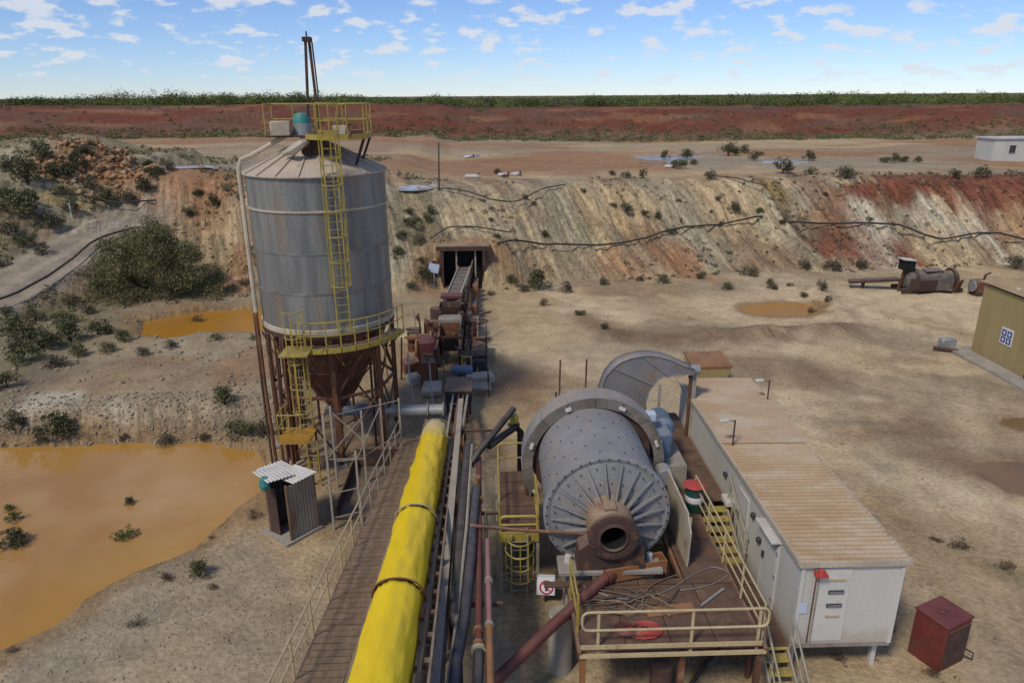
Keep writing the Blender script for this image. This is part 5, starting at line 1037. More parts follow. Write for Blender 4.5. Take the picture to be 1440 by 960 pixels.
# ================================================================ stairs
def stair(name, label, x0, x1, ya, za, yb, zb, n, m, rails):
    t = thing(name, label, 'stairs', ((x0+x1)/2, ya, zb))
    tm = MB().box((0, 0, 0), (x1-x0, 0.23, 0.035)).mesh('tread', 'yellow_worn')
    nm_ = MB().box((0, 0, 0), (x1-x0, 0.012, 0.07)).mesh('nosing', 'yellow_clean')
    for k in range(n):
        f_ = (k+0.5)/n; y = ya+(yb-ya)*f_; z = za+(zb-za)*(k+1)/(n+1)
        inst('tread', tm, t, ((x0+x1)/2, y, z)); inst('nosing', nm_, t, ((x0+x1)/2, y-0.125, z-0.025))
    for x in (x0-0.03, x1+0.03): part('stringer', MB().bar((x, ya, za-0.1), (x, yb, zb+0.05), 0.05, 0.22), m, t)
    for x in rails:
        a = Vector((x, ya, za)); b = Vector((x, yb, zb)); Z = Vector((0, 0, 1))
        for f_ in (0.05, 0.5, 0.95): q = a+(b-a)*f_; part('rail_post', MB().tube([q, q+Z], 0.025, 6), m, t)
        part('top_rail', MB().tube([a+Z, b+Z], 0.028, 6), m, t); part('mid_rail', MB().tube([a+Z*0.5, b+Z*0.5], 0.024, 6), m, t)
    return t
LZ = 1.12
stair('steel_stair', 'short stair with yellow treads from deck down to container landing', 6.70, 7.62, 20.45, DZ, 18.4, LZ, 6, 'pale_steel', (7.70,))
stair('steel_stair', 'yellow tread stair from container landing down to the yard', 7.02, 7.66, 15.0, LZ, 13.5, 0.05, 5, 'pale_steel', (7.0, 7.72))
lg = thing('landing', 'narrow brown landing beside the white container door', 'landing', (7.4, 16.7, 0))
for j in range(4): part('deck_plate', MB().box((7.21, 15.42+j*0.86, LZ-0.02), (1.08, 0.83, 0.04)), 'deck_plate', lg)
part('edge_plate', MB().box((7.4, 14.97, LZ-0.01), (0.7, 0.05, 0.05)), 'yellow_clean', lg)
for (x, y) in ((6.75, 15.1), (7.7, 15.1), (6.75, 18.2), (7.7, 18.2)): part('post', MB().bar((x, y, 0), (x, y, LZ-0.05), 0.09, 0.09), 'rust', lg)
for x in (6.66, 7.77): part('edge_beam', MB().bar((x, 14.98, LZ-0.12), (x, 18.4, LZ-0.12), 0.05, 0.18), 'rust', lg)

# ================================================================ switchroom container
CX0, CX1, CY0, CY1, CZ0, CZ1 = 7.86, 10.50, 15.15, 27.3, 1.1, 3.62
ct = thing('site_container', 'long white container switchroom with dusty corrugated tan roof', 'container', (9.2, 21, 0))
w_ = 0.06
part('end_wall', MB().box(((CX0+CX1)/2, CY0, (CZ0+CZ1)/2), (CX1-CX0, w_, CZ1-CZ0)), 'white_panel', ct, bevel=0.008)
part('end_wall', MB().box(((CX0+CX1)/2, CY1, (CZ0+CZ1)/2), (CX1-CX0, w_, CZ1-CZ0)), 'white_panel', ct)
NPN = 10; pw_ = (CY1-CY0-0.08)/NPN
for s, x in (('w', CX0), ('e', CX1)):
    me_ = MB().box((0, 0, 0), (w_, pw_-0.012, CZ1-CZ0)).mesh('wall_panel', 'white_panel')
    for k in range(NPN): inst('wall_panel', me_, ct, (x+(0.002 if k % 2 else 0)*(1 if s == 'e' else -1), CY0+0.04+pw_*(k+0.5), (CZ0+CZ1)/2))
part('floor_frame', MB().box(((CX0+CX1)/2, (CY0+CY1)/2, CZ0-0.06), (CX1-CX0+0.06, CY1-CY0+0.06, 0.13)), 'sheet_grey', ct)
for y in (CY0+0.35, CY0+4.2, CY0+8.2, CY1-0.4):
    for x in (CX0+0.2, CX1-0.15): part('leg', MB().bar((x, y, 0), (x, y, CZ0-0.12), 0.13, 0.13), 'white_sheet', ct)
part('corner_post', MB().box((CX0+0.02, CY0-0.015, (CZ0+CZ1)/2), (0.10, 0.10, CZ1-CZ0+0.02)), 'white_door', ct)
part('corner_post', MB().box((CX1-0.02, CY0-0.015, (CZ0+CZ1)/2), (0.10, 0.10, CZ1-CZ0+0.02)), 'white_door', ct)
# roof in two sheets
def roof(y0, y1, x0, x1, z, m, tilt):
    mb = corr(x1-x0, y1-y0, 0.19, 0.022)
    part('roof_sheet', xform(mb, Matrix.Translation(((x0+x1)/2, (y0+y1)/2, z)) @ Matrix.Rotation(tilt, 4, 'Y')), m, ct, sharp=60)
roof(CY0-0.10, 21.6, CX0-0.12, CX1+0.12, CZ1+0.10, 'roof_sheet', 0.012)
roof(21.55, CY1+0.25, CX0-0.10, CX1+0.30, CZ1+0.13, 'roof_sheet_pale', 0.012)
part('roof_trim', MB().box(((CX0+CX1)/2, CY0-0.12, CZ1+0.06), (CX1-CX0+0.28, 0.05, 0.16)), 'cream', ct)
part('roof_trim', MB().box((CX0-0.14, (CY0+CY1)/2, CZ1+0.09), (0.06, CY1-CY0+0.2, 0.14)), 'cream', ct)
part('roof_trim', MB().box((CX1+0.16, (CY0+21.5)/2, CZ1+0.02), (0.05, 21.5-CY0, 0.12)), 'cream', ct)
# door on the west side
dx = CX0-0.045
dd = part('door', MB().box((dx, 17.0, 2.18), (0.05, 0.95, 2.08)), 'white_door', ct, bevel=0.006)
part('door_frame', MB().box((dx+0.01, 16.48, 2.2), (0.07, 0.06, 2.16)).box((dx+0.01, 17.52, 2.2), (0.07, 0.06, 2.16)).box((dx+0.01, 17.0, 3.27), (0.07, 1.1, 0.07)), 'white_sheet', dd)
part('handle', MB().box((dx-0.05, 17.36, 2.35), (0.06, 0.10, 0.2)), 'dark_grey', dd)
part('door_hood', MB().box((dx-0.12, 17.0, 3.38), (0.32, 1.25, 0.04)), 'white_sheet', ct)
d2 = part('door', MB().box((dx, 19.3, 2.18), (0.05, 0.9, 2.0)), 'white_panel', ct, bevel=0.006)
part('handle', MB().box((dx-0.05, 19.62, 2.3), (0.05, 0.08, 0.18)), 'dark_grey', d2)
for y, z in ((18.35, 3.0), (21.0, 2.9), (17.75, 2.55)): part('lamp', MB().box((dx-0.05, y, z), (0.12, 0.16, 0.16)), 'dark_grey', ct, bevel=0.02)
part('cable_box', MB().box((dx-0.12, 20.35, 2.3), (0.28, 0.55, 0.20)), 'white_sheet', ct, bevel=0.02)
for k, y in enumerate((19.95, 20.1, 20.25, 18.9)): part('conduit', MB().tube([(dx-0.04, y, 1.15), (dx-0.04, y, 2.25+0.3*(k == 3))], 0.03, 6), 'pale_steel' if k % 2 else 'rust', ct)
for z in (1.45, 2.2, 2.95):
    part('hinge', MB().box((dx-0.03, 16.5, z), (0.04, 0.10, 0.12)), 'galv', dd)
# end wall fittings
fy = CY0-0.035
part('door_leaf', MB().box((CX0+0.83, fy-0.005, 2.36), (0.95, 0.03, 2.3)), 'white_door', ct, bevel=0.006)
for z, m_, w in ((3.16, 'rail_cream', 0.42), (2.78, 'dark_grey', 0.40), (2.36, 'dark_grey', 0.40), (2.02, 'rail_cream', 0.36)):
    lv = part('louvre', MB().box((CX0+0.95, fy-0.035, z), (w, 0.04, 0.10 if m_ == 'dark_grey' else 0.05)), m_, ct)
    if m_ == 'dark_grey':
        for q in (-0.02, 0.02): part('blade', MB().box((CX0+0.95, fy-0.062, z+q), (w-0.04, 0.012, 0.015)), 'galv', lv)
for x in (0.36, 0.44): part('lock_rod', MB().tube([(CX0+x, fy-0.05, 1.2), (CX0+x, fy-0.05, 3.35)], 0.02, 6), 'rust' if x < 0.4 else 'pale_steel', ct)
part('warning_lamp', MB().box((CX0+0.42, fy-0.14, 3.42), (0.30, 0.2, 0.08)).lathe([(0, 0.14), (0.06, 0.12), (0.08, 0.0)], 10, (CX0+0.42, fy-0.14, 3.45)), 'red_bright', ct, label='orange red warning lamp over the end wall')
part('notice', MB().box((CX0+0.14, fy-0.03, 2.30), (0.22, 0.012, 0.34)), 'pale_blue', ct, label='pale blue notice on the end wall')
# two roof lamp poles
for (x, y, h, dxx) in ((8.1, 21.5, 0.95, -0.28), (10.72, 25.3, 0.8, -0.3)):
    fl = thing('roof_lamp', 'flat floodlight on a thin pole at the container roof ' + ('edge by the deck' if x < 9 else 'edge by the yard'), 'lamp', (x, y, CZ1+0.1))
    part('pole', MB().tube([(x, y, CZ1+0.08), (x, y, CZ1+0.1+h)], 0.03, 6), 'dark_rust', fl)
    part('arm', MB().tube([(x, y, CZ1+0.05+h), (x+dxx, y, CZ1+0.1+h)], 0.02, 6), 'dark_rust', fl)
    part('head', MB().box((x+dxx*1.3, y, CZ1+0.1+h), (0.34, 0.2, 0.07), 0.2), 'white_sheet', fl, bevel=0.02)

# deck clutter
dm = thing('oil_drum', 'green drum with white band under a red lid on the deck', 'drum', (6.45, 20.0, DZ))
part('barrel', MB().lathe([(0, 0.0), (0.28, 0.0), (0.29, 0.02), (0.29, 0.28), (0.30, 0.30), (0.29, 0.32), (0.29, 0.58), (0.30, 0.60), (0.29, 0.62), (0.29, 0.86), (0, 0.87)], 28, (6.45, 20.0, DZ+0.005)), 'green_drum', dm)
part('label_band', MB().lathe([(0.293, 0.36), (0.297, 0.37), (0.297, 0.56), (0.293, 0.57)], 28, (6.45, 20.0, DZ+0.005)), 'sign_white', dm)
part('lid', MB().lathe([(0.0, 0.95), (0.26, 0.95), (0.36, 0.90), (0.34, 0.87), (0, 0.87)], 24, (6.42, 20.02, DZ+0.01)), 'red_bright', dm)
for k, (x, y, r, z) in enumerate(((3.72, 14.5, 0.42, DZ), (3.35, 14.55, 0.36, DZ+0.01))):
    hs = thing('hose_coil', 'bright red lay-flat hose coil on the deck front' if k == 0 else 'dull red hose coil under the bright red coil', 'hose', (x, y, z))
    pts = []; rg_ = random.Random(4+k)
    for i in range(170):
        a = i*0.36; q = r*(0.28+0.72*(i/170)); pts.append((x+q*math.cos(a)*1.12+rg_.uniform(-.012, .012), y+q*math.sin(a)*0.8+rg_.uniform(-.012, .012), z+0.03+0.06*(1-i/170)+rg_.uniform(0, .02)))
    part('coil', MB().tube(pts, 0.024, 5), 'red_bright' if k == 0 else 'red_paint', hs)
cb = thing('wire_rope', 'loose pale wire rope looped across the brown deck', 'rope', (4.6, 16.0, DZ))
def smooth(pts, n=6):
    P = [Vector(p) for p in pts]; P = [P[0]]+P+[P[-1]]; o = []
    for i in range(1, len(P)-2):
        for k in range(n):
            t = k/n; a, b_, c_, d = P[i-1], P[i], P[i+1], P[i+2]
            o.append(0.5*((2*b_)+(c_-a)*t+(2*a-5*b_+4*c_-d)*t*t+(3*b_-a-3*c_+d)*t*t*t))
    return o+[P[-1]]
part('rope', MB().tube(smooth([(2.4, 16.25, DZ+0.03), (3.2, 15.75, DZ+0.03), (4.0, 15.75, DZ+0.03), (4.8, 16.1, DZ+0.03), (5.6, 16.7, DZ+0.03), (6.2, 16.95, DZ+0.03), (6.55, 16.7, DZ+0.03), (6.2, 16.35, DZ+0.03), (5.6, 16.1, DZ+0.03), (5.0, 16.0, DZ+0.03)]), 0.012, 5), 'galv', cb)
tg = thing('cable_tangle', 'tangle of dark cables and hoses on deck under the trunnion', 'cables', (3.2, 15.7, DZ)); rg_ = random.Random(8)
for k in range(16):
    x0 = rg_.uniform(2.2, 2.9); y0 = rg_.uniform(15.1, 16.2)
    pts = [(x0+j*rg_.uniform(0.45, 0.6), y0+0.12*j*rg_.uniform(-1, 1.4)+0.1*math.sin(j+k), DZ+0.02+0.012*(k % 5)) for j in range(5)]
    part('cable', MB().tube(smooth(pts, 5), rg_.choice((0.012, 0.018, 0.026)), 5), rg_.choice(('black_rubber', 'dark_rust', 'black_rubber', 'timber')), tg)
solo('steel_offcut', MB().box((4.55, 15.25, DZ+0.02), (1.3, 0.36, 0.03), 0.12), 'orange_pipe', 'flat rusty orange steel offcut lying on deck', 'plate', (4.55, 15.25, DZ), bevel=0.004)
solo('steel_angle', MB().bar((5.4, 15.35, DZ+0.04), (6.2, 16.0, DZ+0.04), 0.06, 0.05), 'galv', 'short grey steel angle lying diagonally on the deck', 'bar', (5.4, 15.35, DZ))
pipe('yard_hose', 'black hose lying on the ground below the platform', [(4.2, 14.2, 0.06), (4.9, 14.6, 0.06), (5.6, 15.4, 0.06), (6.3, 16.2, 0.06), (6.9, 16.6, 0.06)], 0.06, 'black_rubber', 8, cat='hose')
solo('sump_barrel', MB().lathe([(0, 0.75), (0.28, 0.75), (0.3, 0.72), (0.3, 0)], 20, (4.35, 14.9, 0)), 'dark_rust', 'dark rusty barrel standing under the platform', 'barrel', (4.35, 14.9, 0))
# red cabinet in the yard
rb = thing('red_cabinet', 'dark red steel cabinet standing on the sandy yard', 'cabinet', (12.35, 15.85, 0))
mrb = Matrix.Translation((12.32, 15.72, 0)) @ Matrix.Rotation(R_(24), 4, 'Z')
part('body', xform(MB().box((0, 0, 0.74), (1.06, 0.92, 1.46)), mrb), 'red_paint', rb, bevel=0.012)
part('lid', xform(MB().box((0, 0, 1.50), (1.12, 0.98, 0.06)), mrb), 'red_paint', rb, bevel=0.012)
part('door', xform(MB().box((0.04, -0.47, 0.72), (0.9, 0.02, 1.2)), mrb), 'dark_rust', rb, label='dark front panel with shade in its colour')  # shade on the cabinet front is put into this panel's colour
for x in (-0.12, 0.12): part('lifting_lug', xform(MB().lathe([(0.0, 1.57), (0.05, 1.56), (0.05, 1.52)], 8, (x, 0.05*x, 0)), mrb), 'dark_rust', rb)
part('cable', MB().tube([(12.95, 15.55, 0.2), (13.25, 15.5, 0.05), (13.45, 15.75, 0.05), (13.3, 15.95, 0.05), (13.05, 15.75, 0.1)], 0.02, 5), 'black_rubber', rb)
pl = thing('timber_pallet', 'worn timber pallet between white container and red cabinet', 'pallet', (11.15, 17.2, 0))
for k in range(5): part('slat', MB().box((11.2, 16.75+k*0.2, 0.16), (1.15, 0.13, 0.025), 0.05), 'timber', pl)
for k in (-0.45, 0, 0.45): part('bearer', MB().box((11.2+k, 17.15, 0.075), (0.1, 1.0, 0.13), 0.05), 'timber', pl)
# ================================================================ tunnel portal and feed station
po = thing('tunnel_portal', 'dark timber framed tunnel portal at the foot of embankment', 'portal', (-2.35, 58, 0))
part('floor', MB().box((-2.35, 57.7, 0.03), (3.4, 1.2, 0.06)), 'dark_rust', po)
part('roof_slab', MB().box((-2.35, 58.3, 3.44), (4.3, 1.9, 0.16)), 'fill_soil', po)
part('lintel', MB().box((-2.35, 57.35, 3.28), (4.4, 0.32, 0.34)), 'dark_rust', po)
for s in (-1, 1):
    part('side_wall', MB().box((-2.35+s*1.78, 57.9, 1.65), (0.16, 1.1, 3.3)), 'dark_rust', po)
    part('post', MB().bar((-2.35+s*1.72, 57.35, 0), (-2.35+s*1.72, 57.35, 3.07), 0.26, 0.26), 'dark_rust', po)
part('post', MB().bar((-2.9, 57.6, 0), (-2.9, 57.6, 3.1), 0.12, 0.12), 'pale_steel', po)
part('post', MB().bar((-1.35, 57.6, 0), (-1.35, 57.6, 3.1), 0.12, 0.12), 'pale_steel', po)
part('back_wall', MB().box((-2.35, 58.42, 1.65), (3.6, 0.16, 3.3)), 'blackness', po)  # added black sheet stands for the dark deeper in the tunnel
for k in range(6): part('wing_board', MB().box((-4.35-0.36*k, 57.55-0.12*k, 1.25-0.12*k), (0.33, 0.08, 2.5-0.24*k), 0.3), 'dark_rust' if k % 2 else 'rust', po)
solo('white_notice', MB().box((-4.75, 57.0, 1.75), (0.85, 0.04, 0.75), mtx=Matrix.Rotation(0.2, 4, 'Y')).bar((-4.75, 57.06, 0), (-4.75, 57.06, 1.5), 0.06, 0.06), 'pale_blue', 'pale board on a post left of the tunnel portal', 'board', (-4.75, 57.0, 0))
fc = thing('tunnel_conveyor', 'narrow rusty belt conveyor coming out of the tunnel portal', 'conveyor', (-2.4, 50, 0))
part('belt', MB().bar((-2.28, 58.3, 1.53), (-2.6, 43.6, 2.75), 0.72, 0.04), 'scrap_grey', fc)
for k in range(10):
    y = 57-k*1.4; z = 1.0+0.083*(57-y)
    for sx in (-0.56, 0.56): part('truss_web', MB().bar((-2.4+sx, y, z-0.5), (-2.4+sx, y-0.9, z+0.5), 0.09, 0.09), 'rust' if k % 2 else 'dark_rust', fc)
    part('skirt_plate', MB().box((-2.98, y-0.5, z+0.1), (0.05, 1.1, 0.8)), ('dark_rust', 'rust', 'scrap_grey')[k % 3], fc)
    part('drive_box', MB().box((-1.3, y, 0.4+0.1*(k % 4)), (0.4, 0.5, 0.8+0.2*(k % 4))), ('rust', 'dark_rust', 'scrap_grey', 'orange_pipe')[k % 4], fc)
for s in (-0.46, 0.46):
    part('stringer', MB().bar((-2.28+s, 58.3, 1.56), (-2.6+s, 43.6, 2.78), 0.09, 0.16), 'pale_steel' if s < 0 else 'cream', fc)
    part('lower_chord', MB().bar((-2.3+s, 57.5, 0.7), (-2.6+s, 43.6, 1.75), 0.12, 0.18), 'dark_rust', fc)
for k in range(8):
    y = 57-k*1.7; part('side_sheet', MB().bar((-1.72-0.02*k, y, 1.25+0.1*k), (-1.74-0.02*k, y-1.3, 1.33+0.1*k), 0.05, 0.75), ('rust', 'dark_rust', 'sheet_grey')[k % 3], fc)
for k in range(9):
    y = 58-k*1.7; z = 1.55+(58-y)*0.083
    for s in (-0.5, 0.5): part('leg', MB().bar((-2.4+s, y, 0), (-2.4+s, y, z-0.2), 0.08, 0.08), 'dark_rust', fc)
    part('idler', MB().tube([(-2.9, y, z), (-1.9, y, z)], 0.06, 8), 'dark_grey', fc)
part('handrail', MB().tube([(-1.55, 57, 2.4), (-1.75, 45, 3.3)], 0.03, 6), 'pale_steel', fc)
for k in range(7): part('rail_post', MB().tube([(-1.56-0.03*k, 57-2*k, 1.2), (-1.56-0.03*k, 57-2*k, 2.4+0.15*k)], 0.028, 6), 'dark_rust', fc)
part('cross_head', MB().box((-2.6, 43.9, 3.0), (1.35, 0.9, 0.16)), 'red_oxide', fc)
st = thing('crusher_station', 'rusty crusher station with stacked hoppers and steel frames', 'crusher', (-2.5, 40, 0))
part('hopper', MB().add([(-3.25, 42.9, 2.9), (-1.95, 42.9, 2.9), (-1.95, 41.6, 2.9), (-3.25, 41.6, 2.9), (-2.9, 42.5, 1.9), (-2.3, 42.5, 1.9), (-2.3, 41.9, 1.9), (-2.9, 41.9, 1.9)], [(0,1,5,4),(1,2,6,5),(2,3,7,6),(3,0,4,7),(4,5,6,7)]), 'dark_rust', st)
part('hood', MB().box((-2.55, 41.0, 2.25), (1.4, 0.9, 0.5)), 'sheet_grey', st, bevel=0.05)
part('chute', MB().add([(-3.1, 40.4, 2.3), (-1.95, 40.4, 2.3), (-1.95, 39.2, 1.9), (-3.1, 39.2, 1.9), (-3.0, 40.3, 1.1), (-2.05, 40.3, 1.1), (-2.05, 39.3, 0.9), (-3.0, 39.3, 0.9)], [(0,3,7,4),(1,5,6,2),(2,6,7,3),(0,4,5,1),(4,7,6,5)]), 'rust', st)
part('painted_opening', MB().box((-2.5, 39.12, 1.45), (0.75, 0.06, 0.6)), 'blackness', st)  # solid black plate, painted dark of the chute mouth
for s in (-3.2, -1.85):
    for y in (43.2, 41.3, 39.1, 36.9): part('column', MB().bar((s, y, 0), (s, y, 2.7 if y > 40 else 1.9), 0.18, 0.18), 'dark_rust', st)
    part('girder', MB().bar((s, 43.3, 1.6), (s, 36.8, 1.6), 0.14, 0.24), 'rust', st)
part('crusher_body', MB().box((-3.85, 39.6, 0.95), (1.0, 1.5, 1.3)), 'red_oxide', st, bevel=0.06)
part('crusher_body', MB().box((-4.25, 40.9, 0.9), (1.7, 0.9, 0.9)), 'rust', st, bevel=0.06)
part('flywheel', MB().lathe([(0, -0.1), (0.5, -0.1), (0.55, 0), (0.5, 0.1), (0, 0.1)], 24, (-4.45, 39.6, 1.0), 'X'), 'orange_pipe', st)
part('guard_box', MB().box((-3.55, 36.9, 0.75), (0.8, 1.6, 1.3)), 'rust', st, bevel=0.04)
rg_ = random.Random(12)
for k in range(54):
    x = rg_.choice((rg_.uniform(-5.2, -3.3), rg_.uniform(-1.7, -0.7))); y = rg_.uniform(36.5, 44); z = rg_.uniform(0.3, 1.9)
    if k % 2: part('frame_bar', MB().bar((x, y, 0.02), (x+rg_.uniform(-.2, .2), y+rg_.uniform(-.3, .3), z+0.7), 0.09, 0.09), ('dark_rust', 'rust', 'pale_steel')[k % 3], st)
    else: part('frame_bar', MB().bar((x, y, z), (x+rg_.uniform(-1.3, 1.3), y+rg_.uniform(-1.2, 1.2), z+rg_.uniform(-.3, .3)), 0.10, 0.12), ('dark_rust', 'rust', 'orange_pipe')[k % 3], st)
for k, (x, y, w, d, h, m_) in enumerate(((-4.9, 42.3, 0.8, 1.0, 1.3, 'dark_rust'), (-3.9, 43.0, 0.9, 0.7, 1.6, 'rust'), (-1.35, 43.0, 0.8, 0.9, 1.7, 'dark_rust'), (-4.7, 38.2, 0.9, 1.1, 0.8, 'rust'), (-1.3, 44.5, 0.6, 0.8, 1.4, 'sheet_grey'), (-4.4, 36.6, 0.7, 0.8, 0.5, 'cream'), (-3.6, 44.6, 0.6, 0.9, 2.0, 'dark_rust'))):
    part('panel_box', MB().box((x, y, h/2), (w, d, h), 0.1*k), m_, st, bevel=0.04)
part('lower_frame', MB().box((-3.3, 35.4, 0.2), (1.0, 1.6, 0.3)), 'cream', st, bevel=0.03)
part('motor', MB().lathe([(0, -2.3), (0.2, -2.3), (0.28, -2.15), (0.28, -1.3), (0.18, -1.15), (0, -1.15)], 16, (0, 36.6, 0.75), 'X'), 'motor_blue', st)
part('motor', MB().lathe([(0, -2.4), (0.17, -2.35), (0.2, -1.9), (0, -1.85)], 14, (0, 37.6, 1.2), 'X'), 'yellow_worn', st)
part('motor', MB().lathe([(0, -2.0), (0.17, -1.95), (0.2, -1.6), (0, -1.55)], 14, (0, 37.7, 1.2), 'X'), 'cream', st)
for x in (-1.72, -1.2): part('guard_bar', MB().bar((x, 36.7, 0.2), (x, 36.7, 1.5), 0.07, 0.07), 'yellow_clean', st)
for z in (0.25, 0.85, 1.48): part('guard_bar', MB().bar((-1.72, 36.7, z), (-1.2, 36.7, z), 0.07, 0.07), 'yellow_clean', st)
part('guard_bar', MB().bar((-2.75, 36.8, 0.2), (-2.75, 36.8, 1.3), 0.07, 0.07), 'yellow_worn', st)
part('guard_panel', MB().box((-1.46, 36.85, 0.6), (0.5, 0.04, 0.7)), 'orange_paint', st)
sp2 = thing('service_platform', 'dark railed service platform on the right of crusher station', 'platform', (-0.9, 40, 0))
for j in range(4): part('deck_plate', MB().box((-0.95, 38.6+j*0.9, 0.95), (1.2, 0.86, 0.05)), 'dark_rust', sp2)
for (x, y) in ((-1.5, 38.2), (-0.4, 38.2), (-1.5, 41.7), (-0.4, 41.7)): part('post', MB().bar((x, y, 0), (x, y, 0.92), 0.1, 0.1), 'dark_rust', sp2)
rail(sp2, [(-1.5, 41.7, 0.97), (-0.4, 41.7, 0.97), (-0.4, 38.2, 0.97)], 'dark_rust', 1.1, 0.03, 1.2)
part('cabinet', MB().box((-0.95, 38.0, 0.45), (1.1, 0.7, 0.85)), 'dark_grey', sp2, bevel=0.03)
part('pulley_box', MB().box((-0.75, 36.3, 0.4), (1.5, 0.9, 0.4), 0.2), 'cream', sp2, bevel=0.05)
part('step_plate', MB().box((-0.7, 34.9, 0.5), (1.1, 0.9, 0.06)), 'sheet_grey', sp2)
for (x, y) in ((-0.3, 35.3), (-0.25, 34.5)): part('post', MB().bar((x, y, 0), (x, y, 1.3), 0.06, 0.06), 'dark_rust', sp2)
tb = thing('transfer_table', 'flat rusty plate table over the conveyor loading point', 'table', (-1.75, 33.2, 0))
part('plate', MB().box((-1.75, 33.3, 1.25), (1.35, 1.9, 0.08)), 'timber', tb)
for (x, y) in ((-2.3, 32.5), (-1.2, 32.5), (-2.3, 34.1), (-1.2, 34.1)): part('leg', MB().bar((x, y, 0), (x, y, 1.2), 0.12, 0.12), 'dark_rust', tb)
part('skirt', MB().box((-1.75, 32.35, 0.95), (1.3, 0.06, 0.5)), 'dark_grey', tb)
bl = thing('feed_belt', 'short steel-framed feed belt leading to the yellow cover', 'conveyor', (-1.95, 30.5, 0))
for x in (-2.0, -1.72, -1.5, -1.3): part('stringer', MB().bar((x, 32.3, 1.05), (x, 27.2, 1.5+0.5*(x > -1.6)), 0.09, 0.2), 'pale_steel' if x in (-2.0, -1.3) else 'rust', bl)
for y in (31.5, 30, 28.5): part('cross', MB().bar((-2.1, y, 0.9), (-1.2, y, 0.9), 0.08, 0.1), 'dark_rust', bl); 
for (x, y) in ((-2.0, 31.5), (-1.3, 31.5), (-1.3, 28.5)): part('leg', MB().bar((x, y, 0), (x, y, 0.9), 0.1, 0.1), 'dark_rust', bl)
for k, (x0, y0, x1, y1) in enumerate(((-4.6, 36.0, -3.8, 31.2), (-3.3, 34.5, -2.9, 31.0))):
    hr = thing('stair_rail', f"thin pale steel rail beside the {'outer' if k == 0 else 'inner'} side of crusher steps", 'rail', (x0, y0, 0))
    rail(hr, [(x0, y0, 0.9), (x1, y1, 0.0)], 'pale_steel', 1.0, 0.03, 2.2)
sd = thing('scrap_bin', 'open yellow steel bin with orange lid behind the container', 'bin', (11.6, 35.8, 0))
part('body', MB().add([(10.75, 34.9, 0.45), (12.45, 34.9, 0.45), (12.45, 36.6, 0.45), (10.75, 36.6, 0.45), (10.6, 34.75, 1.35), (12.6, 34.75, 1.35), (12.6, 36.75, 1.35), (10.6, 36.75, 1.35)], [(0,3,2,1),(4,5,6,7),(0,1,5,4),(1,2,6,5),(2,3,7,6),(3,0,4,7)]), 'tan_sheet', sd)
part('lid', MB().box((11.6, 35.75, 1.46), (2.1, 2.1, 0.10), mtx=Matrix.Rotation(0.05, 4, 'X')), 'orange_pipe', sd)
for (x, y) in ((10.9, 35.05), (12.3, 35.05), (10.9, 36.4), (12.3, 36.4)): part('foot', MB().bar((x, y, 0), (x, y, 0.45), 0.14, 0.14), 'dark_rust', sd)
# two bare posts by the mill
for (x, y, h) in ((3.3, 33.0, 2.6), (4.7, 33.6, 2.4), (2.6, 27.6, 3.2)):
    solo('marker_post', MB().tube([(x, y, 0), (x+0.03, y, h)], 0.045, 6), 'rust', 'thin rusty post standing on bare ground behind the mill', 'post', (x, y, 0), 'thin posts behind the mill')
# ================================================================ tan shed on the east side
tn = thing('tan_building', 'tan sheet metal shed with blue and white sign on wall', 'building', (31.5, 37.5, 0))
bx0, bx1, by0, by1, bh = 29.25, 36.5, 35.5, 40.1, 4.2
part('slab', MB().box(((bx0+bx1)/2-0.4, (by0+by1)/2-0.3, 0.05), (bx1-bx0+1.4, by1-by0+2.0, 0.16)), 'concrete', tn)
nP = 5; pw = (by1-by0)/nP
for k in range(nP): part('wall_sheet', MB().box((bx0, by0+pw*(k+0.5), bh/2+0.1), (0.05+0.006*(k % 2), pw-0.01, bh)), 'tan_sheet', tn)
nF = 7; pf_ = (bx1-bx0)/nF
for k in range(nF):
    for y in (by0, by1): part('wall_sheet', MB().box((bx0+pf_*(k+0.5), y, bh/2+0.1), (pf_-0.01, 0.05+0.006*(k % 2), bh)), 'tan_sheet', tn)
part('wall_sheet', MB().box((bx1, (by0+by1)/2, bh/2+0.1), (0.05, by1-by0, bh)), 'tan_sheet', tn)
part('corner_trim', MB().box((bx0-0.02, by0-0.02, bh/2+0.1), (0.12, 0.12, bh+0.05)), 'dark_rust', tn)
for k, (xa, xb) in enumerate(((bx0-0.2, bx0+2.6), (bx0+2.6, bx0+5.2), (bx0+5.2, bx1+0.2))):
    part('roof_sheet', xform(corr(by1-by0+0.5, xb-xa, 0.25, 0.03), Matrix.Translation(((xa+xb)/2, (by0+by1)/2, bh+0.28+0.05*(xa+xb-bx0*2)/2)) @ Matrix.Rotation(math.atan(-0.05), 4, 'Y') @ Matrix.Rotation(R_(90), 4, 'Z')), 'tan_roof', tn, sharp=60)
part('roof_patch', MB().box((bx0+2.2, by0+0.9, bh+0.47), (1.7, 1.6, 0.03), mtx=Matrix.Rotation(-0.05, 4, 'Y')), 'white_sheet', tn)
sgn = part('sign', MB().box((bx0-0.05, 37.45, 1.9), (0.03, 0.95, 0.95)), 'sign_white', tn, label='white sign with blue safety pictograms')
for (dy, dz, w, h) in ((-0.22, 0.18, 0.36, 0.36), (0.22, 0.18, 0.36, 0.36), (-0.22, -0.22, 0.36, 0.34), (0.22, -0.22, 0.36, 0.34)):
    part('pictogram', MB().box((bx0-0.068, 37.45+dy, 1.9+dz), (0.006, w, h)), 'sign_blue', sgn)
    part('pictogram', MB().box((bx0-0.074, 37.45+dy, 1.9+dz), (0.006, w*0.4, h*0.5)), 'sign_white', sgn)
pbx = thing('metal_box', 'small grey metal box on the ground at the tan shed corner', 'box', (28.1, 40.6, 0))
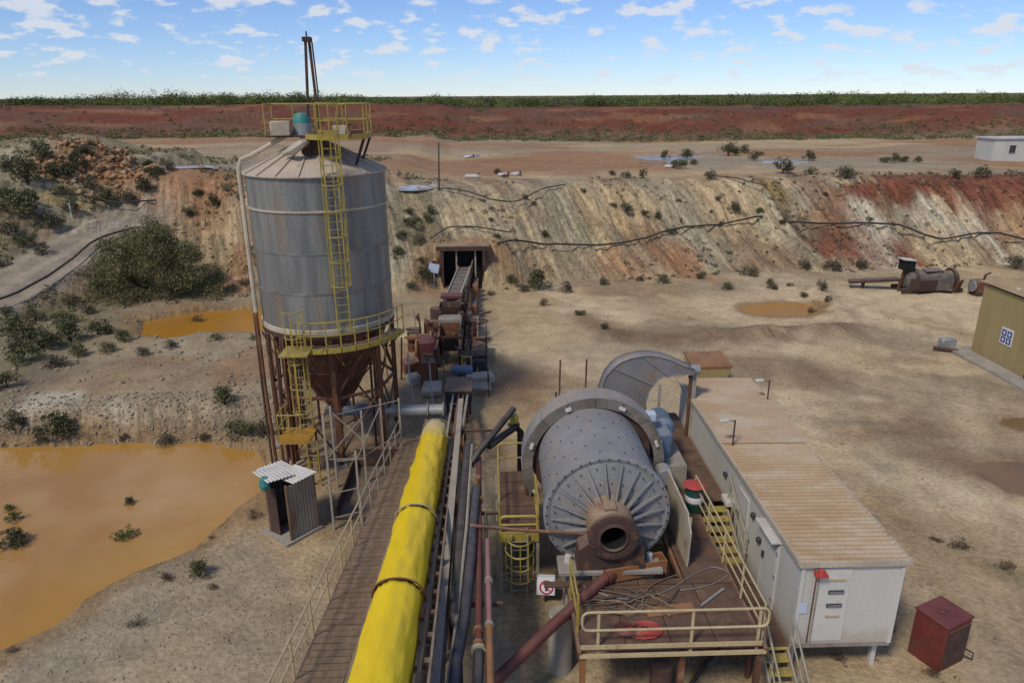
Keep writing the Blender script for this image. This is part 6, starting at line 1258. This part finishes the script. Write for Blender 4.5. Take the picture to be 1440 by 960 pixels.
part('body', MB().box((28.2, 40.9, 0.35), (0.9, 0.5, 0.6)), 'galv', pbx, bevel=0.03)
part('base', MB().box((27.9, 40.5, 0.1), (1.3, 0.3, 0.16), -0.5), 'dark_rust', pbx)
# ================================================================ abandoned trommel by the embankment
wr = thing('abandoned_trommel', 'abandoned dark grey and rusty machine scrap at the embankment foot', 'machine', (34.8, 54, 0))
part('drum', MB().lathe([(0.0, 32.9), (0.5, 32.9), (0.78, 33.1), (0.84, 33.9), (0.70, 34.7), (0.80, 35.4), (0.66, 36.2), (0.74, 37.0), (0.4, 37.05), (0, 37.05)], 22, (0, 54.4, 0.95), 'X'), 'scrap_grey', wr)
for x in (33.6, 36.7): part('tyre', MB().lathe([(0.7, x-0.12), (0.9, x-0.12), (0.9, x+0.12), (0.7, x+0.12)], 22, (0, 54.4, 0.95), 'X'), 'dark_rust', wr)
for k, (x, y, l, rz) in enumerate(((34.2, 53.2, 1.6, 0.2), (35.6, 53.3, 1.2, -0.3), (36.6, 53.1, 1.0, 0.6), (33.4, 53.4, 0.9, -0.5), (35.0, 54.2, 1.5, 0.1))):
    part('torn_plate', MB().box((x, y, 0.75 if k < 4 else 1.75), (l, 0.06 if k < 4 else 0.7, 0.9 if k < 4 else 0.05), mtx=Matrix.Rotation(rz, 4, 'Z') @ Matrix.Rotation(0.25*rz+0.1, 4, 'X')), ('dark_rust', 'scrap_grey', 'rust')[k % 3], wr)
part('frame', MB().bar((32.4, 53.6, 0.25), (37.3, 53.6, 0.25), 0.2, 0.3), 'dark_rust', wr)
part('frame', MB().bar((32.4, 55.1, 0.25), (37.3, 55.1, 0.25), 0.2, 0.3), 'dark_rust', wr)
part('feed_box', MB().box((32.9, 54.3, 2.2), (0.9, 0.9, 0.8)), 'blackness', wr, bevel=0.03)
part('feed_lid', MB().box((32.8, 54.2, 2.65), (1.1, 1.0, 0.06), mtx=Matrix.Rotation(0.1, 4, 'Y')), 'white_sheet', wr)
part('feed_post', MB().bar((32.5, 54.3, 0.2), (32.8, 54.3, 1.9), 0.16, 0.16), 'rust', wr)
part('tail_bar', MB().bar((32.6, 54.6, 0.95), (29.2, 55.8, 0.5), 0.8, 0.22), 'dark_rust', wr)  # dark flat bar running west from the drum
part('tail_leg', MB().bar((30.2, 55.4, 0), (30.2, 55.4, 0.6), 0.2, 0.2), 'dark_rust', wr)
eg = thing('scrap_engine', 'rusty scrap engine block beside the abandoned trommel', 'engine', (38.2, 52.9, 0))
part('block', MB().box((38.2, 53.0, 0.75), (1.3, 1.0, 0.9), 0.2), 'rust', eg, bevel=0.1)
part('sump', MB().box((38.1, 52.8, 0.25), (1.0, 0.8, 0.4), 0.2), 'dark_rust', eg, bevel=0.05)
part('fan', MB().lathe([(0, -0.05), (0.45, -0.05), (0.45, 0.05), (0, 0.05)], 14, (37.45, 52.75, 0.8), 'X'), 'galv', eg)
part('stack', MB().tube([(38.5, 53.1, 1.1), (38.6, 53.1, 1.6), (39.0, 53.2, 1.7)], 0.09, 8), 'dark_rust', eg)
# white hut on the flat above
hz = H(64, 90)
hb = thing('white_hut', 'white flat roofed hut on the flat above embankment', 'building', (64.5, 90.5, hz))
for k in range(4): part('wall_panel', MB().box((62.9+1.6*k, 88.9, hz+1.3), (1.58, 0.08, 2.75)), 'white_panel', hb)
for x in (62.1, 68.5): part('side_wall', MB().box((x, 90.5, hz+1.3), (0.08, 3.2, 2.75)), 'white_panel', hb)
part('roof', MB().box((65.3, 90.5, hz+2.75), (6.9, 3.7, 0.14)), 'white_sheet', hb)
wd = part('window', MB().box((64.5, 88.84, hz+1.45), (0.75, 0.05, 0.95)), 'dark_grey', hb)
part('frame', MB().box((64.5, 88.82, hz+1.95), (0.85, 0.06, 0.06)).box((64.5, 88.82, hz+0.95), (0.85, 0.06, 0.06)), 'white_sheet', wd)
# pole on the crest
pz_ = H(-4.7, 66.5)
solo('timber_pole', MB().tube([(-4.75, 66.3, pz_-0.3), (-4.6, 66.3, pz_+4.2)], [0.09, 0.06], 7), 'bark', 'slender timber pole on the embankment crest above the portal', 'pole', (-4.75, 66.3, pz_))
# pipelines draped over the embankment
def drape(name, label, pts, r, m, lift=0.08):
    P = []
    for (x0, y0), (x1, y1) in zip(pts, pts[1:]):
        n = max(2, int(math.hypot(x1-x0, y1-y0)/0.7))
        P += [(x0+(x1-x0)*k/n, y0+(y1-y0)*k/n) for k in range(n)]
    P.append(pts[-1]); z = hgt(np.array([p[0] for p in P]), np.array([p[1] for p in P]))
    zp = np.pad(z, 3, 'edge'); z = np.max([zp[i:i+len(z)] for i in range(7)], axis=0); z = np.convolve(np.pad(z, 2, 'edge'), np.ones(5)/5, 'valid')
    q = [(p[0], p[1], float(h)+lift+0.1) for p, h in zip(P, z)]
    return solo(name, MB().tube(q, r, 6), m, label, 'pipeline', (q[0][0], q[0][1], q[0][2]-lift))
drape('slope_pipeline', 'black pipeline slung along the embankment from portal to gully', PIPE1, 0.085, 'black_rubber')
drape('slope_pipeline', 'black pipeline slung along the pale and red embankment stripes', PIPE2, 0.09, 'black_rubber')
drape('slope_pipeline', 'thin dark hose arching over the slope above tunnel portal', PIPE3, 0.06, 'black_rubber')
drape('slope_pipeline', 'thin hose sagging below the crest right of the timber pole', PIPE4, 0.06, 'black_rubber')
drape('slope_pipeline', 'thin dark hose running down to the yellow outcrop', PIPE5, 0.07, 'dark_rust')
drape('road_pipeline', 'thin black pipe along the lower edge of the haul road', PIPE6, 0.09, 'black_rubber')
drape('road_pipeline', 'thin black pipe along the upper bank of the haul road', PIPE7, 0.07, 'black_rubber')
for (x, y) in MARK:
    solo('road_marker', MB().tube([(x, y, H(x, y)-0.1), (x, y, H(x, y)+1.3)], 0.06, 6), 'white_sheet', 'short white marker post at the haul road edge', 'post', (x, y, H(x, y)), 'haul road markers')
# rain pools and pale scrap on the flat above
for (x, y, w, d, z0) in POOLS:
    o = part('rain_pool', MB().add([(x+w*0.85*math.cos(a), y+d*0.85*math.sin(a), z0-0.01) for a in np.linspace(0, math.tau, 25)[:-1]], [tuple(range(24))]), 'sky_pale_water'); o['kind'] = 'structure'
for i, (x, y, w) in enumerate(SCRAP):
    z = H(x, y); sc = thing('scrap_sheet', 'pale crumpled sheet metal scrap on the red flat', 'scrap', (x, y, z), 'sheet scrap on the red flat')
    part('sheet', MB().box((x, y, z+0.18), (w, 0.9, 0.30), 0.3*i, ), 'white_sheet', sc, bevel=0.08)
    part('post', MB().bar((x+w*0.4, y-0.3, z-0.05), (x+w*0.45, y-0.3, z+0.55), 0.15, 0.15), 'dark_rust', sc)
# ---------------------------------------------------------------- vegetation
def leaf_mat(name, a, b_, c_):
    m = bpy.data.materials.new(name); m.use_nodes = True; nt = m.node_tree; b = nt.nodes['Principled BSDF']
    an = nt.nodes.new('ShaderNodeAttribute'); an.attribute_name = 'leaf'
    s = nt.nodes.new('ShaderNodeSeparateColor'); nt.links.new(an.outputs['Color'], s.inputs[0])
    col = _mix(nt, s.outputs[0], a, b_); col = _mix(nt, s.outputs[1], col, c_)
    oi = nt.nodes.new('ShaderNodeObjectInfo'); r = _range(nt, oi.outputs['Random'], 0, 1, 0.72, 1.25)
    v = nt.nodes.new('ShaderNodeVectorMath'); v.operation = 'SCALE'; nt.links.new(col, v.inputs[0]); nt.links.new(r, v.inputs['Scale'])
    nt.links.new(v.outputs[0], b.inputs['Base Color']); b.inputs['Roughness'].default_value = 0.75; b.inputs['Specular IOR Level'].default_value = 0.25
    M[name] = m
leaf_mat('leaf_green', (0.072, 0.078, 0.033), (0.125, 0.125, 0.055), (0.17, 0.155, 0.08))
leaf_mat('leaf_olive', (0.085, 0.088, 0.035), (0.15, 0.142, 0.06), (0.19, 0.165, 0.085))
leaf_mat('leaf_grey', (0.080, 0.074, 0.042), (0.12, 0.108, 0.062), (0.17, 0.14, 0.085))
leaf_mat('leaf_bright', (0.065, 0.095, 0.02), (0.11, 0.13, 0.035), (0.15, 0.14, 0.05))
leaf_mat('leaf_dry', (0.10, 0.072, 0.042), (0.15, 0.108, 0.062), (0.065, 0.052, 0.03))
leaf_mat('scrub_green', (0.055, 0.075, 0.022), (0.155, 0.18, 0.05), (0.15, 0.14, 0.075))
rng = np.random.default_rng(7)
def leaf_quads(cent, size, rg, droop=0.0):
    n = len(cent); a = rg.normal(size=(n, 3)); a /= np.linalg.norm(a, axis=1, keepdims=True)
    b = rg.normal(size=(n, 3)); b -= a*np.sum(a*b, 1, keepdims=True); b /= np.linalg.norm(b, axis=1, keepdims=True)
    s = (size*rg.uniform(0.6, 1.4, n))[:, None]
    v = np.stack([cent-a*s, cent-b*s*0.42, cent+a*s, cent+b*s*0.42], 1).reshape(-1, 3)
    return v
def foliage_mesh(name, clumps, per, leaf, m, seed, spread):
    """clumps: (n,4) centres and radii; leaves lie through each clump, denser outside"""
    rg = np.random.default_rng(seed); cs = []; tone = []
    for (x, y, z, r) in clumps:
        d = rg.normal(size=(per, 3)); d /= np.linalg.norm(d, axis=1, keepdims=True)
        q = d*(r*rg.uniform(0.25, 1.0, per)**0.6)[:, None]*spread; q[:, 2] *= 0.75
        cs.append(q+np.array([x, y, z])); tone.append(np.full(per, rg.random()))
    c = np.concatenate(cs); t = np.concatenate(tone); k = c[:, 2] > 0.02; c = c[k]; t = t[k]
    v = leaf_quads(c, leaf, rg); n = len(c)
    me = bpy.data.meshes.new(name); quick_mesh(me, v, np.arange(4*n).reshape(-1, 4))
    col = np.zeros((n, 4)); col[:, 0] = np.clip(t*0.7+rg.random(n)*0.3, 0, 1); col[:, 1] = (rg.random(n) < 0.12)*0.8; col[:, 3] = 1
    at = me.color_attributes.new('leaf', 'FLOAT_COLOR', 'POINT'); at.data.foreach_set('color', np.repeat(col, 4, 0).astype(np.float32).ravel())
    me.materials.append(M[m]); return me
def dome_clumps(n, rx, rz, rad, seed, lift=0.25):
    rg = np.random.default_rng(seed); o = []
    while len(o) < n:
        p = rg.uniform(-1, 1, 3); p[2] = abs(p[2]); l = np.linalg.norm(p)
        if l > 1 or l < 0.35: continue
        j = rg.uniform(0.8, 1.15)
        o.append((p[0]*rx*j, p[1]*rx*j, lift*rz+p[2]*rz*(1-lift)*j, rad*rg.uniform(0.7, 1.3)))
    return o
def stems_mesh(name, n, rx, rz, seed, r=0.03):
    rg = random.Random(seed); mb = MB()
    for k in range(n):
        a = rg.uniform(0, math.tau); q = rg.uniform(0.3, 0.75)
        e = Vector((math.cos(a)*rx*q, math.sin(a)*rx*q, rz*rg.uniform(0.5, 0.85))); mid = e*0.5+Vector((rg.uniform(-.1, .1)*rx, rg.uniform(-.1, .1)*rx, rz*0.08))
        mb.tube([(0, 0, -0.08*rz), tuple(mid), tuple(e)], [r, r*0.7, r*0.25], 5)
    return mb.mesh(name, 'bark')
# unit shrubs, one metre across, shared by every shrub of their kind
KIND = {'g': ('leaf_green', 26, 40, 0.042), 'o': ('leaf_grey', 22, 34, 0.042), 'b': ('leaf_dry', 18, 26, 0.034), 'y': ('leaf_bright', 16, 34, 0.042)}
SHR = {}
for ki, (k, (m, nc, per, lf)) in enumerate(KIND.items()):
    SHR[k] = []
    for s in range(4):
        hz = (0.62, 0.5, 0.72, 0.56)[s]*(0.75 if k == 'b' else 1)
        SHR[k].append((foliage_mesh('foliage', dome_clumps(nc, 0.42, hz, 0.17, 10*ki+s), per, lf, m, 100+10*ki+s, 1.0), stems_mesh('stem', 7, 0.40, hz, 50+10*ki+s, 0.012)))
def shrub(x, y, w, k, name, label, group, i, z=None):
    fm, sm = SHR[k][i % 4]
    o = thing(name, label, 'shrub', (x, y, (H(x, y) if z is None else z)-0.03), group)
    r = (i*2.399) % math.tau
    for nm, me in (('foliage', fm), ('stem', sm)):
        c = bpy.data.objects.new(nm, me); COL.objects.link(c); c.parent = o; c.rotation_euler.z = r; c.scale = (w, w, w*(0.85+0.3*((i*7) % 5)/5))
    return o
ADJ = {'g': 'dark green', 'o': 'grey green', 'b': 'dry brown', 'y': 'fresh green'}
WHERE = {'emb': ('clinging to the bare face of the tall earth embankment', 'shrubs on the embankment face'),
         'toe': ('at the foot of the tall earth embankment', 'shrubs along the foot of the embankment'),
         'yardfar': ('on pale sand near the small yellow pool', 'small shrubs on the sand by the yellow pool'),
         'edge': ('on the flat above the embankment', 'shrubs on the flat above the embankment'),
         'hill': ('on the spoil hill above the gravel haul road', 'shrubs on the spoil hill'),
         'ramp': ('on the rough slope below the gravel haul road', 'shrubs on the slope below the haul road'),
         'bank': ('on the gravel bank behind the large muddy pond', 'shrubs on the gravel bank'),
         'water': ('standing in muddy orange water', 'shrubs standing in the ponds'),
         'shore': ('on the near shore of the large muddy pond', 'shrubs on the near shore of the pond'),
         'tuft': ('on the sandy yard', 'tufts on the sandy yard')}
for key, lst in VEG.items():
    wh, gr = WHERE[key]
    for i, (x, y, w, k) in enumerate(lst):
        nm = 'grass_tuft' if key == 'tuft' else 'shrub'
        z = None
        if key == 'water': z = max(H(x, y), 0.42 if y > 40 else -0.36)
        shrub(x, y, max(w, 0.35), k, nm, f"{ADJ[k]} {'grass tuft' if key == 'tuft' else 'shrub'} {wh}", f'{ADJ[k]} {gr}', i, z)
# the big spreading bush beside the ramp
bb = thing('large_bush', 'huge dark green spreading bush between haul road and upper pond', 'bush', (-24.9, 52.6, H(-24.9, 52.6)-0.1))
part('trunk', MB().tube([(-24.9, 52.6, 0.3), (-25.1, 52.5, 1.7), (-25.6, 52.3, 3.2)], [0.28, 0.2, 0.1], 7)
     .tube([(-24.8, 52.6, 0.4), (-23.6, 52.4, 1.9), (-22.3, 52.2, 3.0)], [0.22, 0.15, 0.06], 6)
     .tube([(-25.0, 52.6, 0.4), (-27, 52.4, 1.8), (-28.6, 52.0, 2.6)], [0.22, 0.15, 0.06], 6), 'bark', bb)
rg = np.random.default_rng(5); cl_ = []
while len(cl_) < 135:
    p = rg.uniform(-1, 1, 3); p[2] = abs(p[2]); l = np.linalg.norm(p)
    if 0.45 < l < 1.0:
        wob_ = 0.85+0.3*vnoise(np.array(p[0]*2.2+5), np.array(p[1]*2.2+p[2]*2+7), 3)
        cl_.append((p[0]*(4.9-1.2*p[2])*wob_-0.2, p[1]*3.4*wob_, 0.3+p[2]*5.7*wob_, rg.uniform(0.6, 1.05)))
fo = bpy.data.objects.new('crown', foliage_mesh('crown', cl_, 270, 0.085, 'leaf_olive', 77, 1.0)); COL.objects.link(fo); fo.parent = bb
# scrub along the top of the far bank and over the plain: nobody could count it
def scrub(name, label, pts, per, m, seed, lf=0.14):
    rg = np.random.default_rng(seed); vs = []; cols = []
    for (x, y, z, w, h) in pts:
        n = per; d = rg.normal(size=(n, 3)); d /= np.linalg.norm(d, axis=1, keepdims=True); d[:, 2] = np.abs(d[:, 2])*0.9+0.08
        c = d*rg.uniform(0.55, 1.0, (n, 1))*np.array([w/2, w/2, h])*rg.uniform(0.8, 1.15, (n, 1)) + np.array([x, y, z])
        vs.append(leaf_quads(c, lf*(0.6*w**0.5+0.4), rg)); t = rg.random()
        col = np.zeros((n, 4)); col[:, 0] = np.clip(t*1.1-0.1+rg.random(n)*0.2, 0, 1); col[:, 1] = 0.75*(rg.random() < 0.15); col[:, 3] = 1; cols.append(np.repeat(col, 4, 0))
    v = np.concatenate(vs); me = bpy.data.meshes.new(name); quick_mesh(me, v, np.arange(len(v)).reshape(-1, 4))
    at = me.color_attributes.new('leaf', 'FLOAT_COLOR', 'POINT'); at.data.foreach_set('color', np.concatenate(cols).astype(np.float32).ravel())
    me.materials.append(M[m]); o = bpy.data.objects.new(name, me); COL.objects.link(o); tag(o, label, 'scrub', kind='stuff')
rg = np.random.default_rng(11)
def far_pts(n, y0, y1, wr, hr, zf=None, xs=0.80, pw=1.0):
    yy = y0+(y1-y0)*rg.random(n)**pw; xx = yy*rg.uniform(-xs, xs, n)+yy*0.03; zz = hgt(xx, yy)
    fr = ss(170, 230, yy); zz = zz*(1-fr)+12.6*fr
    fx = ss(150, 260, np.abs(xx)); zz = zz*(1-fx)+np.where(yy > 150, 12.6, zz)*fx
    w = rg.uniform(*wr, n); h = rg.uniform(*hr, n)
    if y0 > 160: h = h*(0.35+1.25*fbm(xx*0.05, yy*0.02, 3, 301))
    return list(zip(xx, yy, zz, w, h))
scrub('scrub_line', 'dense green scrub covering the plain behind the red bank', far_pts(460, 168, 196, (2.5, 6.5), (1.3, 2.6)) + far_pts(130, 167, 182, (3.5, 7.0), (1.9, 3.0)) + far_pts(620, 195, 420, (5, 10), (1.7, 2.7), pw=1.6), 300, 'scrub_green', 21, 0.11)
scrub('bank_scrub', 'low grey scrub scattered over the far red bank', far_pts(1100, 134, 150, (0.8, 3.0), (0.35, 1.1)) + far_pts(260, 150, 168, (0.6, 1.6), (0.3, 0.7)), 34, 'leaf_olive', 22)
def low_pts(n, x0, x1, y0, y1, wr, hr, f=None):
    x = rg.uniform(x0, x1, n); y = rg.uniform(y0, y1, n)
    if f is not None: k = f(x, y); x = x[k]; y = y[k]
    return list(zip(x, y, hgt(x, y), rg.uniform(*wr, len(x)), rg.uniform(*hr, len(x))))
scrub('slope_weeds', 'low dry weeds speckled over the tall earth embankment', low_pts(1500, -24, 56, 54, 75, (0.2, 0.7), (0.12, 0.4), lambda x, y: (y > np.interp(x, *YB)-1) & (fbm(x*.15, y*.15, 3, 311) > 0.44) & ~((np.abs(x+2.35) < 3) & (y < 63))), 12, 'leaf_grey', 23)
scrub('hill_weeds', 'low olive weeds covering the spoil hill and ramp slopes', low_pts(1900, -60, -12, 40, 90, (0.3, 1.1), (0.15, 0.55), lambda x, y: (np.abs(x-road_c(y)) > 2.8) & (psdf(x, y, POND2) > 0.6) & (fbm(x*.2, y*.2, 3, 313) > 0.42) & ((x < -22) | (y > 51)) & (y > 43)), 18, 'leaf_olive', 24)
# loose stones
def stones(name, label, pts, m, seed):
    rg = np.random.default_rng(seed)
    base = np.array([(1,0,0),(-1,0,0),(0,1,0),(0,-1,0),(0,0,1),(0,0,-1)], float); tri = np.array([(0,2,4),(2,1,4),(1,3,4),(3,0,4),(2,0,5),(1,2,5),(3,1,5),(0,3,5)])
    n = len(pts); p = np.array(pts); v = base[None]*rg.uniform(0.6, 1.25, (n, 6, 1))*p[:, 3][:, None, None]
    v += rg.normal(size=(n, 6, 3))*0.22*p[:, 3][:, None, None]; v[:, :, 2] *= 0.7
    a = rg.uniform(0, math.tau, n); ca, sa = np.cos(a)[:, None], np.sin(a)[:, None]
    x = v[:, :, 0]*ca-v[:, :, 1]*sa; y = v[:, :, 0]*sa+v[:, :, 1]*ca
    v = np.stack([x, y, v[:, :, 2]], -1)+p[:, None, :3]
    t = (tri[None]+np.arange(n)[:, None, None]*6).reshape(-1, 3)
    me = bpy.data.meshes.new(name); quick_mesh(me, v.reshape(-1, 3), t); me.materials.append(M[m])
    o = bpy.data.objects.new(name, me); COL.objects.link(o); tag(o, label, 'stones', kind='stuff')
def spts(n, x0, x1, y0, y1, r0, r1, f=None):
    x = rg.uniform(x0, x1, n); y = rg.uniform(y0, y1, n)
    if f is not None: k = f(x, y); x = x[k]; y = y[k]
    z = hgt(x, y); r = r0+(r1-r0)*rg.random(len(x))**3
    return np.stack([x, y, z+r*0.15, r], -1)
stones('loose_stones', 'loose tan stones strewn down the tall earth embankment',
       np.concatenate([spts(3000, -22, 56, 53, 74, 0.03, 0.20, lambda x, y: y > np.interp(x, *YB)-1.5)]), 'stone_mix', 31)
stones('gravel', 'grey gravel on the banks around the large muddy pond',
       np.concatenate([spts(4200, -34, -9, 30, 33.5, 0.03, 0.12), spts(2600, -16, -5, 14.5, 26, 0.012, 0.06, lambda x, y: psdf(x, y, POND1) > -0.2), spts(1300, -34, -12, 33, 60, 0.04, 0.2, lambda x, y: (psdf(x, y, POND2) > 0) & (np.abs(x-road_c(y)) > 3))]), 'stone_grey', 32)
stones('rubble_heap', 'heap of orange rubble at the top of the haul road',
       np.concatenate([spts(1500, -46, -30, 63, 78, 0.12, 0.6, lambda x, y: np.hypot((x+37.5)/6, (y-70)/6)+(fbm(x*.3, y*.3, 3, 5)-.5) < 0.8), spts(120, -27, -20, 60, 70, 0.08, 0.3)]), 'stone_orange', 33)
stones('yard_pebbles', 'scattered dark pebbles across the sandy yard', spts(1600, 8, 40, 13, 60, 0.02, 0.10), 'stone_mix', 34)
